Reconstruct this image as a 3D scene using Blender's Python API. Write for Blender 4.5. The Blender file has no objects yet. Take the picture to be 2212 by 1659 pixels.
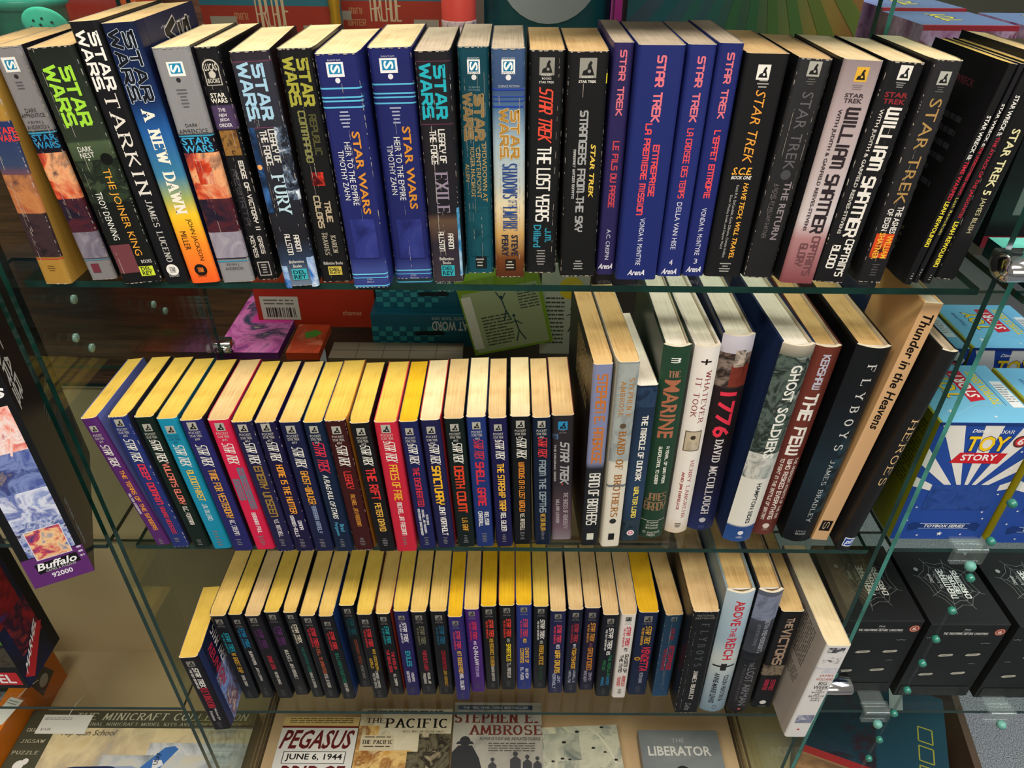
import bpy, math, random
from mathutils import Vector, Matrix

# ------------------------------------------------------------------ camera, sky, lights, exposure
scene = bpy.context.scene
COL = scene.collection
F_PX = 1548.67
cam_data = bpy.data.cameras.new('camera')
cam_data.sensor_fit = 'HORIZONTAL'
cam_data.sensor_width = 36.0
cam_data.lens = 36.0 * F_PX / 2212.0
cam_data.clip_start = 0.02
cam = bpy.data.objects.new('camera', cam_data)
COL.objects.link(cam)
PITCH, YAW, ROLL = 0.6083, 0.0059, 0.0115
_f = Vector((math.sin(YAW) * math.cos(PITCH), math.cos(YAW) * math.cos(PITCH), -math.sin(PITCH)))
_r = Vector((math.cos(YAW), -math.sin(YAW), 0))
_u = _r.cross(_f)
_r2 = math.cos(ROLL) * _r + math.sin(ROLL) * _u
_u2 = -math.sin(ROLL) * _r + math.cos(ROLL) * _u
cam.matrix_world = Matrix(((_r2.x, _u2.x, -_f.x, 0), (_r2.y, _u2.y, -_f.y, -0.54), (_r2.z, _u2.z, -_f.z, 1.60), (0, 0, 0, 1)))
scene.camera = cam

vs = scene.view_settings
scene.display_settings.display_device = 'sRGB'
vs.view_transform = 'Standard'
vs.look = 'None'
vs.gamma = 1.0
vs.use_curve_mapping = False
vs.exposure = 0.0

world = bpy.data.worlds.new('shop_air')
scene.world = world
world.use_nodes = True
world.node_tree.nodes['Background'].inputs[0].default_value = (1.0, 0.93, 0.84, 1)
world.node_tree.nodes['Background'].inputs[1].default_value = 0.22

def area(name, loc, target, sx, sy, watts, colour):
    d = bpy.data.lights.new(name, 'AREA')
    d.shape = 'RECTANGLE'; d.size = sx; d.size_y = sy; d.energy = watts; d.color = colour
    o = bpy.data.objects.new(name, d); COL.objects.link(o)
    o.location = loc
    o.rotation_euler = (Vector(target) - Vector(loc)).to_track_quat('-Z', 'Y').to_euler()
    return o
# ceiling lamps of the shop: one row over the aisle in front, one over the aisle behind
area('ceiling_lamp_front', (-0.25, -0.85, 2.75), (-0.25, -0.2, 0.9), 1.8, 0.30, 46, (1.0, 0.90, 0.76))
area('ceiling_lamp_rear', (-0.3, 1.05, 2.75), (-0.3, 0.3, 0.9), 2.2, 0.30, 44, (1.0, 0.90, 0.76))
area('ceiling_lamp_right', (1.5, -0.3, 2.75), (1.0, 0.2, 0.9), 0.6, 1.2, 34, (0.92, 0.96, 1.0))
area('window_daylight', (0.2, -2.6, 2.1), (0.0, 0.0, 1.0), 2.6, 1.2, 14, (1.0, 0.95, 0.88))

# ------------------------------------------------------------------ materials
def lin(h):
    o = []
    for i in (0, 2, 4):
        c = int(h[i:i + 2], 16) / 255
        o.append(c / 12.92 if c <= .04045 else ((c + .055) / 1.055) ** 2.4)
    return (*o, 1.0)
_mc = {}
def new_mat(name):
    m = bpy.data.materials.new(name); m.use_nodes = True
    nt = m.node_tree; return m, nt, nt.nodes['Principled BSDF']
def flat(h, rough=.45, spec=.22, metal=0.0):
    k = ('f', h, rough, metal)
    if k not in _mc:
        m, nt, b = new_mat('ink_' + h)
        b.inputs['Base Color'].default_value = lin(h); b.inputs['Roughness'].default_value = rough
        b.inputs['Specular IOR Level'].default_value = spec; b.inputs['Metallic'].default_value = metal
        _mc[k] = m
    return _mc[k]
def ramp_mat(stops, height):
    """printed cover whose ink changes from top to bottom"""
    k = ('r', tuple(stops), round(height, 4))
    if k in _mc: return _mc[k]
    m, nt, b = new_mat('printed_gradient')
    tc = nt.nodes.new('ShaderNodeTexCoord'); sp = nt.nodes.new('ShaderNodeSeparateXYZ')
    ma = nt.nodes.new('ShaderNodeMath'); ma.operation = 'MULTIPLY_ADD'
    ma.inputs[1].default_value = -1 / height; ma.inputs[2].default_value = 1.0
    nt.links.new(tc.outputs['Object'], sp.inputs[0]); nt.links.new(sp.outputs['Z'], ma.inputs[0])
    cr = nt.nodes.new('ShaderNodeValToRGB'); el = cr.color_ramp.elements
    while len(el) > 1: el.remove(el[-1])
    for i, (p, c) in enumerate(stops):
        e = el[0] if i == 0 else el.new(p)
        e.position = p; e.color = lin(c)
    nt.links.new(ma.outputs[0], cr.inputs[0])
    nt.links.new(cr.outputs[0], b.inputs['Base Color'])
    b.inputs['Roughness'].default_value = .45; b.inputs['Specular IOR Level'].default_value = .22
    _mc[k] = m; return m
def blotch(cols, scale, rough=.42):
    """printed picture: a noise field run through a few inks"""
    k = ('b', tuple(cols), scale)
    if k in _mc: return _mc[k]
    m, nt, b = new_mat('printed_picture')
    tc = nt.nodes.new('ShaderNodeTexCoord')
    n = nt.nodes.new('ShaderNodeTexNoise'); n.inputs['Scale'].default_value = scale
    n.inputs['Detail'].default_value = 5; n.inputs['Roughness'].default_value = .6; n.inputs['Distortion'].default_value = .8
    cr = nt.nodes.new('ShaderNodeValToRGB'); el = cr.color_ramp.elements
    N = len(cols)
    for i, c in enumerate(cols):
        p = .33 + .34 * i / max(1, N - 1)
        e = el[i] if i < 2 else el.new(p)
        e.position = p; e.color = lin(c)
    nt.links.new(tc.outputs['Object'], n.inputs['Vector'])
    nt.links.new(n.outputs[0], cr.inputs[0]); nt.links.new(cr.outputs[0], b.inputs['Base Color'])
    b.inputs['Roughness'].default_value = rough; b.inputs['Specular IOR Level'].default_value = .22
    _mc[k] = m; return m
PAPER = dict(tan=('cdaf80', 'b08d5e'), cream=('dcc8a0', 'c0a478'), yellow=('d2b052', 'b4913c'), deepyellow=('d6a820', 'b88a18'),
             straw=('d2b068', 'b4904a'), grey=('b9ab98', '988a78'), white=('e2ddd0', 'c4bcaa'), ochre=('cfae78', 'a98650'))
def paper(kind, seed=0):
    k = ('p', kind, seed)
    if k in _mc: return _mc[k]
    a, c = PAPER[kind]
    m, nt, b = new_mat('page_edges_' + kind)
    tc = nt.nodes.new('ShaderNodeTexCoord'); mp = nt.nodes.new('ShaderNodeMapping')
    mp.inputs['Scale'].default_value = (1600, 14, 6); mp.inputs['Location'].default_value = (seed * 3.7, seed, 0)
    n = nt.nodes.new('ShaderNodeTexNoise'); n.inputs['Scale'].default_value = 1; n.inputs['Detail'].default_value = 3
    n2 = nt.nodes.new('ShaderNodeTexNoise'); n2.inputs['Scale'].default_value = 35; n2.inputs['Detail'].default_value = 3
    ad = nt.nodes.new('ShaderNodeMath'); ad.operation = 'MULTIPLY_ADD'; ad.inputs[1].default_value = .55
    mu = nt.nodes.new('ShaderNodeMath'); mu.operation = 'MULTIPLY'; mu.inputs[1].default_value = .5
    cr = nt.nodes.new('ShaderNodeValToRGB'); el = cr.color_ramp.elements
    el[0].position = .34; el[0].color = lin(c); el[1].position = .56; el[1].color = lin(a)
    nt.links.new(tc.outputs['Object'], mp.inputs[0]); nt.links.new(mp.outputs[0], n.inputs['Vector'])
    nt.links.new(tc.outputs['Object'], n2.inputs['Vector'])
    nt.links.new(n2.outputs[0], mu.inputs[0])
    nt.links.new(n.outputs[0], ad.inputs[0]); nt.links.new(mu.outputs[0], ad.inputs[2])
    nt.links.new(ad.outputs[0], cr.inputs[0]); nt.links.new(cr.outputs[0], b.inputs['Base Color'])
    bp = nt.nodes.new('ShaderNodeBump'); bp.inputs['Strength'].default_value = .35; bp.inputs['Distance'].default_value = .0006
    nt.links.new(n.outputs[0], bp.inputs['Height']); nt.links.new(bp.outputs[0], b.inputs['Normal'])
    b.inputs['Roughness'].default_value = .9; b.inputs['Specular IOR Level'].default_value = .15
    _mc[k] = m; return m
def glass_mat(name, tint=(.93, .97, .95), refl=.7):
    m = bpy.data.materials.new(name); m.use_nodes = True; nt = m.node_tree; nt.nodes.clear()
    out = nt.nodes.new('ShaderNodeOutputMaterial'); mx = nt.nodes.new('ShaderNodeMixShader')
    t = nt.nodes.new('ShaderNodeBsdfTransparent'); t.inputs[0].default_value = (*tint, 1)
    g = nt.nodes.new('ShaderNodeBsdfGlossy'); g.inputs['Roughness'].default_value = .02
    # reflection of a thin pane, the same from both sides: .045 + .955 (1 - cos)^5
    ge = nt.nodes.new('ShaderNodeNewGeometry'); do = nt.nodes.new('ShaderNodeVectorMath'); do.operation = 'DOT_PRODUCT'
    nt.links.new(ge.outputs['Incoming'], do.inputs[0]); nt.links.new(ge.outputs['Normal'], do.inputs[1])
    def mth(op, a, b=None):
        k = nt.nodes.new('ShaderNodeMath'); k.operation = op
        for i, x in enumerate((a, b)):
            if x is None: continue
            if isinstance(x, (int, float)): k.inputs[i].default_value = x
            else: nt.links.new(x, k.inputs[i])
        return k.outputs[0]
    fr = mth('POWER', mth('SUBTRACT', 1.0, mth('ABSOLUTE', do.outputs['Value'])), 5.0)
    nt.links.new(mth('MULTIPLY', mth('MULTIPLY_ADD', fr, .955), refl), mx.inputs[0])
    mx.inputs[0].links[0].from_node.inputs[0].links[0].from_node.inputs[2].default_value = .045
    nt.links.new(t.outputs[0], mx.inputs[1]); nt.links.new(g.outputs[0], mx.inputs[2]); nt.links.new(mx.outputs[0], out.inputs[0])
    return m
GLASS = glass_mat('clear_glass')
PLASTIC = glass_mat('clear_plastic', (.93, .96, .95), .5)
_n = PLASTIC.node_tree; _o = [x for x in _n.nodes if x.type == 'OUTPUT_MATERIAL'][0]; _m = [x for x in _n.nodes if x.type == 'MIX_SHADER'][0]
_d = _n.nodes.new('ShaderNodeBsdfDiffuse'); _d.inputs[0].default_value = (.75, .82, .8, 1); _x = _n.nodes.new('ShaderNodeMixShader'); _x.inputs[0].default_value = .05
_n.links.new(_m.outputs[0], _x.inputs[1]); _n.links.new(_d.outputs[0], _x.inputs[2]); _n.links.new(_x.outputs[0], _o.inputs[0])
def edge_mat(name, h):
    m, nt, b = new_mat(name)
    b.inputs['Base Color'].default_value = lin(h); b.inputs['Roughness'].default_value = .18
    b.inputs['Specular IOR Level'].default_value = .6
    n = nt.nodes.new('ShaderNodeTexNoise'); n.inputs['Scale'].default_value = 24; n.inputs['Detail'].default_value = 3
    tc = nt.nodes.new('ShaderNodeTexCoord'); nt.links.new(tc.outputs['Object'], n.inputs['Vector'])
    cr = nt.nodes.new('ShaderNodeValToRGB'); c = lin(h)
    cr.color_ramp.elements[0].position = .35; cr.color_ramp.elements[0].color = tuple(x * .6 for x in c[:3]) + (1,)
    cr.color_ramp.elements[1].position = .65; cr.color_ramp.elements[1].color = tuple(min(1, x * 1.3) for x in c[:3]) + (1,)
    nt.links.new(n.outputs[0], cr.inputs[0]); nt.links.new(cr.outputs[0], b.inputs['Base Color'])
    return m
EDGE = edge_mat('glass_edge', '0e3029')
EDGE_LIT = edge_mat('glass_edge_lit', '3c8074')  # same green glass edge, with the brightness of a lit edge put into its colour
CHROME = flat('d8d8d8', .12, .5, 1.0)

# ------------------------------------------------------------------ mesh collector
class MB:
    def __init__(s): s.v = []; s.f = []; s.m = []; s.mats = []; s.sm = []
    def slot(s, mat):
        if mat not in s.mats: s.mats.append(mat)
        return s.mats.index(mat)
    def face(s, pts, mat, smooth=False):
        i = len(s.v); s.v.extend(tuple(p) for p in pts); s.f.append(tuple(range(i, i + len(pts)))); s.m.append(s.slot(mat)); s.sm.append(smooth)
    def add(s, verts, faces, mat, smooth=False):
        i = len(s.v); k = s.slot(mat); s.v.extend(tuple(p) for p in verts)
        for f in faces: s.f.append(tuple(i + a for a in f)); s.m.append(k); s.sm.append(smooth)
    def box(s, x0, x1, y0, y1, z0, z1, mat, mats=None):
        P = [(x0, y0, z0), (x1, y0, z0), (x1, y1, z0), (x0, y1, z0), (x0, y0, z1), (x1, y0, z1), (x1, y1, z1), (x0, y1, z1)]
        F = dict(bottom=(0, 3, 2, 1), top=(4, 5, 6, 7), front=(0, 1, 5, 4), right=(1, 2, 6, 5), back=(2, 3, 7, 6), left=(3, 0, 4, 7))
        i = len(s.v); s.v.extend(P)
        for k, f in F.items():
            s.f.append(tuple(i + a for a in f)); s.m.append(s.slot((mats or {}).get(k, mat))); s.sm.append(False)
    def tube(s, pts, r, mat, n=10, closed=False):
        rings = []; N = len(pts); pts = [Vector(p) for p in pts]
        for i, p in enumerate(pts):
            a = pts[i - 1] if (i or closed) else p; b = pts[(i + 1) % N] if (i < N - 1 or closed) else p
            d = (b - a).normalized(); u = d.orthogonal().normalized() if not rings else (pu - d * pu.dot(d)).normalized()
            pu = u; w = d.cross(u); rr = r[i] if isinstance(r, (list, tuple)) else r
            rings.append([p + (u * math.cos(2 * math.pi * k / n) + w * math.sin(2 * math.pi * k / n)) * rr for k in range(n)])
        V = [q for R in rings for q in R]; Fs = []
        for i in range(N if closed else N - 1):
            j = (i + 1) % N
            for k in range(n): Fs.append((i * n + k, i * n + (k + 1) % n, j * n + (k + 1) % n, j * n + k))
        if not closed: Fs += [tuple(range(n))[::-1], tuple((N - 1) * n + k for k in range(n))]
        s.add(V, Fs, mat, True)
    def lathe(s, prof, mat, n=24, at=(0, 0, 0), sx=1, sy=1):
        V = []; Fs = []; N = len(prof)
        for r, z in prof:
            for k in range(n): V.append((at[0] + sx * r * math.cos(2 * math.pi * k / n), at[1] + sy * r * math.sin(2 * math.pi * k / n), at[2] + z))
        for i in range(N - 1):
            for k in range(n): Fs.append((i * n + k, i * n + (k + 1) % n, (i + 1) * n + (k + 1) % n, (i + 1) * n + k))
        Fs += [tuple(range(n))[::-1], tuple((N - 1) * n + k for k in range(n))]
        s.add(V, Fs, mat, True)
    def build(s, name, parent=None):
        me = bpy.data.meshes.new(name); me.from_pydata(s.v, [], s.f)
        me.polygons.foreach_set('material_index', s.m); me.polygons.foreach_set('use_smooth', s.sm)
        for m in s.mats: me.materials.append(m)
        me.update(); o = bpy.data.objects.new(name, me); COL.objects.link(o)
        if parent: o.parent = parent
        return o
def bevel(o, w, n=2):
    b = o.modifiers.new('soft_edges', 'BEVEL'); b.width = w; b.segments = n; b.limit_method = 'ANGLE'
    return o
def tag(o, label, cat, group=None, kind=None):
    o['label'] = label; o['category'] = cat
    if group: o['group'] = group
    if kind: o['kind'] = kind
    return o
def thing(name, label, cat, loc, rot=(0, 0, 0), group=None):
    o = bpy.data.objects.new(name, None); COL.objects.link(o); o.empty_display_size = .02
    o.location = loc; o.rotation_euler = rot
    return tag(o, label, cat, group)

# ------------------------------------------------------------------ lettering
def _arc(cx, cy, rx, ry, a0, a1, n=9):
    return [(cx + rx * math.cos(math.radians(a0 + (a1 - a0) * i / n)), cy + ry * math.sin(math.radians(a0 + (a1 - a0) * i / n))) for i in range(n + 1)]
_O = [(.2, 0), (0, .12), (0, .88), (.2, 1), (.8, 1), (1, .88), (1, .12), (.8, 0), (.2, 0)]
_S = [(1, 1), (.2, 1), (0, .88), (0, .62), (.2, .52), (.8, .52), (1, .42), (1, .12), (.8, 0), (0, 0)]
_P = [(0, 0), (0, 1), (.8, 1), (1, .88), (1, .57), (.8, .45), (0, .45)]
TECH = {'A': [[(0, 0), (0, .85), (.2, 1), (.8, 1), (1, .85), (1, 0)], [(0, .42), (1, .42)]],
        'B': [[(0, 0), (0, 1), (.8, 1), (1, .88), (1, .62), (.85, .52), (1, .42), (1, .12), (.8, 0), (0, 0)], [(0, .52), (.85, .52)]],
        'C': [[(1, 1), (.2, 1), (0, .88), (0, .12), (.2, 0), (1, 0)]], 'D': [[(0, 0), (0, 1), (.75, 1), (1, .85), (1, .15), (.75, 0), (0, 0)]],
        'E': [[(1, 1), (0, 1), (0, 0), (1, 0)], [(0, .52), (.85, .52)]], 'F': [[(1, 1), (0, 1), (0, 0)], [(0, .52), (.85, .52)]],
        'G': [[(1, 1), (.2, 1), (0, .88), (0, .12), (.2, 0), (1, 0), (1, .48), (.55, .48)]], 'H': [[(0, 0), (0, 1)], [(1, 0), (1, 1)], [(0, .5), (1, .5)]],
        'I': [[(.5, 0), (.5, 1)]], 'J': [[(1, 1), (1, .12), (.8, 0), (.2, 0), (0, .15)]], 'K': [[(0, 0), (0, 1)], [(1, 1), (.1, .5), (1, 0)]],
        'L': [[(0, 1), (0, 0), (1, 0)]], 'M': [[(0, 0), (0, 1), (.85, 1), (1, .9), (1, 0)], [(.5, 1), (.5, .1)]], 'N': [[(0, 0), (0, 1), (.8, 1), (1, .88), (1, 0)]],
        'O': [_O], 'P': [_P], 'Q': [_O, [(.6, .25), (1, 0)]], 'R': [_P, [(.5, .45), (1, 0)]], 'S': [_S], 'T': [[(0, 1), (1, 1)], [(.5, 1), (.5, 0)]],
        'U': [[(0, 1), (0, .12), (.2, 0), (.8, 0), (1, .12), (1, 1)]], 'V': [[(0, 1), (.5, 0), (1, 1)]], 'W': [[(0, 1), (0, .1), (.15, 0), (1, 0), (1, 1)], [(.5, .9), (.5, 0)]],
        'X': [[(0, 0), (1, 1)], [(0, 1), (1, 0)]], 'Y': [[(0, 1), (0, .6), (.2, .48), (.8, .48), (1, .6), (1, 1)], [(.5, .48), (.5, 0)]], 'Z': [[(0, 1), (1, 1), (0, 0), (1, 0)]],
        '0': [_O], '1': [[(.2, .85), (.5, 1), (.5, 0)]], '2': [[(0, 1), (.8, 1), (1, .88), (1, .6), (.8, .5), (.2, .5), (0, .4), (0, 0), (1, 0)]],
        '3': [[(0, 1), (1, 1), (1, 0), (0, 0)], [(.2, .52), (1, .52)]], '4': [[(0, 1), (0, .45), (1, .45)], [(1, 1), (1, 0)]],
        '5': [[(1, 1), (0, 1), (0, .52), (.8, .52), (1, .42), (1, .12), (.8, 0), (0, 0)]], '6': [[(1, 1), (.2, 1), (0, .88), (0, 0), (1, 0), (1, .5), (0, .5)]],
        '7': [[(0, 1), (1, 1), (.5, 0)]], '8': [_O, [(0, .52), (1, .52)]], '9': [[(1, .5), (0, .5), (0, 1), (1, 1), (1, 0), (0, 0)]],
        '.': [[(.5, 0), (.5, .12)]], ',': [[(.5, -.1), (.5, .12)]], "'": [[(.5, 1), (.5, .78)]], '-': [[(.1, .5), (.9, .5)]], ':': [[(.5, .2), (.5, .34)], [(.5, .7), (.5, .84)]],
        '#': [[(.3, 0), (.3, 1)], [(.7, 0), (.7, 1)], [(0, .35), (1, .35)], [(0, .68), (1, .68)]], '&': [[(1, 0), (.1, .75), (.3, 1), (.7, 1), (.7, .75), (0, .3), (.1, 0), (.7, 0), (1, .4)]]}
_so = _arc(.5, .5, .5, .5, 90, 450, 20)
SERIF = dict(TECH)
SERIF.update({'A': [[(0, 0), (.5, 1), (1, 0)], [(.2, .36), (.8, .36)]], 'O': [_so], '0': [_so], 'C': [_arc(.55, .5, .55, .5, 50, 310, 16)],
              'G': [_arc(.55, .5, .55, .5, 50, 340, 16), [(1.0, .38), (1.0, .05)]], 'D': [[(.1, 0), (.1, 1)], [(.1, 1), (.4, 1)] + _arc(.4, .5, .6, .5, 90, -90, 12) + [(.1, 0)]],
              'B': [[(.1, 0), (.1, 1)], [(.1, 1), (.5, 1)] + _arc(.5, .77, .38, .23, 90, -90, 8) + [(.1, .54)], [(.5, .54)] + _arc(.5, .27, .45, .27, 90, -90, 8) + [(.1, 0)]],
              'P': [[(.1, 0), (.1, 1)], [(.1, 1), (.5, 1)] + _arc(.5, .74, .42, .26, 90, -90, 8) + [(.1, .48)]],
              'R': [[(.1, 0), (.1, 1)], [(.1, 1), (.5, 1)] + _arc(.5, .75, .4, .25, 90, -90, 8) + [(.1, .5)], [(.45, .5), (1, 0)]],
              'S': [_arc(.5, .75, .42, .25, 30, 270, 10) + _arc(.5, .25, .46, .25, 90, -150, 10)], 'U': [[(.05, 1), (.05, .35)] + _arc(.5, .35, .45, .35, 180, 360, 10) + [(.95, 1)]],
              'M': [[(.05, 0), (.12, 1), (.5, .1), (.88, 1), (.95, 0)]], 'N': [[(.08, 0), (.08, 1)], [(.08, 1), (.92, 0)], [(.92, 0), (.92, 1)]], 'W': [[(0, 1), (.27, 0), (.5, .9), (.73, 0), (1, 1)]],
              'Y': [[(0, 1), (.5, .45), (1, 1)], [(.5, .45), (.5, 0)]], 'V': [[(0, 1), (.5, 0), (1, 1)]], 'J': [[(.7, 1), (.7, .25)] + _arc(.35, .25, .35, .25, 0, -150, 8)], 'H': [[(.05, 0), (.05, 1)], [(.95, 0), (.95, 1)], [(.05, .5), (.95, .5)]],
              'E': [[(.1, 0), (.1, 1)], [(.1, 1), (.95, 1)], [(.1, .52), (.7, .52)], [(.1, 0), (1, 0)]], 'F': [[(.1, 0), (.1, 1)], [(.1, 1), (.95, 1)], [(.1, .52), (.7, .52)]], 'L': [[(.1, 1), (.1, 0)], [(.1, 0), (1, 0)]],
              'T': [[(.5, 0), (.5, 1)], [(0, 1), (1, 1)]], 'I': [[(.5, 0), (.5, 1)]], 'K': [[(.1, 0), (.1, 1)], [(.95, 1), (.12, .48)], [(.3, .6), (1, 0)]]})
WIDE = {'I': .4, '1': .5, '.': .3, ',': .3, "'": .3, ':': .3, 'M': 1.3, 'W': 1.3, ' ': .55}
def stroke_text(txt, L, G, style):
    """lettering drawn as pen strokes, filling a box L long and G high; returns polygons"""
    serif = 's' in style; tab = SERIF if serif else LOGO if 'L' in style else TECH; bold = 'b' in style
    txt = txt.upper(); gap = .34 if not serif else .42
    ws = [WIDE.get(c, 1.0) for c in txt]; tot = sum(ws) + gap * (len(txt) - 1); cell = L / tot
    sw = min(G * (.2 if not serif else .17), cell * (.36 if not serif else .34)) * (1.15 if bold else 1.0)
    thin = sw if not serif else sw * .38
    slant = .22 * G if 'i' in style else 0
    out = []; x = 0
    for ch, w in zip(txt, ws):
        for line in tab.get(ch, []):
            pts = [(x + px * w * cell * (1 - 0) , sw * .5 + py * (G - sw)) for px, py in line]
            for (ax, ay), (bx, by) in zip(pts, pts[1:]):
                dx, dy = bx - ax, by - ay; l = math.hypot(dx, dy)
                if l < 1e-9: continue
                ww = thin + (sw - thin) * abs(dy) / l; hx, hy = -dy / l * ww / 2, dx / l * ww / 2
                e = ww * .42 if not serif else thin * .3; ex, ey = dx / l * e, dy / l * e
                out.append([(ax - ex + hx, ay - ey + hy), (bx + ex + hx, by + ey + hy), (bx + ex - hx, by + ey - hy), (ax - ex - hx, ay - ey - hy)])
            if serif:
                for (px, py), (qx, qy), (ux, uy) in ((pts[0], pts[1], line[0]), (pts[-1], pts[-2], line[-1])):
                    if uy in (0, 1) and abs(qy - py) > abs(qx - px) * .8:
                        s_ = max(sw * .95, cell * .2); out.append([(px - s_, py - thin / 2), (px + s_, py - thin / 2), (px + s_, py + thin / 2), (px - s_, py + thin / 2)])
                    elif ux > .6 and uy in (0, 1) and ch in 'ETFLCZ':
                        d = -1 if uy else 1; out.append([(px - thin, py), (px + thin * .2, py), (px + thin * .2, py + d * G * .2), (px - thin * .3, py + d * G * .2)])
        x += (w + gap) * cell
    if slant: out = [[(a + slant * (b / G - .5), b) for a, b in q] for q in out]
    return out
_tc = {}
def font_polys(txt, bold):
    k = (txt, bold)
    if k not in _tc:
        cu = bpy.data.curves.new('glyphs', 'FONT'); cu.body = txt; cu.resolution_u = 2; cu.fill_mode = 'FRONT'
        if bold: cu.offset = .022
        ob = bpy.data.objects.new('glyphs', cu); me = bpy.data.meshes.new_from_object(ob)
        V = [(v.co.x, v.co.y) for v in me.vertices]; P = [tuple(p.vertices) for p in me.polygons]
        bpy.data.objects.remove(ob); bpy.data.curves.remove(cu); bpy.data.meshes.remove(me)
        xs = [p[0] for p in V] or [0]; ys = [p[1] for p in V] or [0]
        x0, x1, y0, y1 = min(xs), max(xs), min(ys), max(ys)
        V = [((a - x0) / max(1e-6, x1 - x0), (b - y0) / max(1e-6, y1 - y0)) for a, b in V]
        _tc[k] = (V, P)
    return _tc[k]
def text_polys(txt, L, G, style):
    if 't' in style or 's' in style: return stroke_text(txt, L, G, style)
    V, P = font_polys(txt, 'b' in style or 'h' in style)
    sl = .25 * G if ('i' in style or 'h' in style) else 0
    return [[(V[i][0] * L + sl * (V[i][1] - .5), V[i][1] * G) for i in p] for p in P]
LOGO = dict(TECH, A=[[(0, 0), (.38, 1), (.62, 1), (1, 0)], [(.2, .3), (.8, .3)]], W=[[(0, 1), (.22, 0), (.5, .75), (.78, 0), (1, 1)]])
def block_logo(L, G):
    """two stacked rows of heavy linked capitals with run-out bars"""
    out = []
    for row, word in ((1, 'STAR'), (0, 'WARS')):
        y0 = G * .54 * row; g = G * .46
        if row: px, pl = L * .04, L * .92
        else: px, pl = 0, L * .94
        out += [[(a + px, b + y0) for a, b in q] for q in stroke_text(word, pl, g, 'tbL')]
        bar = g * .2
        if row:
            out.append([(0, y0 + g - bar), (L * .1, y0 + g - bar), (L * .1, y0 + g), (0, y0 + g)])
            out.append([(L * .9, y0), (L, y0), (L, y0 + bar), (L * .9, y0 + bar)])
        else: out.append([(L * .88, y0), (L, y0), (L, y0 + bar), (L * .88, y0 + bar)])
    return out

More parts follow.
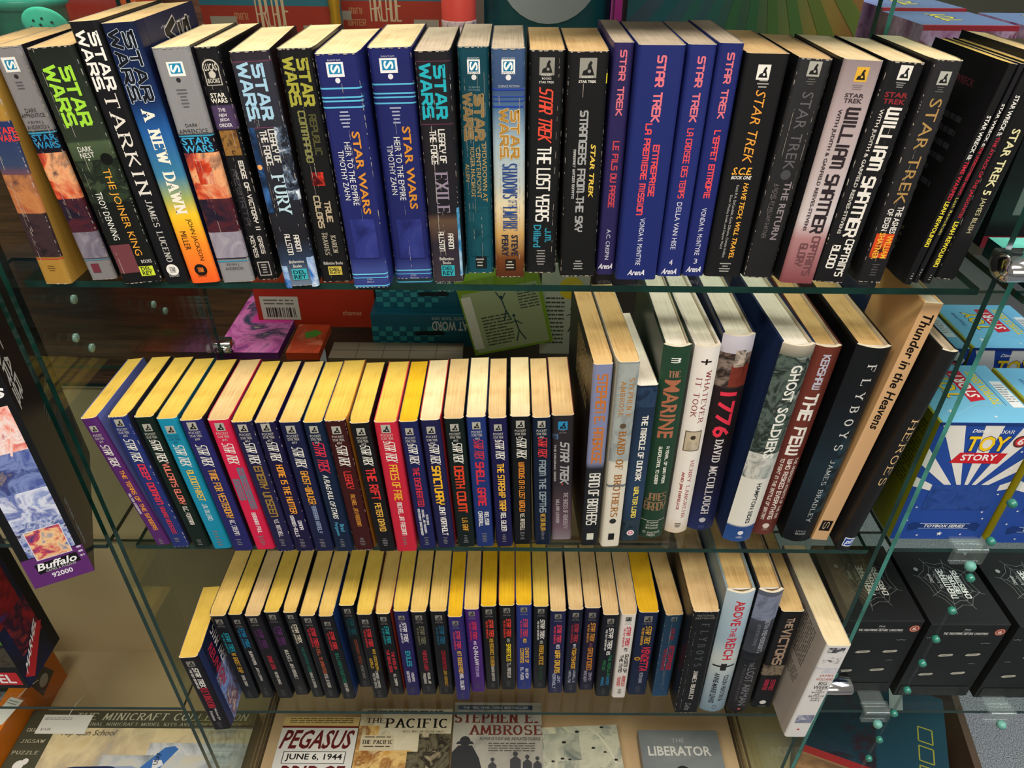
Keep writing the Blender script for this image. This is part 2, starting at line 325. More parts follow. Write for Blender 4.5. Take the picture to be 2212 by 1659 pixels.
class Sheet:
    """a printed surface: w wide, h high; put(u, s, k) gives the place u across (-.5 w .. .5 w, metres) and s below the top edge on print layer k"""
    def __init__(s, mb, w, h, put, curved=False, grid=None): s.mb, s.w, s.h, s.put, s.k, s.curved, s.grid = mb, w, h, put, 0, curved, grid
    def polys(s, polys, mat):
        s.k += 1
        for i, p in enumerate(polys):   # every pen stroke a hair above the last, so that none lies in the plane of another
            k = s.k + .2 * (i % 4)
            for q in (s.slices(p) if s.grid else (p,)): s.mb.face([s.put(u, d, k) for u, d in q], mat)
    def slices(s, p):
        """cut a polygon along the facets of a rounded spine so that the print hugs it"""
        g = s.grid; lo = min(u for u, d in p); hi = max(u for u, d in p)
        if not any(lo < x < hi for x in g): return [p]
        out = []
        for a, b in zip([-1] + g, g + [1]):
            if b <= lo or a >= hi: continue
            q = p
            for lim, sg in ((a, 1), (b, -1)):
                r = []
                for (u0, d0), (u1, d1) in zip(q, q[1:] + q[:1]):
                    i0, i1 = sg * (u0 - lim) >= 0, sg * (u1 - lim) >= 0
                    if i0: r.append((u0, d0))
                    if i0 != i1: k = (lim - u0) / (u1 - u0); r.append((lim, d0 + k * (d1 - d0)))
                q = r
                if len(q) < 3: break
            if len(q) >= 3: out.append(q)
        return out
    def rect(s, u0, u1, d0, d1, mat):
        n = 1 if (s.grid or not s.curved) else 10
        s.polys([[(u0 + (u1 - u0) * i / n, d0), (u0 + (u1 - u0) * (i + 1) / n, d0), (u0 + (u1 - u0) * (i + 1) / n, d1), (u0 + (u1 - u0) * i / n, d1)] for i in range(n)], mat)
    def draw(s, prims):
        w, h = s.w, s.h
        for p in prims:
            k = p[0]
            if k == 'T':
                _, t, u, g, a, b, c, st = p
                L = (b - a) * h; G = g * w; q = text_polys(t, L, G, st)
                if 'u' in st: s.polys([[(u * w + G / 2 - y, b * h - x) for x, y in f] for f in q], flat(c))
                else: s.polys([[(u * w - G / 2 + y, a * h + x) for x, y in f] for f in q], flat(c))
            elif k == 'H':
                _, t, u, ww, a, b, c, st = p
                L = ww * w; G = (b - a) * h; q = text_polys(t, L, G, st)
                if 'r' in st: s.polys([[(u * w + L / 2 - x, a * h + y) for x, y in f] for f in q], flat(c))
                else: s.polys([[(u * w - L / 2 + x, b * h - y) for x, y in f] for f in q], flat(c))
            elif k == 'R': s.rect(p[1] * w, p[2] * w, p[3] * h, p[4] * h, flat(p[5]))
            elif k == 'P': s.rect(p[1] * w, p[2] * w, p[3] * h, p[4] * h, blotch(p[5], p[6]))
            elif k == 'E':
                r = p[2] * w; s.polys([[(p[1] * w + r * math.cos(a * math.pi / 12), p[3] * h + r * math.sin(a * math.pi / 12)) for a in range(24)]], flat(p[4]))
            elif k == 'G': s.polys([[(u * w, d * h) for u, d in p[1]]], flat(p[2]))
            elif k == 'Z':
                for (ua, da), (ub, db) in zip(p[1], p[1][1:]):
                    ax, ay, bx, by = ua * w, da * h, ub * w, db * h; l = math.hypot(bx - ax, by - ay) or 1; q = p[3] / 2
                    nx, ny = -(by - ay) / l * q, (bx - ax) / l * q
                    s.polys([[(ax + nx, ay + ny), (bx + nx, by + ny), (bx - nx, by - ny), (ax - nx, ay - ny)]], flat(p[2])); s.k -= 1
                s.k += 1
            elif k == 'K':   # small square publisher emblem with a dark blob
                _, d, c, u, ww = p; r = ww * w / 2; cx, cy = u * w, d * h
                s.rect(cx - r, cx + r, cy - r * 1.1, cy + r * 1.1, flat(c))
                s.polys([[(cx + r * a, cy + r * b) for a, b in ((-.7, .8), (-.55, .3), (-.1, .1), (.0, -.4), (.25, -.8), (.5, -.6), (.35, -.3), (.55, .2), (.75, .8))]], flat('1c1c1c'))
                s.polys([[(cx + r * (.15 + .2 * math.cos(a)), cy + r * (.35 + .2 * math.sin(a))) for a in [i * math.pi / 4 for i in range(8)]]], flat(c))
            elif k == 'L': s.rect(-w * .5, w * .5, p[1] * h, p[1] * h + p[3], flat(p[2]))
            elif k == 'SW':
                _, u, g, a, b, c, oc = p
                L = (b - a) * h; G = g * w; q = block_logo(L, G)
                if oc:
                    e = G * .022
                    for dx, dy in ((e, 0), (-e, 0), (0, e), (0, -e)): s.polys([[(u * w - G / 2 + y + dx, a * h + x + dy) for x, y in f] for f in q], flat(oc)); s.k -= 1
                    s.k += 1
                s.polys([[(u * w - G / 2 + y, a * h + x) for x, y in f] for f in q], flat(c))
            elif k == 'F':   # block of small print
                _, a, b, c = p; n = max(3, min(6, int((b - a) * h / .0022)))
                rnd = random.Random(int(a * 1000))
                for i in range(n):
                    d0 = (a + (b - a) * (i + .2) / n) * h; d1 = (a + (b - a) * (i + .62) / n) * h; ww = w * (.07 + .08 * rnd.random())
                    s.polys([[(-ww, d0), (ww, d0), (ww, d1), (-ww, d1)]], flat(c)); s.k -= 1
                s.k += 1
            elif k == 'B':   # barcode
                _, u0, u1, a, b, c = p; rnd = random.Random(7); x = u0 * w
                while x < u1 * w:
                    bw = w * rnd.choice((.006, .012, .018)); s.polys([[(x, a * h), (x + bw, a * h), (x + bw, b * h), (x, b * h)]], flat(c)); s.k -= 1; x += bw + w * rnd.choice((.007, .014))
                s.k += 1
            elif k == 'Q':   # paragraph of unreadably small print
                _, u0, u1, a, b, n, c = p; rnd = random.Random(n)
                for i in range(n):
                    d0 = (a + (b - a) * i / n) * h; d1 = d0 + (b - a) / n * .42 * h; x = u0 * w; end = (u1 - (u1 - u0) * .3 * rnd.random() * (i % 5 == 4)) * w
                    while x < end - .001:
                        e = min(end, x + rnd.uniform(.03, .12) * w); s.polys([[(x, d0), (e, d0), (e, d1), (x, d1)]], flat(c)); s.k -= 1; x = e + .014 * w
                s.k += 1
EPS = .00002

BOOKS = [
('b1',[-373.4,-6.3,-0.3,22.3,177.3,0.0,106.0,1,0.63,0.09],[(0,'a07a34'),(0.26,'a07a34'),(0.264,'22305e'),(0.445,'33415f'),(0.532,'8c4a34'),(0.623,'a86a3c'),(0.725,'3e302c'),(0.862,'2c2428'),(0.869,'a07a34'),(1,'a07a34')],'a07a34','tan','gold-banded paperback with a blue and orange painted spine, leftmost of the top shelf',0,4,[('H','STAR',0.2,0.7,0.286,0.314,'d83a3a','b'),('H','WARS',0.2,0.7,0.317,0.345,'d83a3a','b'),('P',-0.5,0.5,0.484,0.673,['9a4a30','b87848','503638'],40),('P',-0.5,0.5,0.656,0.858,['241c22','3a2a2c','1c181e'],50),('L',0.87,'b03a2a',0.001),('F',0.904,0.936,'6a4c1c')]),
('b2',[-338.9,1.2,-4.19,21.8,179.0,0.0,106.0,1,0.09,0],[(0,'7c7a7c'),(0.316,'7c7a7c'),(0.321,'14141f'),(0.89,'1c1a28'),(0.899,'7c7a7c')],'18161c','tan','grey and black paperback with blue lettering and a square maroon sticker low on its spine',0,5,[('R',-0.26,0.22,0.038,0.092,'dcdcd8'),('R',-0.18,0.14,0.048,0.083,'1f7aa0'),('T','S',0,0.26,0.051,0.081,'f0f0ee','b'),('E',0.0,0.07,0.109,'2a2a2c'),('F',0.126,0.161,'525254'),('H','DARK',0,0.4,0.23,0.247,'2e2c2e','n'),('H','APPRENTICE',0,0.8,0.25,0.266,'2e2c2e','n'),('H','KEVIN J.',0,0.55,0.279,0.293,'3a383a','n'),('H','ANDERSON',0,0.75,0.296,0.312,'3a383a','n'),('L',0.324,'3a90b0',0.0012),('H','STAR',0.05,0.85,0.333,0.361,'2a86b8','b'),('H','WARS',0.05,0.85,0.363,0.392,'2a86b8','b'),('P',-0.5,0.5,0.41,0.61,['1a2038','c84828','e8a878','2a2038'],38),('P',-0.5,0.5,0.61,0.89,['141624','241c2c','52222a','181a2a'],45),('P',-0.5,0.5,0.764,0.89,['8a8490','6a6474','9a94a0'],40),('L',0.897,'4a86a4',0.0006),('R',-0.25,0.05,0.917,0.962,'6a2f3c')]),
('b3',[-303.7,-4.7,-4.18,32.4,180.0,4.0,106.0,1,0,0.02],[(0,'1a1f1b'),(0.354,'2a3428'),(0.361,'46563c'),(0.48,'2c3628'),(0.616,'141816'),(1,'151515')],'141614','tan','thick black and green paperback with bright green lettering and a torn maroon sticker',0,4,[('SW',0,0.62,0.069,0.299,'9ad23a',None),('H','DARK',-0.1,0.32,0.376,0.397,'e4e2dc','n'),('H','NEST',-0.1,0.32,0.401,0.422,'e4e2dc','n'),('H','I',-0.1,0.03,0.427,0.445,'e4e2dc','n'),('P',-0.5,0.5,0.433,0.616,['2c3a28','1a201a','4a5a40'],70),('E',0.3,0.14,0.433,'0c0e0c'),('T','THE JOINER KING',0.16,0.22,0.472,0.866,'e2a03a','n'),('T','TROY DENNING',-0.2,0.15,0.567,0.786,'e0e0da','n'),('R',-0.45,0.05,0.808,0.946,'6b3a40'),('H','BOOKS',0.3,0.25,0.888,0.904,'e4e2dc','n'),('R',0.05,0.4,0.919,0.967,'c8d83a'),('H','DEL',0.22,0.25,0.922,0.941,'1c2014','b'),('H','REY',0.22,0.25,0.943,0.963,'1c2014','b')]),
('b4',[-276.5,-2.0,-4.12,21.3,196.0,0.0,106.0,1,0.02,0.34],'161619','141416','tan','tall black paperback with large white serif title letters down its spine',0,0,[('SW',0,0.74,0.032,0.23,'e6e4de',None),('T','TARKIN',0.02,0.5,0.239,0.616,'dcd8d0','s'),('T','JAMES LUCENO',0.02,0.26,0.639,0.905,'b8b6b2','s'),('E',0,0.24,0.943,'e6e4de'),('P',-0.12,0.12,0.93,0.956,['141414','e0e0dc'],600),('H','DEL REY',0,0.4,0.963,0.975,'b8b8b8','n')]),
('b5',[-252.8,-2.9,-4.16,23.9,195.4,0.0,106.0,1,0.34,0.59],[(0,'0e1834'),(0.267,'132a58'),(0.374,'225a9c'),(0.542,'3a7a9c'),(0.631,'9aa860'),(0.7,'f0c42a'),(0.827,'f08a28'),(1,'ee5a24')],'161c3a','tan','tall paperback whose spine fades from navy through yellow to orange',0,0,[('SW',0,0.74,0.025,0.267,'10131c','c8d4e0'),('T','A NEW DAWN',0.02,0.42,0.297,0.689,'f2e8d8','sb'),('T','JOHN JACKSON',0.15,0.2,0.716,0.898,'241a12','n'),('T','MILLER',-0.18,0.2,0.767,0.848,'241a12','n'),('E',0,0.22,0.94,'1a1512'),('P',-0.1,0.1,0.929,0.951,['f08030','1a1512'],600),('H','DEL REY',0,0.32,0.961,0.972,'5a2a12','n')]),
('b6',[-225.9,-1.0,-3.38,26.9,179.9,0.0,106.0,1,0.59,0.03],[(0,'87878a'),(0.323,'87878a'),(0.329,'14141f'),(0.883,'1c1a28'),(0.889,'86868a')],'1c1c24','cream','grey-topped paperback with a blue title block above a dark red space picture',0,5,[('R',-0.2,0.24,0.052,0.105,'e6e6e2'),('R',-0.14,0.18,0.058,0.095,'1f86b0'),('T','S',0,0.26,0.062,0.092,'f4f4f2','b'),('E',0,0.06,0.119,'2a2a2c'),('F',0.15,0.227,'5c5c60'),('H','DARK',0,0.36,0.285,0.299,'2a2a2c','n'),('H','APPRENTICE',0,0.8,0.307,0.324,'2a2a2c','n'),('L',0.331,'3a90b0',0.0012),('H','STAR',0,0.84,0.34,0.37,'3aa0cc','b'),('H','WARS',0,0.84,0.372,0.402,'3aa0cc','b'),('P',-0.5,0.5,0.404,0.602,['1a2038','c84828','e8a878','2a2038'],38),('P',-0.5,0.5,0.602,0.878,['141624','241c2c','52222a','181a2a'],45),('P',-0.25,0.2,0.427,0.537,['e8c8a0','c84020','7a1c20'],60),('P',-0.5,0.5,0.754,0.878,['a09aa4','8a8494','b8b2ba'],40),('L',0.891,'3a90b0',0.001),('H','KEVIN J.',0,0.4,0.904,0.919,'4a4a4c','n'),('H','ANDERSON',0,0.55,0.923,0.938,'4a4a4c','n')]),
('b7',[-203.1,4.5,-3.37,18.0,179.7,0.0,106.0,1,0.03,0.01],[(0,'17171a'),(0.217,'17171a'),(0.22,'4a3a5c'),(0.311,'4a3a5c'),(0.315,'17171a'),(1,'151517')],'141416','cream','narrow black paperback with a small arched silver badge and a purple band near the top',0,4,[('E',0,0.34,0.077,'b8b4a8'),('E',0,0.3,0.079,'1a1a1c'),('R',-0.32,0.32,0.079,0.142,'b8b4a8'),('R',-0.28,0.28,0.079,0.139,'1a1a1c'),('H','LUCAS',0,0.5,0.06,0.087,'c8c4b8','b'),('E',0,0.14,0.101,'c8c4b8'),('H','BOOKS',0,0.48,0.115,0.133,'c8c4b8','b'),('H','STAR',0,0.62,0.17,0.188,'e2ded2','b'),('H','WARS',0,0.68,0.19,0.209,'e2ded2','b'),('H','THE',0,0.3,0.229,0.242,'d8d4e0','b'),('H','NEW',0,0.35,0.25,0.263,'d8d4e0','b'),('H','JEDI',0,0.4,0.269,0.283,'d8d4e0','b'),('H','ORDER',0,0.55,0.289,0.304,'d8d4e0','b'),('P',-0.36,0.36,0.317,0.421,['5a3a22','9a7038','2a1c18'],120),('T','EDGE OF VICTORY II',0.2,0.22,0.445,0.755,'d8d4ce','t'),('T','REBIRTH',-0.18,0.24,0.48,0.729,'3e3e46','t'),('T','GREG',0.15,0.2,0.786,0.867,'c8c4be','t'),('T','KEYES',-0.2,0.2,0.782,0.885,'c8c4be','t'),('R',-0.28,0.28,0.908,0.978,'b8b4ae'),('R',-0.24,0.24,0.913,0.974,'1a1a1c'),('F',0.919,0.968,'a8a4a0')]),
('b8',[-171.6,-6.5,-2.73,28.0,179.1,4.0,106.0,1,0.01,0.06],[(0,'2a262e'),(0.028,'2a262e'),(0.041,'32323c'),(0.255,'2a2c36'),(0.771,'1c1c22'),(0.878,'2c3a52'),(1,'6a7a8c')],'17161a','cream','paperback with big pale blue lettering and a blue planet on its spine',0,5,[('SW',-0.05,0.66,0.044,0.258,'9cc4dc',None),('L',0.035,'6a3a52',0.0006),('L',0.284,'6a3a52',0.0006),('P',0.2,0.5,0.284,0.593,['e8f0f8','5a6a80','1a1c26','30343e'],120),('P',-0.5,-0.3,0.284,0.643,['3a6aa8','1a3458','121722'],50),('E',-0.4,0.07,0.445,'e8a060'),('T','LEGACY OF',0.12,0.18,0.295,0.43,'d0cdc6','t'),('T','THE FORCE',-0.1,0.18,0.298,0.438,'d0cdc6','t'),('T','FURY',0.02,0.38,0.484,0.647,'b4d0dc','s'),('T','AARON',0.15,0.16,0.753,0.828,'d0cdc6','t'),('T','ALLSTON',-0.1,0.16,0.746,0.842,'d0cdc6','t'),('P',0.3,0.5,0.86,1.008,['d8e8f4','2a6ab8','123058'],40),('P',-0.5,-0.3,0.896,1.008,['c0d8ec','2a6ab8','16243c'],40),('H','Ballantine',0,0.42,0.871,0.885,'e4e2dc','n'),('H','Books',0,0.24,0.892,0.907,'e4e2dc','n'),('R',-0.2,0.24,0.914,0.968,'3aa8b4'),('H','DEL',0.02,0.36,0.921,0.939,'16282c','b'),('H','REY',0.02,0.36,0.943,0.963,'16282c','b')]),
('b9',[-144.5,1.6,-2.16,25.5,179.8,0.0,106.0,1,0.06,1.33],'171819','141414','cream','black paperback with olive lettering and a round red burst halfway down',0,5,[('SW',-0.02,0.72,0.035,0.217,'a2a03e',None),('T','REPUBLIC',0.18,0.22,0.25,0.41,'4c4c2c','t'),('T','COMMANDO',-0.12,0.22,0.235,0.441,'7e7e48','t'),('E',0,0.2,0.513,'6a1418'),('P',-0.18,0.2,0.484,0.544,['d03a2a','5a1014','2a0c0e'],160),('T','TRUE',0.15,0.2,0.614,0.706,'b8a88c','t'),('T','COLORS',-0.15,0.2,0.589,0.732,'b8a88c','t'),('T','KAREN',0.15,0.17,0.772,0.852,'a8a090','sn'),('T','TRAVISS',-0.12,0.17,0.756,0.863,'a8a090','sn'),('H','Ballantine Books',0,0.62,0.897,0.912,'e4e2dc','n'),('R',-0.2,0.24,0.921,0.964,'c8b44a'),('H','DEL',0.02,0.36,0.928,0.946,'16282c','b'),('H','REY',0.02,0.36,0.95,0.958,'16282c','b')]),
('b10',[-113.7,-8.5,-2.22,29.9,178.3,0.0,106.0,1,1.33,1.02],[(0,'1f2560'),(0.851,'202662'),(0.914,'3c4a8c'),(1,'2e3678')],'212764','cream','blue paperback with orange lettering and pale blue bands, wrinkled and standing slightly forward',0,2,[('H','BANTAM',-0.05,0.3,0.02,0.027,'b8b8c8','n'),('R',-0.25,0.15,0.03,0.084,'e2e2e6'),('R',-0.2,0.1,0.037,0.073,'1f80ac'),('T','S',-0.05,0.22,0.04,0.071,'f0f0f0','b'),('E',-0.03,0.06,0.097,'d8d8e0'),('L',0.123,'5ab4dc',0.0011),('L',0.157,'5ab4dc',0.0011),('L',0.171,'5ab4dc',0.0011),('L',0.195,'5ab4dc',0.0011),('F',0.21,0.282,'9aa0c0'),('T','STAR WARS',0.2,0.2,0.293,0.646,'d08a34','ob'),('T','HEIR TO THE EMPIRE',-0.05,0.15,0.335,0.604,'dcdcdf','n'),('T','TIMOTHY ZAHN',-0.24,0.14,0.368,0.58,'dcdcdf','n'),('P',-0.3,0.35,0.667,0.851,['1f2560','2e3680','3a4488'],30),('L',0.928,'6ac0e0',0.0011),('L',0.947,'5ab4dc',0.0008),('L',0.987,'5ab4dc',0.0011),('H','0-553-',0,0.16,0.952,0.961,'b0b4d0','n'),('H','29612-4',0,0.2,0.965,0.974,'b0b4d0','n')]),
('b11',[-80.6,8.8,-1.77,31.7,179.7,0.0,106.0,1,1.02,0.37],[(0,'1f2560'),(0.894,'202662'),(0.959,'3c4a8c'),(1,'2e3678')],'212764','cream','blue paperback with orange lettering and pale blue bands, set back beside its twin',0,2,[('H','BANTAM',-0.05,0.3,0.029,0.035,'b8b8c8','n'),('R',-0.25,0.15,0.039,0.094,'e2e2e6'),('R',-0.2,0.1,0.046,0.083,'1f80ac'),('T','S',-0.05,0.22,0.049,0.08,'f0f0f0','b'),('E',-0.03,0.06,0.107,'d8d8e0'),('L',0.133,'5ab4dc',0.0011),('L',0.168,'5ab4dc',0.0011),('L',0.183,'5ab4dc',0.0011),('L',0.206,'5ab4dc',0.0011),('F',0.222,0.295,'9aa0c0'),('T','STAR WARS',0.2,0.2,0.302,0.66,'d08a34','ob'),('T','HEIR TO THE EMPIRE',-0.05,0.15,0.345,0.618,'dcdcdf','n'),('T','TIMOTHY ZAHN',-0.24,0.14,0.377,0.593,'dcdcdf','n'),('P',-0.3,0.35,0.706,0.894,['1f2560','2e3680','3a4488'],30),('L',0.953,'6ac0e0',0.0011),('L',0.972,'5ab4dc',0.0008),('L',1.013,'5ab4dc',0.0011),('H','0-553-',0,0.16,0.977,0.986,'b0b4d0','n'),('H','29612-4',0,0.2,0.99,0.999,'b0b4d0','n')]),
('b12',[-51.1,2.9,-1.48,25.3,178.9,0.0,106.0,1,0.37,0.72],[(0,'1d1b20'),(0.663,'1e1c22'),(0.698,'5a4638'),(0.75,'4a3a34'),(0.812,'2a2630'),(1,'3a3238')],'17161a','grey','black paperback with turquoise block lettering and a lilac title',0,4,[('L',0.036,'5a3048',0.0006),('SW',-0.02,0.74,0.05,0.26,'22a4b4',None),('L',0.277,'5a3048',0.0006),('T','LEGACY OF',0.12,0.2,0.301,0.439,'d0cdc6','t'),('T','THE FORCE',-0.14,0.2,0.305,0.443,'d0cdc6','t'),('T','EXILE',0.02,0.44,0.482,0.659,'8a7e92','s'),('T','AARON',0.18,0.18,0.759,0.83,'d0cdc6','t'),('T','ALLSTON',-0.12,0.18,0.75,0.841,'d0cdc6','t'),('P',0.42,0.5,0.638,0.969,['c8e8f4','3a8ab8','1a2a3a'],40),('H','Ballantine',0,0.46,0.872,0.887,'e4e2dc','n'),('H','Books',0,0.26,0.892,0.907,'e4e2dc','n'),('R',-0.2,0.24,0.913,0.967,'2ea0ae'),('H','DEL',0.02,0.36,0.919,0.938,'16282c','b'),('H','REY',0.02,0.36,0.942,0.962,'16282c','b')]),
('b13',[-25.0,21.2,-0.82,23.5,178.9,0.0,106.0,1,0.72,0.48],[(0,'0f3f4c'),(1,'124c5c')],'0e2c36','grey','teal paperback with gold lettering and white crease lines',0,6,[('H','BANTAM',0,0.36,0.039,0.046,'b8c0c8','n'),('R',-0.2,0.2,0.048,0.103,'e6e6e4'),('R',-0.15,0.15,0.054,0.094,'1d6e94'),('T','S',0,0.26,0.057,0.091,'f2f2f0','b'),('H','SPECTRA',0,0.36,0.095,0.102,'1d4a60','n'),('E',0,0.08,0.116,'dcdcdc'),('H','SCIENCE',0,0.36,0.151,0.158,'7a9aa4','n'),('H','FICTION',0,0.36,0.162,0.169,'7a9aa4','n'),('SW',-0.05,0.66,0.181,0.373,'8a7048','a89468'),('T','SHOWDOWN AT',0.26,0.15,0.385,0.645,'c0a064','n'),('T','CENTERPOINT',0.06,0.15,0.401,0.628,'c0a064','n'),('T','ROGER MACBRIDE',-0.14,0.14,0.401,0.623,'c0a064','n'),('T','ALLEN',-0.32,0.13,0.473,0.551,'c0a064','n'),('P',-0.3,0.35,0.666,0.911,['0f3f4c','17515e','0c343e'],40),('R',-0.15,0.25,0.914,0.974,'161c1e'),('F',0.921,0.969,'a8a8a0')]),
('b14',[0.6,13.9,-0.9,24.8,179.1,0.0,106.0,1,0.48,0.0],[(0,'3a5276'),(0.143,'33486e'),(0.229,'4a6a8c'),(0.373,'9ab0bc'),(0.549,'b4bcb8'),(0.659,'dccca4'),(0.782,'c09a5c'),(0.901,'6a3c1c'),(1,'4a2414')],'2a3850','grey','steel-blue paperback fading to cream and bronze, tan block lettering in the middle',0,3,[('H','BANTAM',0,0.36,0.032,0.038,'b8c0c8','n'),('R',-0.2,0.2,0.04,0.095,'e6e6e4'),('R',-0.15,0.15,0.047,0.085,'1d6e94'),('T','S',0,0.26,0.049,0.082,'f2f2f0','b'),('H','SPECTRA',0,0.36,0.087,0.094,'1d4a60','n'),('E',0,0.08,0.108,'dcdcdc'),('H','SCIENCE FICTION',0,0.6,0.137,0.146,'b8c0cc','n'),('L',0.151,'2440a0',0.0012),('L',0.18,'2440a0',0.0008),('L',0.197,'2440a0',0.0008),('L',0.218,'2440a0',0.0012),('SW',0.02,0.62,0.233,0.439,'a87c34','e0d4b4'),('T','SHADOWS',0.02,0.5,0.459,0.612,'2a4684','sb'),('T','OF THE',0.1,0.3,0.62,0.659,'2a4684','n'),('T','EMPIRE',0.02,0.5,0.654,0.764,'2a4684','sb'),('T','STEVE',0.16,0.22,0.786,0.89,'1e2238','b'),('T','PERRY',-0.16,0.22,0.786,0.892,'1e2238','b'),('R',-0.15,0.2,0.908,0.963,'1c1814'),('F',0.914,0.959,'a8a090')]),
('b15',[26.6,23.0,-0.1,26.7,176.9,0.0,106.0,1,0.0,0.44],'191a1c','161616','tan','black paperback with red lettering above a big white condensed title',0,2,[('K',0.062,'8c8a82',0,0.42),('H','POCKET',0,0.28,0.092,0.1,'e4e2dc','n'),('H','BOOKS',0,0.26,0.105,0.113,'e4e2dc','n'),('H','STAR TREK',0,0.42,0.119,0.128,'e4e2dc','n'),('T','STAR TREK',0,0.4,0.152,0.366,'dc4a38','it'),('T','THE LOST YEARS',0,0.42,0.394,0.734,'e6e4de','t'),('T','J.M.',0.2,0.2,0.771,0.84,'2e8aa4','t'),('T','Dillard',-0.14,0.24,0.753,0.866,'2e8aa4','b'),('F',0.878,0.962,'8e8c88')]),
('b16',[58.1,16.5,-0.79,29.8,177.3,0.0,106.0,1,0.44,0.75],'161718','151515','tan','black paperback with silver title letters and small yellow lettering beside them',0,2,[('K',0.063,'8c8a82',0,0.42),('H','POCKET',0,0.28,0.093,0.101,'e4e2dc','n'),('H','STAR TREK',0,0.44,0.11,0.12,'e4e0d8','b'),('T','STRANGERS FROM THE SKY',-0.04,0.22,0.233,0.769,'9a9c9c','t'),('T','STAR TREK',0.24,0.13,0.372,0.61,'e0c050','ib'),('T','MARGARET WANDER BONANNO',-0.24,0.07,0.393,0.613,'a8a8a8','t'),('R',0.46,0.5,0.084,0.123,'e8d840'),('F',0.915,0.967,'9a9a98')]),
('b17',[82.4,20.8,-0.39,15.3,182.7,0.0,110.0,1,0.75,0.03],'2b2554','2c2a5e','grey','thin purple paperback with pink lettering, between black and blue neighbours',0,0,[('T','STAR TREK',0.0,0.34,0.029,0.274,'d8707e','ot'),('T','LE FILS DU PASSE',0,0.34,0.383,0.67,'c04452','t'),('T','A.C. CRISPIN',0,0.22,0.775,0.924,'cfcfdf','n'),('H','ArenA',0,0.8,0.944,0.972,'e2e2ea','ib')]),
('b18',[107.5,11.5,-0.21,34.3,182.9,0.0,110.0,1,0.03,0.65],'1f2a68','252e72','grey','broad blue paperback with pink lettering in two rows down the spine',0,0,[('T','STAR TREK',0.02,0.2,0.04,0.286,'d8707e','ot'),('T','ENTREPRISE',0.12,0.15,0.383,0.6,'dc4c54','t'),('T','LA PREMIERE MISSION',-0.1,0.15,0.297,0.684,'dc4c54','t'),('T','VONDA N. McINTYRE',0,0.12,0.701,0.927,'d4d4e4','n'),('H','ArenA',0,0.42,0.95,0.978,'e2e2ea','ib')]),
('b19',[136.8,18.4,0.11,21.2,182.3,0.0,110.0,1,0.65,0.45],'222c6c','252e72','grey','blue paperback with a small pale figure four low on its spine',0,0,[('T','STAR TREK',0.02,0.28,0.045,0.292,'d8707e','ot'),('T','LA CROISEE DES TEMPS',0,0.24,0.322,0.619,'dc4c54','t'),('T','DELLA VAN HISE',0,0.2,0.64,0.864,'d4d4e4','n'),('H','4',0,0.14,0.915,0.943,'d4d4e4','n'),('H','ArenA',0,0.62,0.96,0.989,'e2e2ea','ib')]),
('b20',[157.8,19.4,0.12,18.5,183.3,0.0,110.0,1,0.45,0.0],'1f2866','23306e','grey','narrow blue paperback with a small pale figure three low on its spine',0,0,[('T','STAR TREK',0.02,0.3,0.037,0.282,'d8707e','ot'),('T', "L'EFFET ENTROPIE", 0,0.28,0.334,0.622,'e04a54','t'),('T','VONDA N. McINTYRE',0,0.22,0.669,0.894,'d4d4e4','n'),('H','3',0,0.16,0.912,0.937,'d4d4e4','n'),('H','ArenA',0,0.68,0.951,0.98,'e2e2ea','ib')]),
('b21',[183.1,18.2,0.69,31.6,176.8,0.0,106.0,1,0.0,0.41],'19191b','141415','tan','black paperback with orange lettering and two lines of tiny white print',0,0,[('K',0.071,'e2e0d8',-0.04,0.3),('F',0.098,0.136,'9a9a94'),('T','STAR TREK',0.0,0.24,0.145,0.446,'e0983c','in'),('H','S.C.E.',-0.05,0.5,0.466,0.5,'e8a83c','ib'),('H','BOOK ONE',-0.05,0.5,0.504,0.52,'e4e0d8','ib'),('T','HAVE TECH, WILL TRAVEL',0.1,0.15,0.537,0.905,'e8a840','ib'),('T','Keith R.A. DeCandido, Kevin Dilmore, Christie Golden,',-0.1,0.08,0.546,0.901,'b4b4b0','n'),('T','Dean Wesley Smith, and Dayton Ward',-0.22,0.08,0.593,0.853,'b4b4b0','n'),('F',0.925,0.978,'9a9a98')]),
('b22',[212.5,16.2,2.41,25.0,173.9,0.0,106.0,1,0.41,1.62],[(0,'2b2b2d'),(0.445,'262627'),(0.992,'202022')],'121214','tan','scuffed charcoal paperback with faint grey lettering',0,3,[('K',0.04,'a4a29a',0.0,0.38),('F',0.076,0.105,'5c5c58'),('T','STAR TREK',0.02,0.34,0.131,0.462,'5f5f64','on'),('E',0,0.16,0.487,'48484e'),('T','THE RETURN',0.16,0.22,0.517,0.799,'8f868c','b'),('T','A NOVEL BY WILLIAM SHATNER',-0.18,0.15,0.53,0.794,'6e686c','n')]),
('b23',[242.7,6.3,2.43,28.4,174.9,0.0,106.0,1,1.62,0],[(0,'8c7e80'),(0.196,'a8989a'),(0.429,'b4a6a6'),(0.684,'c8bebe'),(0.774,'a87a7c'),(1,'7c4046')],'141416','cream','silvery mauve paperback fading to dull red, black title letters',0,0,[('K',0.054,'d8a83a',0.02,0.32),('F',0.093,0.115,'7a6c6e'),('H','STAR',0,0.5,0.128,0.144,'3a3034','b'),('H','TREK',0,0.48,0.148,0.166,'3a3034','b'),('T','WILLIAM SHATNER',0.1,0.38,0.188,0.737,'2c2428','t'),('T','WITH JUDITH & GARFIELD REEVES-STEVENS',-0.26,0.13,0.192,0.733,'3a3034','b'),('T', "CAPTAIN'S", 0.18,0.24,0.76,0.953,'6a4448','t'),('T','GLORY',-0.12,0.24,0.797,0.905,'6a4448','t')]),
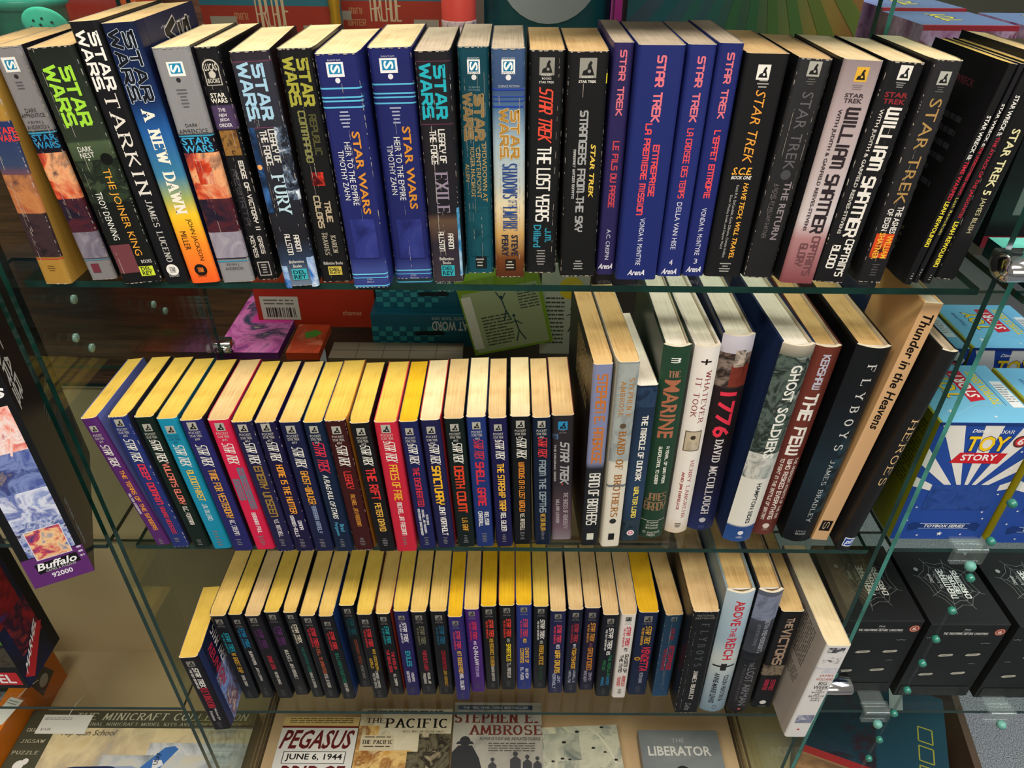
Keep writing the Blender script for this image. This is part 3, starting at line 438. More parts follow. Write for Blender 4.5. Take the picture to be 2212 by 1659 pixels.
('b24',[270.7,8.0,3.62,27.0,173.6,0.0,106.0,1,0,1.8],'1a1a1c','121214','cream','black paperback with large white letters under a small dark red heading',0,2,[('K',0.041,'dcdad2',0.02,0.34),('F',0.077,0.102,'8a8a86'),('H','STAR',0,0.64,0.118,0.139,'8c2a30','b'),('H','TREK',0,0.62,0.145,0.165,'8c2a30','b'),('T','WILLIAM SHATNER',0.1,0.4,0.183,0.757,'e0dcd4','t'),('T','WITH JUDITH & GARFIELD REEVES-STEVENS',-0.26,0.14,0.187,0.75,'c8c4bc','b'),('T', "CAPTAIN'S", 0.2,0.26,0.776,0.963,'e0dcd4','t'),('T','BLOOD',-0.16,0.26,0.809,0.923,'e0dcd4','t')]),
('b25',[306.0,9.6,2.05,21.2,175.1,0.0,106.0,1,1.8,1.8],[(0,'272629'),(0.968,'1c1b1d')],'18181a','cream','black paperback with dull gold lettering and a small red flame patch near the foot',0,2,[('K',0.069,'a8a8a0',0.0,0.4),('F',0.101,0.127,'5c5c5a'),('P',-0.4,0.3,0.75,0.871,['3a1412','d84a20','8a2818'],50),('T','STAR TREK',0.02,0.42,0.149,0.608,'a8864e','on'),('T','THE ASHES',0.16,0.24,0.616,0.748,'dcd8d0','b'),('T','OF EDEN',-0.18,0.24,0.629,0.736,'dcd8d0','b'),('T','WILLIAM',0.16,0.24,0.757,0.873,'e8b038','b'),('T','SHATNER',-0.18,0.24,0.746,0.879,'e8b038','b'),('F',0.9,0.968,'4a4a4a')]),
('b26',[337.1,6.0,6.32,6.6,174.7,0.0,106.0,1,1.8,1.19],'161618','141416','yellow','thin black paperback with yellow page edges, first of three slim ones by the right glass',0,0,[('T','STAR WRECK III:',0,0.5,0.205,0.393,'e4e2dc','b'),('T','TIME WARPED',0,0.5,0.397,0.577,'c02c3c','b'),('T','LEAH REWOLINSKI',0,0.56,0.582,0.802,'e8d83c','b'),('F',0.936,0.975,'8a8a88')]),
('b27',[345.3,9.4,6.45,4.5,174.3,0.0,106.0,1,1.19,0],'1c1c20','141416','yellow','thinnest black paperback with white, red and yellow print, second slim one by the right glass',0,0,[('T','STAR WRECK 6:',0,0.55,0.158,0.34,'e4e2dc','b'),('T','THE UNDISCOVERED NACHO',0,0.55,0.34,0.556,'c02c3c','b'),('T','Leah Rewolinski',0,0.5,0.569,0.748,'c8c04a','n'),('F',0.924,0.964,'a8a8a6')]),
('b28',[354.4,8.1,5.49,7.3,174.2,0.0,106.0,1,0,1.5],'19191b','141416','yellow','thin black paperback with a long red subtitle, third slim one by the right glass',0,0,[('T','STAR WRECK II:',0,0.5,0.124,0.291,'e4e2dc','b'),('T','THE ATTACK OF THE JARGONITES',0,0.5,0.295,0.664,'b82a3a','b'),('T','LEAH REWOLINSKI',0,0.55,0.682,0.911,'e8d83c','b'),('F',0.95,0.985,'8a8a88')]),
('b29',[373.8,15.9,4.44,18.5,177.8,0.0,106.0,1,1.5,0.38],'18181a','1c1c20','tan','black paperback with pale yellow capitals, last on the top shelf before the right glass',0,1,[('T','STAR TREK 5',0,0.36,0.29,0.581,'dcd6a4','b'),('T','JAMES BLISH',0,0.28,0.594,0.762,'c8c094','n')]),
('c1',[-374.0,-0.6,-8.34,16.4,174.5,0.0,106.0,2,0.63,0.89],'532767','5a62a0','yellow','purple paperback leaning outward at the left end of the middle shelf',0,0,[('K',0.074,'a8a69c',0,0.42),('H','POCKET',0,0.55,0.111,0.128,'c8c6be','n'),('H','STAR TREK',0,0.55,0.134,0.151,'c8c6be','n'),('H','#19',0,0.24,0.157,0.174,'c8c6be','n'),('T','STAR TREK',0.04,0.5,0.192,0.349,'e8e6de','it'),('T','THE TEARS OF THE SINGERS',0.14,0.3,0.383,0.868,'dc9038','t'),('T','MELINDA SNODGRASS',-0.22,0.16,0.56,0.726,'cfc8d4','t'),('F',0.941,0.996,'77757a')]),
('c2',[-354.1,-3.3,-5.01,18.9,177.9,0.0,106.0,2,0.89,1.8],'24306c','23232c','yellow','blue paperback with a red title, second from the left end of the middle shelf',0,1,[('K',0.041,'a8a69c',0,0.42),('H','POCKET',0,0.55,0.076,0.093,'c8c6be','n'),('H','STAR TREK',0,0.55,0.098,0.115,'c8c6be','n'),('H','#33',0,0.24,0.12,0.137,'c8c6be','n'),('T','STAR TREK',0.04,0.5,0.156,0.314,'e8e6de','it'),('T','DEEP DOMAIN',0.06,0.4,0.336,0.638,'d8344c','t'),('T','HOWARD WEINSTEIN',0.06,0.26,0.66,0.883,'c83448','t'),('F',0.918,0.958,'77757a')]),
('c3',[-330.9,-3.3,-4.46,19.2,177.7,0.0,106.0,2,1.8,1.02],'10201a','10140f','yellow','dark green paperback with a salmon title, beside the turquoise one',0,0,[('K',0.07,'a8a69c',0,0.42),('H','POCKET',0,0.55,0.106,0.123,'c8c6be','n'),('H','STAR TREK',0,0.55,0.129,0.145,'c8c6be','n'),('H','#44',0,0.24,0.151,0.168,'c8c6be','n'),('T','STAR TREK',0.04,0.5,0.16,0.315,'e8e6de','it'),('T', "VULCAN'S GLORY", 0.06,0.36,0.327,0.636,'e07868','t'),('T','D.C. FONTANA',0.06,0.26,0.658,0.804,'dcd8d0','t'),('F',0.931,0.982,'77757a')]),
('c4',[-308.3,-4.9,-4.64,20.2,177.3,0.0,106.0,2,1.02,0.82],'1787a8','14485a','yellow','turquoise paperback with a yellow title',0,0,[('K',0.074,'a8a69c',0,0.42),('H','POCKET',0,0.55,0.11,0.127,'1c4a5c','n'),('H','STAR TREK',0,0.55,0.132,0.149,'1c4a5c','n'),('H','#37',0,0.24,0.155,0.172,'1c4a5c','n'),('T','STAR TREK',0.04,0.5,0.184,0.333,'e8e6de','it'),('T','BLOODTHIRST',0.06,0.36,0.366,0.599,'dcbc58','t'),('T','J.M. DILLARD',0.06,0.26,0.623,0.757,'c0d4d8','t'),('F',0.842,0.981,'77757a')]),
('c5',[-285.5,-7.4,-4.34,21.5,177.5,0.0,106.0,2,0.82,1.22],'23235e','16161c','yellow','indigo paperback with a long orange title, just right of the turquoise one',0,0,[('K',0.04,'a8a69c',0,0.42),('H','POCKET',0,0.55,0.075,0.092,'c8c6be','n'),('H','STAR TREK',0,0.55,0.098,0.114,'c8c6be','n'),('H','#39',0,0.24,0.12,0.137,'c8c6be','n'),('T','STAR TREK',0.04,0.5,0.172,0.319,'e8e6de','it'),('T','TIME FOR YESTERDAY',0.06,0.36,0.348,0.723,'e0a040','t'),('T','A.C. CRISPIN',0.06,0.26,0.742,0.866,'d8d4dc','t'),('F',0.9,0.955,'77757a')]),
('c6',[-261.4,-5.6,-4.04,21.2,176.7,0.0,106.0,2,1.22,0.63],'cc2048','b01c40','tan','crimson paperback with grey-blue title blocks',0,0,[('K',0.047,'a8a69c',0,0.42),('H','POCKET',0,0.55,0.083,0.099,'c8c6be','n'),('H','STAR TREK',0,0.55,0.105,0.122,'c8c6be','n'),('H','#41',0,0.24,0.127,0.144,'c8c6be','n'),('T','STAR TREK',0.04,0.5,0.163,0.308,'e8e6de','it'),('R',0.04,0.36,0.338,0.661,'5f7484'),('R',-0.34,-0.02,0.419,0.586,'5f7484'),('T','THE THREE-MINUTE',0.2,0.2,0.341,0.658,'a44a66','t'),('T','UNIVERSE',-0.18,0.2,0.424,0.58,'a44a66','t'),('T','BARBARA PAUL',0.06,0.22,0.688,0.857,'e4d4d8','t'),('F',0.88,0.962,'77757a')]),
('c7',[-239.1,-8.1,-3.91,20.3,176.6,0.0,106.0,2,0.63,0.0],'1e1c41','141423','yellow','dark indigo paperback with a wide dull gold title',0,1,[('K',0.043,'a8a69c',0,0.42),('H','POCKET',0,0.55,0.078,0.095,'c8c6be','n'),('H','STAR TREK',0,0.55,0.101,0.118,'c8c6be','n'),('H','#51',0,0.24,0.123,0.14,'c8c6be','n'),('T','STAR TREK',0.04,0.5,0.145,0.294,'e8e6de','it'),('T','ENEMY UNSEEN',0.06,0.42,0.314,0.703,'927438','t'),('T','V.E. MITCHELL',0.06,0.24,0.728,0.875,'cfc8cc','t'),('F',0.889,0.956,'77757a')]),
('c8',[-218.3,-7.6,-3.64,20.7,176.0,0.0,106.0,2,0.0,0.06],'191439','211441','straw','dark violet paperback with an orange title and a two-line author name',0,1,[('K',0.036,'a8a69c',0,0.42),('H','POCKET',0,0.55,0.072,0.089,'c8c6be','n'),('H','STAR TREK',0,0.55,0.094,0.111,'c8c6be','n'),('H','#52',0,0.24,0.117,0.134,'c8c6be','n'),('T','STAR TREK',0.04,0.5,0.138,0.273,'e8e6de','it'),('T','HOME IS THE HUNTER',0.06,0.34,0.303,0.678,'e89a34','t'),('T','DANA',0.2,0.2,0.742,0.813,'d8d4dc','t'),('T','KRAMER-ROLLS',-0.12,0.2,0.697,0.87,'d8d4dc','t'),('F',0.893,0.97,'77757a')]),
('c9',[-197.1,-7.3,-3.02,20.9,176.0,0.0,106.0,2,0.06,0.59],'181c3e','13192e','straw','navy paperback with a short orange title and grey-blue author name',0,0,[('K',0.05,'a8a69c',0,0.42),('H','POCKET',0,0.55,0.086,0.103,'c8c6be','n'),('H','STAR TREK',0,0.55,0.108,0.125,'c8c6be','n'),('H','#53',0,0.24,0.131,0.148,'c8c6be','n'),('T','STAR TREK',0.04,0.5,0.176,0.318,'e8e6de','it'),('T','GHOST-WALKER',0.06,0.36,0.348,0.602,'e09a34','t'),('T','BARBARA HAMBLY',0.06,0.24,0.619,0.841,'8494b4','t'),('F',0.893,0.97,'77757a')]),
('c10',[-175.7,-7.3,-2.9,19.0,176.0,0.0,106.0,2,0.59,0.22],'122039','214060','yellow','navy paperback with a large red heading and a long white title',0,0,[('K',0.048,'a8a69c',0,0.42),('H','POCKET',0,0.55,0.084,0.101,'c8c6be','n'),('H','STAR TREK',0,0.55,0.107,0.124,'c8c6be','n'),('H','#54',0,0.24,0.129,0.146,'c8c6be','n'),('T','STAR TREK',0.04,0.56,0.142,0.351,'cc3048','it'),('T','A FLAG FULL OF STARS',0.0,0.3,0.376,0.721,'e2e0da','ib'),('T','Brad',0.22,0.24,0.766,0.828,'4a9abc','b'),('T','Ferguson',-0.1,0.24,0.751,0.863,'4a9abc','b'),('F',0.892,0.962,'77757a')]),
('c11',[-154.4,-5.6,-3.11,20.9,176.9,0.0,106.0,2,0.22,1.52],'381313','b0702c','yellow','dark maroon paperback with a ragged foot',0,1,[('K',0.064,'a8a69c',0,0.42),('H','POCKET',0,0.55,0.101,0.117,'c8c6be','n'),('H','STAR TREK',0,0.55,0.123,0.14,'c8c6be','n'),('H','#56',0,0.24,0.145,0.162,'c8c6be','n'),('T','STAR TREK',0.04,0.5,0.172,0.317,'e8e6de','it'),('T','LEGACY',0.04,0.36,0.362,0.49,'cc3434','t'),('T','MICHAEL JAN FRIEDMAN',0.04,0.22,0.537,0.793,'c08434','t'),('F',0.89,0.961,'77757a')]),
('c12',[-129.7,-7.0,-3.55,19.2,175.4,0.0,106.0,2,1.52,0.11],'141417','1a141c','yellow','black paperback with big red title and yellow author name, left of the bright red one',0,0,[('K',0.058,'a8a69c',0,0.42),('H','POCKET',0,0.55,0.094,0.111,'c8c6be','n'),('H','STAR TREK',0,0.55,0.117,0.134,'c8c6be','n'),('H','#57',0,0.24,0.139,0.157,'c8c6be','n'),('T','STAR TREK',0.04,0.5,0.157,0.298,'e8e6de','it'),('T','THE RIFT',0.04,0.5,0.325,0.561,'d83434','t'),('T','PETER DAVID',0.04,0.36,0.593,0.822,'dca848','t'),('F',0.885,0.956,'77757a')]),
('c13',[-108.7,-6.7,-2.47,21.8,176.4,0.0,106.0,2,0.11,0.23],'bc2238','c42c44','yellow','bright red paperback with a yellow title',0,0,[('K',0.045,'a8a69c',0,0.42),('H','POCKET',0,0.55,0.081,0.098,'c8c6be','n'),('H','STAR TREK',0,0.55,0.103,0.12,'c8c6be','n'),('H','#58',0,0.24,0.126,0.143,'c8c6be','n'),('T','STAR TREK',0.04,0.5,0.135,0.277,'e8e6de','it'),('T','FACES OF FIRE',0.04,0.38,0.302,0.569,'ecb43a','t'),('T','MICHAEL JAN FRIEDMAN',0.04,0.24,0.59,0.857,'e8dcd8','t'),('F',0.874,0.945,'77757a')]),
('c14',[-86.2,-2.3,-3.01,18.5,174.0,0.0,106.0,2,0.23,0.47],'1b2050','191c33','deepyellow','blue paperback with a red title and three tiny author lines, deep yellow pages',0,0,[('K',0.069,'a8a69c',0,0.42),('H','POCKET',0,0.55,0.106,0.123,'c8c6be','n'),('H','STAR TREK',0,0.55,0.129,0.146,'c8c6be','n'),('H','#59',0,0.24,0.152,0.17,'c8c6be','n'),('T','STAR TREK',0.04,0.5,0.16,0.303,'e8e6de','it'),('T','THE DISINHERITED',0.02,0.36,0.334,0.636,'cc3040','t'),('T','PETER DAVID',0.24,0.13,0.708,0.793,'dcdce0','t'),('T','MICHAEL JAN FRIEDMAN',0.04,0.13,0.667,0.863,'dcdce0','t'),('T','AND ROBERT GREENBERGER',-0.18,0.13,0.658,0.881,'dcdce0','t'),('F',0.899,0.97,'77757a')]),
('c15',[-66.0,-1.2,-2.85,19.5,175.2,0.0,106.0,2,0.47,1.04],'1c1c44','b03038','cream','indigo paperback with a big yellow title and pale cream pages',0,0,[('K',0.07,'a8a69c',0,0.42),('H','POCKET',0,0.55,0.107,0.124,'c8c6be','n'),('H','STAR TREK',0,0.55,0.13,0.147,'c8c6be','n'),('H','#61',0,0.24,0.152,0.17,'c8c6be','n'),('T','STAR TREK',0.04,0.5,0.17,0.312,'e8e6de','it'),('T','SANCTUARY',0.0,0.46,0.332,0.627,'ecb428','t'),('T','JOHN VORNHOLT',0.04,0.32,0.641,0.887,'e4e2dc','t'),('F',0.905,0.97,'77757a')]),
('c16',[-44.1,0.6,-2.59,19.6,175.9,0.0,106.0,2,1.04,0.27],'101c1a','14181c','tan','black paperback with a very large red-orange title, left of the royal blue one',0,0,[('K',0.062,'a8a69c',0,0.42),('H','POCKET',0,0.55,0.098,0.115,'c8c6be','n'),('H','STAR TREK',0,0.55,0.121,0.138,'c8c6be','n'),('H','#62',0,0.24,0.144,0.161,'c8c6be','n'),('T','STAR TREK',0.04,0.5,0.171,0.313,'e8e6de','it'),('T','DEATH COUNT',0.0,0.5,0.343,0.703,'dc4428','t'),('T','L.A. GRAF',0.04,0.3,0.753,0.862,'dca034','t'),('F',0.897,0.968,'77757a')]),
('c17',[-23.9,1.1,-2.28,19.2,177.4,0.0,106.0,2,0.27,0.85],'1e316c','1b2146','cream','royal blue paperback with a red heading and big red title',0,0,[('K',0.057,'a8a69c',0,0.42),('H','POCKET',0,0.55,0.093,0.11,'c8c6be','n'),('H','STAR TREK',0,0.55,0.115,0.132,'c8c6be','n'),('H','#63',0,0.24,0.138,0.155,'c8c6be','n'),('T','STAR TREK',0.04,0.5,0.155,0.295,'cc3444','it'),('T','SHELL GAME',0.02,0.46,0.32,0.652,'cc3040','t'),('T','MELISSA',0.2,0.24,0.707,0.813,'e0e0e0','t'),('T','CRANDALL',-0.14,0.24,0.703,0.825,'e0e0e0','t'),('F',0.882,0.964,'77757a')]),
('c18',[-2.6,1.2,-2.54,17.9,176.4,0.0,106.0,2,0.85,0.09],'1a1844','161626','tan','violet-blue paperback with a long yellow title, right of the royal blue one',0,0,[('K',0.065,'a8a69c',0,0.42),('H','POCKET',0,0.55,0.101,0.118,'c8c6be','n'),('H','STAR TREK',0,0.55,0.124,0.141,'c8c6be','n'),('H','#64',0,0.24,0.146,0.164,'c8c6be','n'),('T','STAR TREK',0.04,0.5,0.154,0.29,'e8e6de','it'),('T','THE STARSHIP TRAP',0.02,0.4,0.325,0.693,'ecb43a','t'),('T','MEL GILDEN',0.02,0.32,0.71,0.863,'e4e2dc','t'),('F',0.892,0.963,'77757a')]),
('c19',[16.8,4.8,-1.78,20.0,175.9,0.0,106.0,2,0.09,0.57],'111316','141416','cream','black paperback with a thin orange title, third from the right among the small paperbacks',0,0,[('K',0.054,'a8a69c',0,0.42),('H','POCKET',0,0.55,0.09,0.107,'c8c6be','n'),('H','STAR TREK',0,0.55,0.113,0.13,'c8c6be','n'),('H','#65',0,0.24,0.136,0.153,'c8c6be','n'),('T','STAR TREK',0.04,0.5,0.153,0.295,'e8e6de','it'),('T','WINDOWS ON A LOST WORLD',0.02,0.3,0.33,0.717,'dc8a34','t'),('T','V.E. MITCHELL',0.02,0.24,0.734,0.877,'dcd4c4','t'),('F',0.889,0.96,'77757a')]),
('c20',[39.1,4.5,-2.39,18.1,174.9,0.0,106.0,2,0.57,0.05],'101b30','131620','tan','navy paperback with a pale grey title and gold author name',0,0,[('K',0.046,'a8a69c',0,0.42),('H','POCKET',0,0.55,0.082,0.099,'c8c6be','n'),('H','STAR TREK',0,0.55,0.105,0.122,'c8c6be','n'),('H','#66',0,0.24,0.128,0.145,'c8c6be','n'),('T','STAR TREK',0.04,0.5,0.141,0.283,'d83a3a','it'),('T','FROM THE DEPTHS',0.02,0.4,0.308,0.718,'86949c','t'),('T','VICTOR MILAN',0.02,0.3,0.732,0.874,'cca040','t'),('F',0.879,0.957,'77757a')]),
('c21',[59.7,11.8,-2.24,22.4,172.0,0.0,106.0,2,0.05,0],[(0,'2a2629'),(0.513,'2c272c'),(0.796,'5a4650'),(0.891,'6a5662'),(1,'857c84')],'6a262c','tan','dark grey paperback with slanted silver lettering and a blue emblem, beside the tall trade paperbacks',0,0,[('K',0.072,'2a86b8',0,0.42),('H','POCKET',0,0.22,0.101,0.111,'8a8a8a','n'),('H','STAR TREK',0,0.34,0.119,0.128,'8a8a8a','n'),('T','STAR TREK',0.1,0.42,0.2,0.513,'a8a8aa','it'),('T','THE ORIGINAL SERIES',-0.34,0.1,0.21,0.497,'b8b4b4','b'),('E',0.0,0.04,0.521,'e84a4a'),('P',-0.45,-0.2,0.13,0.17,['2a2629','5a7aa8','e0e8f4'],60),('T','THE SHOCKS OF ADVERSITY',0.18,0.22,0.59,0.897,'a89ea4','t'),('T','WILLIAM LEISNER',-0.2,0.16,0.646,0.849,'a89ea4','t')]),
('c22',[89.9,3.7,-0.88,18.6,237.0,3.5,155.0,2,0,1.4],[(0,'7d84a6'),(0.497,'7a80a0'),(0.53,'22242a'),(1,'1c1e22')],'1d1c1c','ochre','tall trade paperback with a lavender and black spine and rust lettering',0,0,[('T','STEPHEN E. AMBROSE',0.0,0.56,0.048,0.497,'bc7034','t'),('T','BAND OF BROTHERS',0.0,0.62,0.558,0.864,'dcdad2','t'),('R',-0.2,0.2,0.92,0.962,'cfd0c0')]),
('c23',[112.5,2.6,-0.72,20.3,240.5,3.5,155.0,2,1.4,0.56],[(0,'869090'),(0.454,'98a09c'),(0.508,'cfcabb'),(1,'d8d2c0')],'c8c0ac','ochre','tall trade paperback with a weathered grey and cream spine, beside the lavender one',0,0,[('P',-0.5,0.5,0.008,0.49,['7c8686','a0a6a2','8c9494'],30),('T','STEPHEN E',0.2,0.26,0.073,0.262,'a8702c','sb'),('T','AMBROSE',-0.18,0.26,0.089,0.258,'a8702c','sb'),('E',0,0.16,0.305,'5a4a3a'),('T','BAND OF BROTHERS',0.02,0.42,0.335,0.811,'9c6224','sb'),('R',-0.5,0.5,0.621,0.633,'6a7074'),('E',0,0.18,0.839,'2a2c2e'),('R',-0.16,0.16,0.916,0.957,'1c1c1e')]),
('c24',[134.8,11.1,-0.97,20.7,209.0,3.5,140.0,2,0.56,0.04],[(0,'1a2a40'),(0.405,'22344c'),(0.681,'2a3e5a'),(1,'1c2c3e')],'1c2430','white','shorter navy paperback with white page edges, left of the green hardcover',0,0,[('P',-0.5,0.5,0.011,0.123,['1a2a40','2c405c','121e30'],60),('T','THE MIRACLE OF DUNKIRK',0.04,0.3,0.172,0.573,'e0ddd4','t'),('T','WALTER LORD',0.04,0.26,0.618,0.828,'e0cc58','t'),('P',-0.5,0.5,0.846,0.996,['16222e','2c3c48','0c141c'],70),('E',0,0.2,0.941,'e2dcdc'),('E',0,0.13,0.941,'d04a70'),('E',0,0.07,0.941,'e2dcdc')]),
('c25',[158.7,15.3,-0.85,26.5,249.1,0.0,160.0,2,0.04,0.01],[(0.002,'244230'),(0.699,'223e2e'),(1,'1f3a2a')],'1e2a22','white','dark green hardcover with embossed copper title letters',1,0,[('T','m',-0.02,0.34,0.049,0.071,'e4e4dc','b'),('H','THE',0,0.42,0.106,0.137,'a8765c','sb'),('T','MARINE',-0.02,0.58,0.149,0.431,'a8684c','ob'),('T','A NOVEL OF WAR FROM',0.16,0.13,0.475,0.673,'dcdcd0','t'),('T','GUADALCANAL TO KOREA',-0.12,0.13,0.475,0.676,'dcdcd0','t'),('H','JAMES',0,0.78,0.73,0.775,'8c6e50','t'),('H','BRADY',0,0.82,0.782,0.832,'8c6e50','t'),('L',0.892,'c8c8bc',0.0006),('H','THOMAS',0,0.5,0.9,0.91,'d8d8cc','n'),('H','DUNNE',0,0.5,0.917,0.927,'d8d8cc','n'),('H','BOOKS',0,0.5,0.933,0.944,'d8d8cc','n'),('H', "ST. MARTIN'S", 0,0.7,0.96,0.973,'d8d8cc','n'),('H','PRESS',0,0.34,0.977,0.989,'d8d8cc','n')]),
('c26',[188.8,23.0,-0.83,24.8,244.5,1.5,160.0,2,0.01,0.06],[(0,'e6e0d8'),(0.906,'e4ded4'),(1,'cfbfa8')],'d8d2c8','white','white hardcover with dark red serif title and a small sepia portrait photo',1,0,[('R',-0.04,0.04,0.055,0.081,'241c1c'),('R',-0.2,0.2,0.064,0.071,'241c1c'),('T','WHATEVER',0.18,0.24,0.112,0.362,'84242a','s'),('T','IT TOOK',-0.16,0.24,0.143,0.332,'84242a','s'),('R',-0.34,0.34,0.407,0.514,'6a5c48'),('R',-0.3,0.3,0.412,0.509,'bcae94'),('E',0,0.11,0.441,'3a3228'),('P',-0.22,0.22,0.463,0.507,['c8bca4','8a7c64'],60),('T','HENRY LANGREHR',0.16,0.18,0.568,0.904,'9a3438','s'),('T','AND JIM DEFELICE',-0.16,0.15,0.629,0.853,'9a3438','b'),('F',0.935,0.966,'5a5048')]),
('c27',[216.8,27.9,-0.54,30.5,253.2,0.0,160.0,2,0.06,0],[(0,'ccc8d4'),(0.09,'b4aeb8'),(0.166,'8a7a78'),(0.235,'241a1c'),(0.474,'1a1518'),(0.748,'1c1c34'),(1,'222a58')],'1c2440','white','dark hardcover with big pink-red numerals under a painted horse scene',1,0,[('P',-0.5,0.5,0.076,0.227,['6a564c','241c1a','8a7a70','3a2c28'],50),('P',-0.1,0.5,0.128,0.227,['5c241c','7a3428','3c1814'],30),('P',-0.05,0.3,0.061,0.135,['1c1c22','c8b8a8','2a2828'],60),('T','1776',0.0,0.56,0.251,0.474,'e0344c','b'),('T','DAVID McCULLOUGH',0.02,0.3,0.487,0.897,'d8d4d4','s'),('E',0,0.12,0.938,'b8b8c0'),('F',0.969,0.99,'4a5080')]),
('c28',[254.2,10.1,2.29,31.4,253.7,2.0,160.0,2,0,0.82],[(0,'b4aa98'),(0.047,'6a6c60'),(0.091,'323c38'),(0.377,'2c3836'),(0.521,'55605c'),(0.628,'d4d2c8'),(0.902,'dcdad0'),(0.912,'264682'),(1,'2a4c8a')],'1c2a48','white','hardcover with a misty jungle picture on its spine and a blue foot',1,0,[('P',-0.5,0.5,0.047,0.548,['2a3632','55645c','18201e','8a968c'],45),('P',-0.5,0.5,0.504,0.637,['8a9490','c8c8c0','5a6662'],50),('T','HAMPTON SIDES',0.12,0.16,0.66,0.889,'24282c','b'),('E',0,0.1,0.946,'d8d8dc'),('F',0.966,0.979,'c0c8d8'),('T','GHOST',0.1,0.36,0.082,0.249,'e4e4dc','b'),('T','SOLDIERS',0.08,0.36,0.274,0.525,'e4e4dc','b')]),
('c29',[285.3,21.3,2.49,27.0,246.1,0.0,160.0,2,0.82,1.8],[(0,'6a3228'),(1,'64302a')],'4a2620','ochre','brown hardcover with bold white title letters and three lines of subtitle',1,0,[('T','KERSHAW',0.02,0.3,0.037,0.192,'b4b4c4','t'),('T','THE FEW',0.0,0.5,0.22,0.525,'e4e0d8','t'),('T','THE AMERICAN KNIGHTS OF THE AIR',0.3,0.14,0.548,0.902,'d8ccc4','t'),('T','WHO RISKED EVERYTHING',0.04,0.2,0.553,0.902,'d8ccc4','t'),('T','TO FIGHT IN THE BATTLE OF BRITAIN',-0.24,0.13,0.553,0.907,'d8ccc4','t'),('E',0,0.14,0.944,'d0c4bc'),('F',0.96,0.973,'a8988c')]),
('c30',[320.4,10.9,2.95,32.9,251.8,0.0,160.0,2,1.8,0.02],[(0,'15171a'),(0.25,'14171b'),(0.589,'1a2a34'),(0.98,'101216')],'0f1012','ochre','black hardcover with widely spaced white serif letters on the middle shelf',1,0,[('P',0.1,0.5,0.372,0.826,['15181c','25424e','141719','3a5a66'],22),('T','F L Y B O Y S',0.08,0.3,0.075,0.478,'c8c8c4','s'),('T','JAMES BRADLEY',0.08,0.18,0.531,0.877,'b4b8b8','s'),('H','LITTLE,',0,0.34,0.934,0.944,'b0b0b0','n'),('H','BROWN',0,0.34,0.948,0.959,'b0b0b0','n')]),
('c31',[346.0,13.8,4.83,17.6,297.5,0.0,190.0,2,0.02,1.8],[(0,'cfa678'),(0.992,'d2ab80')],'c49a68','grey','tall thin tan hardcover with black handwritten-style lettering',2,0,[('T','Thunder in the Heavens',0.02,0.56,0.036,0.474,'17120e','h'),('R',-0.36,0.32,0.9,0.952,'1a1614'),('T','S',-0.02,0.4,0.904,0.943,'d8c0a0','s')]),
('c32',[367.0,-1.8,5.84,16.0,257.6,0.0,170.0,2,1.8,0.38],[(0,'1b1b1c'),(0.986,'1c1c1e')],'1a1a1b','grey','black hardcover with gold serif capitals leaning hard against the right glass',1,0,[('T','HEROES',0.1,0.5,0.303,0.625,'e0bc84','s'),('R',-0.3,0.42,0.925,0.974,'d8dce4'),('R',-0.26,0.38,0.93,0.969,'2a4c9c'),('H','pil',0.06,0.4,0.933,0.966,'e8ecf4','ib')]),
('d1',[-372.8,-26.3,-2.22,22.7,156.9,4.0,106.0,3,0.63,1.7],'15131a','232e54','yellow','black paperback jutting over the front edge of the lowest shelf, bright picture on its cover',0,0,[('K',0.08,'7c7a74',0,0.42),('H','POCKET',0,0.3,0.118,0.128,'6e6c68','n'),('H','STAR TREK',0,0.5,0.135,0.149,'8a8884','n'),('T','STAR TREK',0.1,0.3,0.14,0.39,'dcd8d0','it'),('T','THE NEXT GENERATION',-0.18,0.12,0.154,0.405,'dcd8d0','t'),('T','REUNION',0.06,0.44,0.403,0.673,'a8283c','sb'),('T','Michael Jan',0.14,0.18,0.692,0.86,'b8b4b4','b'),('T','Friedman',-0.14,0.18,0.725,0.864,'b8b4b4','b'),('F',0.884,0.972,'55555a')]),
('d2',[-347.2,17.4,-2.37,20.4,176.8,0.0,106.0,3,1.7,0.94],'171b20','14141a','straw','black paperback with teal heading and gold title, next to the one jutting out',0,0,[('K',0.063,'7c7a74',0,0.42),('H','POCKET',0,0.3,0.095,0.104,'6e6c68','n'),('H','STAR TREK',0,0.5,0.11,0.122,'8a8884','n'),('T','STAR TREK',0.1,0.3,0.19,0.408,'1c8c9c','it'),('T','THE NEXT GENERATION',-0.18,0.12,0.202,0.421,'1c8c9c','t'),('T','#1 GHOST SHIP',0.06,0.3,0.424,0.663,'c89a34','t'),('T','DIANE CAREY',0.06,0.2,0.696,0.834,'c8c4bc','t'),('F',0.896,0.985,'55555a')]),
('d3',[-324.6,18.8,-2.86,17.5,177.7,0.0,106.0,3,0.94,1.15],'15171b','15151a','yellow','black paperback with a blue heading and white title in the lowest book row',0,0,[('K',0.076,'7c7a74',0,0.42),('H','POCKET',0,0.3,0.109,0.118,'6e6c68','n'),('H','STAR TREK',0,0.5,0.124,0.136,'8a8884','n'),('T','STAR TREK',0.1,0.3,0.151,0.366,'1c7cac','it'),('T','THE NEXT GENERATION',-0.18,0.12,0.163,0.378,'1c7cac','t'),('T','SURVIVORS',0.06,0.24,0.413,0.575,'c4c0b8','t'),('T','JEAN LORRAH',0.06,0.2,0.608,0.777,'b0aca8','t'),('F',0.873,0.979,'55555a')]),
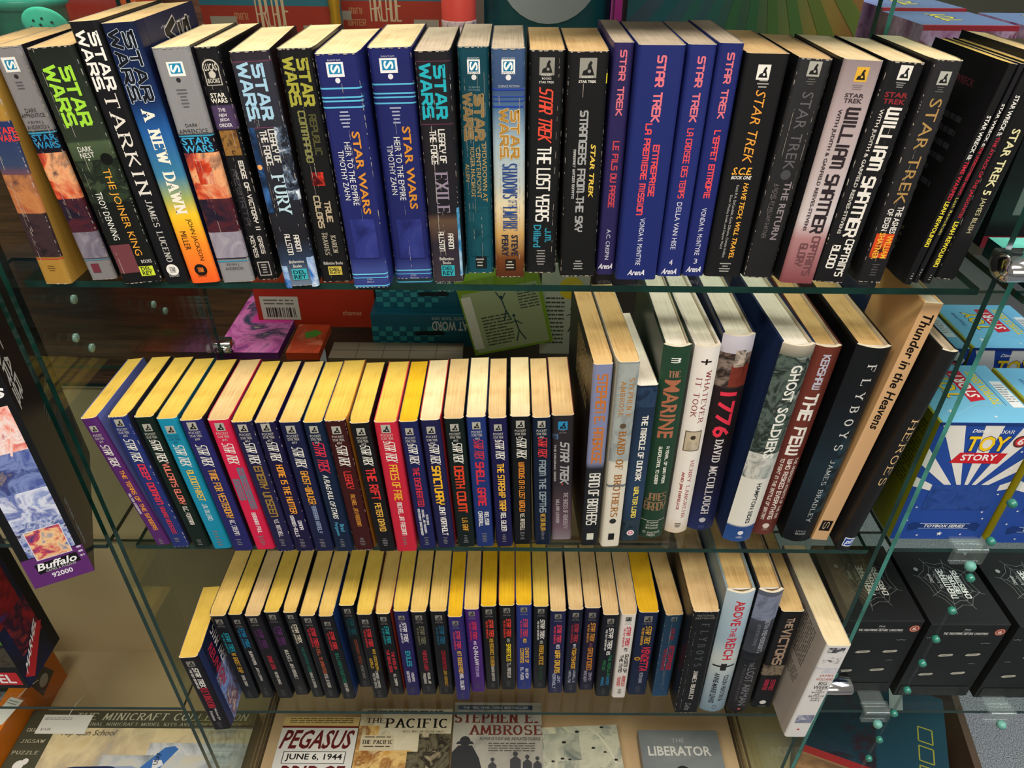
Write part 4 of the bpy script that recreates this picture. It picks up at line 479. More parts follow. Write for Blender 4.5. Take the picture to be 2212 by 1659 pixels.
('d4',[-301.0,18.0,-3.64,19.8,176.5,0.0,106.0,3,1.15,0.83],'171519','15151a','tan','black paperback with a violet heading and red title in the lowest book row',0,0,[('K',0.048,'7c7a74',0,0.42),('H','POCKET',0,0.3,0.081,0.09,'6e6c68','n'),('H','STAR TREK',0,0.5,0.096,0.108,'8a8884','n'),('T','STAR TREK',0.1,0.3,0.146,0.362,'54265e','it'),('T','THE NEXT GENERATION',-0.18,0.12,0.158,0.375,'54265e','t'),('T','STRIKE ZONE',0.06,0.26,0.458,0.623,'b8283c','t'),('T','PETER DAVID',0.06,0.2,0.657,0.811,'c0bcb4','t'),('F',0.891,0.962,'55555a')]),
('d5',[-279.4,23.3,-3.56,19.5,176.9,0.0,106.0,3,0.83,1.8],'15151a','15151a','yellow','black paperback with a violet heading and white serif title in the lowest book row',0,0,[('K',0.052,'7c7a74',0,0.42),('H','POCKET',0,0.3,0.085,0.094,'6e6c68','n'),('H','STAR TREK',0,0.5,0.1,0.112,'8a8884','n'),('T','STAR TREK',0.1,0.3,0.157,0.365,'5c2a66','it'),('T','THE NEXT GENERATION',-0.18,0.12,0.169,0.378,'5c2a66','t'),('T','MASKS',0.06,0.3,0.429,0.568,'c8c4bc','s'),('T','JOHN VORNHOLT',0.06,0.24,0.593,0.788,'c0bcb4','t'),('F',0.884,0.973,'55555a')]),
('d6',[-256.6,20.4,-3.16,16.7,180.2,0.0,106.0,3,1.8,0.47],'15181b','15151a','straw','black paperback with a cream heading and dark green title in the lowest book row',0,0,[('K',0.046,'7c7a74',0,0.42),('H','POCKET',0,0.3,0.078,0.087,'6e6c68','n'),('H','STAR TREK',0,0.5,0.093,0.104,'8a8884','n'),('T','STAR TREK',0.1,0.3,0.126,0.329,'cfc6b0','it'),('T','THE NEXT GENERATION',-0.18,0.12,0.138,0.342,'cfc6b0','t'),('T', "THE CAPTAINS' HONOR", 0.06,0.24,0.383,0.689,'1c5c54','t'),('T','DAVID & DANIEL',0.06,0.22,0.689,0.885,'b8b4ac','t'),('F',0.902,0.981,'55555a')]),
('d7',[-237.2,18.5,-2.61,19.7,176.5,0.0,106.0,3,0.47,1.8],'15151a','15151a','straw','black paperback with a red heading and rust title, left of one with a green title',0,0,[('K',0.048,'7c7a74',0,0.42),('H','POCKET',0,0.3,0.081,0.09,'6e6c68','n'),('H','STAR TREK',0,0.5,0.096,0.108,'8a8884','n'),('T','STAR TREK',0.1,0.3,0.13,0.338,'c42c38','it'),('T','THE NEXT GENERATION',-0.18,0.12,0.142,0.351,'c42c38','t'),('T','A CALL TO DARKNESS',0.06,0.24,0.346,0.674,'a05034','t'),('T','MICHAEL JAN FRIEDMAN',0.06,0.24,0.682,0.855,'b8b4ac','t'),('F',0.882,0.971,'55555a')]),
('d8',[-214.2,17.8,-2.59,18.1,177.0,0.0,106.0,3,1.8,0.52],'121318','1c3363','straw','black paperback with a red heading and green title, its cover edge bright blue',0,0,[('K',0.081,'7c7a74',0,0.42),('H','POCKET',0,0.3,0.114,0.123,'6e6c68','n'),('H','STAR TREK',0,0.5,0.129,0.141,'8a8884','n'),('T','STAR TREK',0.1,0.3,0.171,0.372,'c83034','it'),('T','THE NEXT GENERATION',-0.18,0.12,0.183,0.385,'c83034','t'),('T', "GULLIVER'S FUGITIVES", 0.06,0.26,0.42,0.787,'1c6a54','t'),('T','KEITH SHARP',0.06,0.24,0.795,0.901,'c0bcb4','t'),('F',0.91,0.981,'55555a')]),
('d9',[-194.1,35.6,-2.07,19.5,174.7,0.0,106.0,3,0.52,1.37],'14161a','15151a','yellow','black paperback pushed further back than its neighbours in the lowest book row',0,0,[('K',0.06,'7c7a74',0,0.42),('H','POCKET',0,0.3,0.093,0.102,'6e6c68','n'),('H','STAR TREK',0,0.5,0.108,0.12,'8a8884','n'),('T','STAR TREK',0.1,0.3,0.143,0.33,'15505a','it'),('T','THE NEXT GENERATION',-0.18,0.12,0.155,0.343,'15505a','t'),('T','DOOMSDAY REACH',0.06,0.22,0.395,0.695,'7c4028','t'),('T','PETER DAVID',0.06,0.2,0.712,0.879,'7c7870','t'),('F',0.906,0.988,'55555a')]),
('d10',[-171.8,19.5,-1.1,19.1,178.6,0.0,106.0,3,1.37,1.3],'15161a','15151a','yellow','black paperback with a red heading and two-line gold title in the lowest book row',0,0,[('K',0.077,'7c7a74',0,0.42),('H','POCKET',0,0.3,0.109,0.118,'6e6c68','n'),('H','STAR TREK',0,0.5,0.124,0.136,'8a8884','n'),('T','STAR TREK',0.1,0.3,0.158,0.357,'c83034','it'),('T','THE NEXT GENERATION',-0.18,0.12,0.17,0.369,'c83034','t'),('T','#12 DOOMSDAY',0.2,0.2,0.388,0.647,'c49a30','t'),('T','WORLD',-0.12,0.2,0.5,0.614,'c49a30','t'),('T','CARMEN CARTER',0.1,0.18,0.656,0.86,'c0bcb4','t'),('T','PETER DAVID',-0.14,0.18,0.681,0.869,'b8b4ac','t'),('F',0.895,0.984,'55555a')]),
('d11',[-148.8,24.7,-1.58,18.3,173.4,0.0,106.0,3,1.3,1.53],'0f1014','a03c2c','straw','black paperback with a teal heading and two-line red title in the lowest book row',0,0,[('K',0.058,'7c7a74',0,0.42),('H','POCKET',0,0.3,0.091,0.1,'6e6c68','n'),('H','STAR TREK',0,0.5,0.106,0.119,'8a8884','n'),('T','STAR TREK',0.1,0.3,0.142,0.339,'1c8c98','it'),('T','THE NEXT GENERATION',-0.18,0.12,0.154,0.352,'1c8c98','t'),('T','THE EYES OF',0.2,0.22,0.445,0.664,'c83040','t'),('T','THE BEHOLDERS',-0.14,0.22,0.42,0.699,'c83040','t'),('T','A.C. CRISPIN',0.06,0.2,0.725,0.876,'c8c4bc','t'),('F',0.912,0.994,'55555a')]),
('d12',[-127.0,23.9,-1.18,18.7,179.5,0.0,106.0,3,1.53,0.81],'211c53','1c1948','yellow','violet paperback with a white heading and turquoise title in the lowest book row',0,0,[('K',0.068,'7c7a74',0,0.42),('H','POCKET',0,0.3,0.1,0.109,'6e6c68','n'),('H','STAR TREK',0,0.5,0.115,0.126,'8a8884','n'),('T','STAR TREK',0.1,0.3,0.126,0.338,'d8d4dc','it'),('T','THE NEXT GENERATION',-0.18,0.12,0.138,0.35,'d8d4dc','t'),('T','EXILES',0.06,0.36,0.448,0.626,'24a0b0','t'),('T','HOWARD',0.18,0.2,0.709,0.819,'d0ccd4','t'),('T','WEINSTEIN',-0.14,0.2,0.692,0.828,'d0ccd4','t'),('F',0.898,0.977,'55555a')]),
('d13',[-105.7,25.2,-1.21,20.0,176.8,0.0,106.0,3,0.81,1.75],'15151a','15151a','straw','black paperback with an olive-grey heading and red title in the lowest book row',0,0,[('K',0.062,'7c7a74',0,0.42),('H','POCKET',0,0.3,0.095,0.104,'6e6c68','n'),('H','STAR TREK',0,0.5,0.11,0.122,'8a8884','n'),('T','STAR TREK',0.1,0.3,0.159,0.361,'6c6a54','it'),('T','THE NEXT GENERATION',-0.18,0.12,0.172,0.373,'6c6a54','t'),('T', "FORTUNE'S LIGHT", 0.06,0.26,0.441,0.686,'b02c3c','t'),('T','MICHAEL JAN',0.16,0.18,0.715,0.853,'c4c0b8','t'),('T','FRIEDMAN',-0.14,0.18,0.723,0.853,'c4c0b8','t'),('F',0.889,0.96,'55555a')]),
('d14',[-81.5,25.4,-1.06,20.9,178.1,0.0,106.0,3,1.75,0.7],'131417','15151a','straw','black paperback with a dark blue heading and dark red title in the lowest book row',0,0,[('K',0.069,'7c7a74',0,0.42),('H','POCKET',0,0.3,0.101,0.11,'6e6c68','n'),('H','STAR TREK',0,0.5,0.116,0.128,'8a8884','n'),('T','STAR TREK',0.1,0.3,0.158,0.366,'1c5c7c','it'),('T','THE NEXT GENERATION',-0.18,0.12,0.17,0.378,'1c5c7c','t'),('T','CONTAMINATION',0.06,0.24,0.445,0.675,'981c2c','t'),('T','JOHN VORNHOLT',0.06,0.2,0.683,0.89,'a8842c','t'),('F',0.907,0.97,'55555a')]),
('d15',[-58.5,17.6,-1.64,18.2,177.6,0.0,106.0,3,0.7,0.43],'2a2366','303b7c','deepyellow','purple paperback standing lower and further forward, red heading and gold title',0,0,[('K',0.066,'7c7a74',0,0.42),('H','POCKET',0,0.3,0.098,0.107,'6e6c68','n'),('H','STAR TREK',0,0.5,0.113,0.125,'8a8884','n'),('T','STAR TREK',0.1,0.3,0.155,0.355,'cc3c54','it'),('T','THE NEXT GENERATION',-0.18,0.12,0.167,0.368,'cc3c54','t'),('T','#17 BOOGEYMEN',0.06,0.32,0.387,0.656,'d0a440','t'),('T','MEL GILDEN',0.06,0.28,0.665,0.863,'dcd8dc','t'),('F',0.907,0.978,'55555a')]),
('d16',[-38.4,29.6,-1.77,19.0,176.8,0.0,106.0,3,0.43,0.43],'43206e','3b2166','straw','violet paperback with a red heading and bold white title in the lowest book row',0,0,[('K',0.047,'7c7a74',0,0.42),('H','POCKET',0,0.3,0.079,0.088,'6e6c68','n'),('H','STAR TREK',0,0.5,0.094,0.106,'8a8884','n'),('T','STAR TREK',0.1,0.3,0.136,0.337,'cc3050','it'),('T','THE NEXT GENERATION',-0.18,0.12,0.148,0.35,'cc3050','t'),('T','#18',0.06,0.2,0.361,0.4,'c8b8d8','t'),('T','Q-IN-LAW',0.06,0.36,0.416,0.655,'e4e0e8','b'),('T','PETER DAVID',0.06,0.22,0.664,0.801,'b4a0cc','t'),('F',0.88,0.96,'55555a')]),
('d17',[-17.8,33.4,-1.59,20.0,178.0,0.0,106.0,3,0.43,0.65],'131316','15151a','deepyellow','black paperback with a scarlet heading and thin long gold title in the lowest book row',0,0,[('K',0.058,'7c7a74',0,0.42),('H','POCKET',0,0.3,0.09,0.099,'6e6c68','n'),('H','STAR TREK',0,0.5,0.105,0.117,'8a8884','n'),('T','STAR TREK',0.1,0.3,0.147,0.346,'dc4434','it'),('T','THE NEXT GENERATION',-0.18,0.12,0.159,0.359,'dc4434','t'),('T','#19 PERCHANCE TO DREAM',0.06,0.26,0.362,0.697,'c49834','t'),('T','HOWARD WEINSTEIN',0.06,0.2,0.697,0.887,'b8b4ac','t'),('F',0.913,0.975,'55555a')]),
('d18',[3.6,33.2,-1.18,19.7,179.8,0.0,106.0,3,0.65,0.67],'141519','94483c','deepyellow','black paperback with a scarlet heading and short yellow title in the lowest book row',0,0,[('K',0.05,'7c7a74',0,0.42),('H','POCKET',0,0.3,0.082,0.09,'6e6c68','n'),('H','STAR TREK',0,0.5,0.096,0.108,'8a8884','n'),('T','STAR TREK',0.1,0.3,0.145,0.342,'dc3c30','it'),('T','THE NEXT GENERATION',-0.18,0.12,0.157,0.354,'dc3c30','t'),('T','#20',0.06,0.2,0.365,0.405,'9a9890','t'),('T','SPARTACUS',0.06,0.32,0.428,0.635,'dcc02c','t'),('T','T.L. MANCOUR',0.06,0.24,0.655,0.841,'c4c0b8','t'),('F',0.884,0.963,'55555a')]),
('d19',[25.1,34.0,-1.22,19.9,180.3,0.0,106.0,3,0.67,0.83],'233076','203373','deepyellow','blue paperback with a red heading, the gold title set in two lines',0,0,[('K',0.05,'7c7a74',0,0.42),('H','POCKET',0,0.3,0.082,0.09,'6e6c68','n'),('H','STAR TREK',0,0.5,0.096,0.108,'8a8884','n'),('T','STAR TREK',0.1,0.3,0.152,0.349,'c43c58','it'),('T','THE NEXT GENERATION',-0.18,0.12,0.164,0.361,'c43c58','t'),('T','#21',0.06,0.24,0.372,0.419,'d0a440','t'),('T','CHAINS OF',0.2,0.26,0.482,0.661,'d0a440','t'),('T','COMMAND',-0.14,0.26,0.49,0.661,'d0a440','t'),('T','W.A. McCAY',0.2,0.2,0.736,0.856,'e0dce0','t'),('T','E.L. FLOOD',-0.14,0.2,0.72,0.873,'e0dce0','t'),('F',0.899,0.969,'55555a')]),
('d20',[46.7,35.0,-1.2,19.5,176.4,0.0,106.0,3,0.83,0.48],'12141b','15151a','yellow','charcoal paperback with a white heading, gold title and green author name',0,0,[('K',0.05,'7c7a74',0,0.42),('H','POCKET',0,0.3,0.082,0.091,'6e6c68','n'),('H','STAR TREK',0,0.5,0.097,0.109,'8a8884','n'),('T','STAR TREK',0.1,0.3,0.147,0.365,'dcd8d4','it'),('T','THE NEXT GENERATION',-0.18,0.12,0.159,0.378,'dcd8d4','t'),('T','#22',0.06,0.2,0.389,0.426,'b8b4ac','t'),('T','IMBALANCE',0.06,0.32,0.442,0.686,'c49634','t'),('T','V.E. MITCHELL',0.06,0.2,0.703,0.887,'284c34','t'),('F',0.913,0.976,'55555a')]),
('d21',[67.7,28.4,-1.16,20.1,175.9,0.0,106.0,3,0.48,0.58],'1c1e46','161626','tan','indigo paperback with a pink-red heading and broad gold title in the lowest book row',0,0,[('K',0.056,'7c7a74',0,0.42),('H','POCKET',0,0.3,0.089,0.098,'6e6c68','n'),('H','STAR TREK',0,0.5,0.104,0.116,'8a8884','n'),('T','STAR TREK',0.1,0.3,0.154,0.357,'d44054','it'),('T','THE NEXT GENERATION',-0.18,0.12,0.166,0.37,'d44054','t'),('T','#23',0.06,0.22,0.381,0.429,'c8c4cc','t'),('T','WAR DRUMS',0.06,0.36,0.451,0.731,'dcac3c','t'),('T','JOHN',0.2,0.2,0.765,0.853,'b0b4cc','t'),('T','VORNHOLT',-0.12,0.22,0.739,0.933,'b0b4cc','t'),('F',0.933,0.988,'55555a')]),
('d22',[88.6,28.6,-0.82,18.9,179.1,0.0,106.0,3,0.58,0.74],'12162c','162033','tan','navy paperback with a dull red heading and gold title in the lowest book row',0,0,[('K',0.058,'7c7a74',0,0.42),('H','POCKET',0,0.3,0.091,0.099,'6e6c68','n'),('H','STAR TREK',0,0.5,0.105,0.117,'8a8884','n'),('T','STAR TREK',0.1,0.3,0.154,0.361,'a8303c','it'),('T','THE NEXT GENERATION',-0.18,0.12,0.166,0.373,'a8303c','t'),('T','#24',0.06,0.2,0.384,0.424,'b8b4bc','t'),('T','NIGHTSHADE',0.06,0.3,0.44,0.685,'d09c38','t'),('T','LAURELL K.',0.18,0.18,0.702,0.865,'a0a4b8','t'),('T','HAMILTON',-0.14,0.18,0.71,0.865,'a0a4b8','t'),('F',0.891,0.979,'55555a')]),
('d23',[110.8,33.4,-1.06,20.6,176.2,0.0,106.0,3,0.74,0.59],'181630','161620','tan','plum-black paperback with an orange heading and orange title in the lowest book row',0,0,[('K',0.078,'7c7a74',0,0.42),('H','POCKET',0,0.3,0.111,0.12,'6e6c68','n'),('H','STAR TREK',0,0.5,0.126,0.138,'8a8884','n'),('T','STAR TREK',0.1,0.3,0.168,0.38,'cc8c34','it'),('T','THE NEXT GENERATION',-0.18,0.12,0.181,0.392,'cc8c34','t'),('T','#25',0.06,0.2,0.404,0.444,'7c4450','t'),('T','GROUNDED',0.06,0.34,0.46,0.732,'c88034','t'),('T','DAVID',0.18,0.2,0.772,0.868,'a09cb0','t'),('T','BISCHOFF',-0.14,0.2,0.746,0.89,'a09cb0','t'),('F',0.922,0.985,'55555a')]),
('d24',[133.0,24.0,-1.17,20.3,175.1,0.0,106.0,3,0.59,0.93],'10151e','15181c','tan','black paperback with a white heading and green two-line title beside the white one',0,0,[('K',0.067,'7c7a74',0,0.42),('H','POCKET',0,0.3,0.1,0.11,'6e6c68','n'),('H','STAR TREK',0,0.5,0.116,0.128,'8a8884','n'),('T','STAR TREK',0.1,0.3,0.151,0.395,'e0dcd8','it'),('T','THE NEXT GENERATION',-0.18,0.12,0.163,0.408,'e0dcd8','t'),('T','#26',0.06,0.24,0.419,0.463,'d8d4d0','t'),('T','THE ROMULAN',0.2,0.2,0.468,0.739,'2c7848','t'),('T','PRIZE',-0.14,0.2,0.535,0.653,'2c7848','t'),('T','SIMON',0.2,0.2,0.739,0.845,'2c7ca4','t'),('T','HAWKE',-0.14,0.2,0.748,0.854,'2c7ca4','t'),('F',0.898,0.98,'55555a')]),
('d25',[154.6,22.2,-1.13,18.7,178.2,0.0,106.0,3,0.93,1.65],'dcd6d0','c8c0b8','tan','white-spined paperback with a red heading in the lowest book row',0,0,[('K',0.047,'7c7a74',0,0.42),('H','POCKET',0,0.3,0.079,0.088,'6e6c68','n'),('H','STAR TREK',0,0.5,0.094,0.106,'8a8884','n'),('T','STAR TREK',0.1,0.3,0.135,0.35,'c42c44','it'),('T','THE NEXT GENERATION',-0.18,0.12,0.147,0.363,'c42c44','t'),('T','#27',0.06,0.22,0.374,0.413,'3c3838','t'),('T','GUISES OF',0.2,0.26,0.453,0.676,'2c2826','t'),('T','THE MIND',-0.16,0.26,0.461,0.667,'2c2826','t'),('T','REBECCA',0.18,0.24,0.718,0.847,'c0504c','t'),('T','NEASON',-0.16,0.24,0.732,0.847,'c0504c','t'),('F',0.883,0.954,'55555a')]),
('d26',[180.2,26.7,-1.15,25.3,177.1,0.0,106.0,3,1.65,0.89],'132040','101930','deepyellow','wide navy paperback with a jagged red title and small gold oval',0,0,[('K',0.073,'7c7a74',0,0.42),('H','POCKET',0,0.3,0.106,0.115,'6e6c68','n'),('H','STAR TREK',0,0.5,0.121,0.133,'8a8884','n'),('T','STAR TREK',0.1,0.3,0.156,0.357,'d8a434','it'),('T','THE NEXT GENERATION',-0.18,0.12,0.168,0.37,'d8a434','t'),('T','VENDETTA',0.12,0.44,0.389,0.694,'d83048','ib'),('E',-0.26,0.16,0.535,'cc9830'),('E',-0.26,0.1,0.535,'5a4020'),('T','PETER DAVID',0.06,0.18,0.711,0.841,'a8acbc','t'),('F',0.877,0.975,'55555a')]),
('d27',[212.5,24.7,-1.38,22.8,175.2,3.0,106.0,3,0.89,1.0],[(0,'1e3850'),(1,'24486a')],'1c2a38','ochre','battered blue paperback with red lettering and curled, worn edges',0,6,[('K',0.045,'5c6a70',0.0,0.34),('T','STAR TREK',0.05,0.2,0.151,0.283,'8c2430','it'),('T','ENTERPRISE',0.16,0.3,0.36,0.654,'b02838','t'),('T','THE FIRST ADVENTURE',-0.18,0.2,0.388,0.654,'a02634','t'),('T','VONDA N. McINTYRE',0.0,0.12,0.663,0.837,'6a7c8c','n')]),
('d28',[243.3,0.8,-1.89,31.2,212.6,0.0,140.0,3,1.0,1.5],'141518','121316','tan','thick black trade paperback with dull spaced serif letters in the lowest book row',0,2,[('H','NATIONAL',0,0.66,0.025,0.042,'8c8a88','n'),('H','BESTSELLER',0,0.76,0.049,0.063,'8c8a88','n'),('T','F L Y B O Y S',0.06,0.34,0.108,0.508,'4c5054','s'),('T','JAMES BRADLEY',0.06,0.2,0.554,0.849,'dcd8d0','sb'),('T','Delta',0,0.26,0.893,0.974,'6c6c6c','h')]),
('d29',[279.2,2.3,-1.52,34.1,244.4,0.0,160.0,3,1.5,1.12],[(0,'b4c8d4'),(0.357,'9cb4c2'),(0.524,'c4ccc8'),(0.701,'a4b4bc'),(1,'7890a0')],'788a94','ochre','pale sky-blue hardcover with red title letters in the lowest book row',1,0,[('T','ABOVE',0.04,0.36,0.058,0.25,'c42c3c','b'),('T','THE',0.02,0.2,0.262,0.335,'c42c3c','b'),('T','REICH',0.04,0.36,0.348,0.526,'c42c3c','b'),('R',-0.4,0.4,0.577,0.589,'1c1c1e'),('R',-0.12,0.1,0.559,0.617,'242426'),('T','COLIN HEATON &',0.2,0.2,0.665,0.9,'23282e','b'),('T','ANNE-MARIE LEWIS',-0.16,0.2,0.643,0.916,'23282e','b'),('H','Cl',0,0.16,0.936,0.972,'4c5a64','n')]),
('d30',[313.5,2.1,-1.38,29.5,246.2,0.0,160.0,3,1.12,1.8],[(0,'5c6270'),(0.13,'4a5060'),(0.305,'34373f'),(0.468,'3c4048'),(0.525,'1c1e22'),(0.7,'2c2c30'),(1,'201c1e')],'26282c','ochre','dark grey hardcover with cloudy sky on its spine in the lowest book row',1,0,[('P',-0.5,0.5,0.031,0.211,['5c6270','8088a0','42464f'],30),('T','SETH MEYEROWITZ',0.16,0.22,0.199,0.474,'90949c','t'),('T','WITH PETER STEVENS',-0.14,0.12,0.242,0.407,'686c74','t'),('P',-0.5,0.5,0.468,0.525,['14161a','2c3036'],20),('T','THE',0.0,0.2,0.55,0.588,'86868a','n'),('T','LOST AIRMAN',0.06,0.36,0.599,0.936,'86868c','n'),('T','A TRUE STORY OF ESCAPE',-0.24,0.1,0.57,0.898,'5c5c60','n'),('E',0,0.07,0.969,'c45c4c')]),
('d31',[346.9,9.3,-0.92,27.7,203.0,0.0,140.0,3,1.8,0.95],[(0,'18181a'),(0.516,'1a1a1c'),(0.689,'1c1a1c'),(0.995,'15181c')],'1c1c1e','ochre','black paperback with bold tan title letters, between the dark grey hardcover and the white book',0,0,[('T','THE',0.02,0.34,0.063,0.152,'a8907c','t'),('T','VICTORS',0.02,0.46,0.167,0.518,'a8907c','t'),('P',-0.5,0.5,0.53,0.638,['3c342c','8a7c68','14120f'],90),('T','STEPHEN',0.16,0.22,0.686,0.801,'b82c48','t'),('T','AMBROSE',-0.14,0.22,0.686,0.801,'b82c48','t'),('E',0,0.16,0.94,'dcdcdc'),('H','TOUCHSTONE',0,0.4,0.979,0.992,'8c8c8c','n')]),
('d32',[380.5,-32.0,1.6,28.9,195.0,1.0,155.0,3,0.95,0.38],[(0,'e0dedc'),(1,'e2e0de')],'a89e94','cream','white paperback leaning outward over the front edge beside the right glass, lowest book row',0,0,[('P',-0.4,0.3,0.019,0.071,['e0dedc','2c2c34','6a6c78'],90),('P',-0.4,0.3,0.111,0.179,['e0dedc','e4e2e0','3c3c44'],110),('P',-0.5,0.5,0.22,0.275,['e0dedc','c8c8d4','d8d6d8'],60),('H','JAMES',0.06,0.6,0.289,0.317,'b43438','n'),('H','HOLLAND',0.06,0.72,0.324,0.35,'b43438','n'),('H','BIG',0.06,0.36,0.363,0.4,'2c2a2e','n'),('H','WEEK',0.06,0.66,0.406,0.443,'2c2a2e','n'),('H','THE',0.04,0.26,0.449,0.467,'3c3a3e','n'),('H','BIGGEST',0.04,0.56,0.47,0.487,'3c3a3e','n'),('H','AIR',0.04,0.22,0.493,0.508,'3c3a3e','n'),('H','BATTLE OF',0.04,0.66,0.511,0.532,'3c3a3e','n'),('H','WORLD',0.04,0.4,0.538,0.554,'3c3a3e','n'),('H','WAR II',0.04,0.42,0.56,0.577,'3c3a3e','n'),('P',-0.36,0.4,0.736,0.828,['dcdade','8488a0','5c6078'],60),('E',-0.05,0.06,0.906,'c42c34')]),
]
# ------------------------------------------------------------------ the room
Z1, Z2, Z3, ZB = 1.3253, 1.0067, 0.6851, 0.36      # tops of the three shelves and of the base board
def struct(o): o['kind'] = 'structure'; return o
m, nt, b = new_mat('speckled_carpet')
tc = nt.nodes.new('ShaderNodeTexCoord'); n = nt.nodes.new('ShaderNodeTexNoise'); n.inputs['Scale'].default_value = 420; n.inputs['Detail'].default_value = 2
cr = nt.nodes.new('ShaderNodeValToRGB'); e = cr.color_ramp.elements
e[0].position = .36; e[0].color = lin('3c4044'); e[1].position = .6; e[1].color = lin('9298a0')
nt.links.new(tc.outputs['Object'], n.inputs['Vector']); nt.links.new(n.outputs[0], cr.inputs[0]); nt.links.new(cr.outputs[0], b.inputs['Base Color'])
b.inputs['Roughness'].default_value = .95
CARPET = m
q = MB(); q.box(-4, 4, -4, 3.2, -.05, 0, CARPET); struct(q.build('floor'))
m, nt, b = new_mat('dark_wood_panelling')
tc = nt.nodes.new('ShaderNodeTexCoord'); mp = nt.nodes.new('ShaderNodeMapping'); mp.inputs['Scale'].default_value = (3, 3, 40)
n = nt.nodes.new('ShaderNodeTexNoise'); n.inputs['Scale'].default_value = 2; n.inputs['Detail'].default_value = 6; n.inputs['Distortion'].default_value = 1.2
cr = nt.nodes.new('ShaderNodeValToRGB'); e = cr.color_ramp.elements
e[0].position = .3; e[0].color = lin('3a261c'); e[1].position = .7; e[1].color = lin('6e4a34')
nt.links.new(tc.outputs['Object'], mp.inputs[0]); nt.links.new(mp.outputs[0], n.inputs['Vector']); nt.links.new(n.outputs[0], cr.inputs[0]); nt.links.new(cr.outputs[0], b.inputs['Base Color'])
b.inputs['Roughness'].default_value = .5
WOOD_DARK = m
q = MB(); q.box(-4, 4, 3.0, 3.1, 0, 2.9, flat('6a5f56', .8)); struct(q.build('wall_back'))
m, nt, b = new_mat('pale_board')
tc = nt.nodes.new('ShaderNodeTexCoord'); n = nt.nodes.new('ShaderNodeTexNoise'); n.inputs['Scale'].default_value = 5; n.inputs['Detail'].default_value = 4
cr = nt.nodes.new('ShaderNodeValToRGB'); e = cr.color_ramp.elements
e[0].position = .3; e[0].color = lin('bfa27c'); e[1].position = .7; e[1].color = lin('ceb28a')
nt.links.new(tc.outputs['Object'], n.inputs['Vector']); nt.links.new(n.outputs[0], cr.inputs[0]); nt.links.new(cr.outputs[0], b.inputs['Base Color'])
b.inputs['Roughness'].default_value = .55
BOARD = m

# ------------------------------------------------------------------ glass display cases and their shelves
def glass_slab(mb, x0, x1, y0, y1, z0, z1, faces, edge):
    mb.box(x0, x1, y0, y1, z0, z1, edge, {f: GLASS for f in faces})
def base_cabinet(label, x0, x1, board):
    X = (x0 + x1) / 2; Y = .17
    t = thing('display_cabinet', label, 'display base', (X, Y, 0), group='bases of the glass display')
    q = MB(); q.box(x0 - X, x1 - X, -.01 - Y, .345 - Y, 0, ZB - .02, flat('b89a70', .6)); q.build('plinth', t)
    q = MB(); q.box(x0 - X, x1 - X, -.012 - Y, .347 - Y, ZB - .02, ZB, board); q.build('base_board', t)
def back_board(label, x0, x1):
    q = MB(); q.box(x0, x1, .312, .32, ZB, .995, BOARD); tag(q.build('backing_sheet'), label, 'board', 'boards closing the lower display')
def glass_panel(label, px, em):
    q = MB(); glass_slab(q, px - .0025, px + .0025, 0, .345, ZB, 1.86, ('left', 'right'), em); tag(q.build('glass_divider'), label, 'glass panel', 'upright glass panels')
base_cabinet('pale base board under the books lying face up', -.4235, .4075, BOARD)
base_cabinet('pale base board under the jigsaw puzzle at the lower left', -1.15, -.4290, BOARD)
base_cabinet('pale base of the case at the lower right', .4165, .735, flat('d8bf8c', .6))
back_board('beige board behind the lowest row of books', -.4185, .4025)
back_board('beige board at the back of the left case', -1.15, -.4350)
glass_panel('upright glass panel on the left of the book shelves, nearer the books', -.4205, EDGE)
glass_panel('outer one of the two upright glass panels left of the books', -.4320, EDGE)
glass_panel('dark-edged upright glass panel right of the books', .4045, EDGE)
glass_panel('upright glass panel with a lit edge tone painted on, right of the dark-edged one', .4200, EDGE_LIT)
def shelf(label, x0, x1, y0, y1, z, group):
    q = MB(); glass_slab(q, x0, x1, y0, y1, z - .006, z, ('top', 'bottom'), EDGE)
    o = q.build('glass_shelf'); return tag(o, label, 'shelf', group)
shelf('glass shelf carrying the top row of paperbacks', -.4046, .3951, 0, .335, Z1, 'shelves of the middle case')
shelf('glass shelf carrying yellow-edged paperbacks and tall hardcovers', -.4046, .3951, 0, .335, Z2, 'shelves of the middle case')
shelf('thin glass shelf carrying the lowest row of upright books', -.4046, .3951, 0, .305, Z3, 'shelves of the middle case')
shelf('glass shelf under the purple-banded puzzle box', -1.15, -.4365, 0, .305, Z2, 'shelves of the left case')
shelf('glass shelf under the black and navy toy box in the left case', -1.15, -.4365, .004, .305, Z3, 'shelves of the left case')
shelf('glass shelf under the black boxes with webs on their lids', .4245, 1.05, .006, .335, Z3, 'shelves of the right case')
shelf('glass shelf under the blue and white striped toy boxes', .4245, 1.05, .003, .62, Z2, 'shelves of the right case')
shelf('glass shelf under the teal box at the upper right', .4245, 1.05, -.015, .62, Z1, 'shelves of the right case')
shelf('unseen glass shelf added above the top row of books', -.4046, .3951, -.03, .335, 1.640, 'shelves of the middle case')  # added out of view to carry the cartons that shade the top row
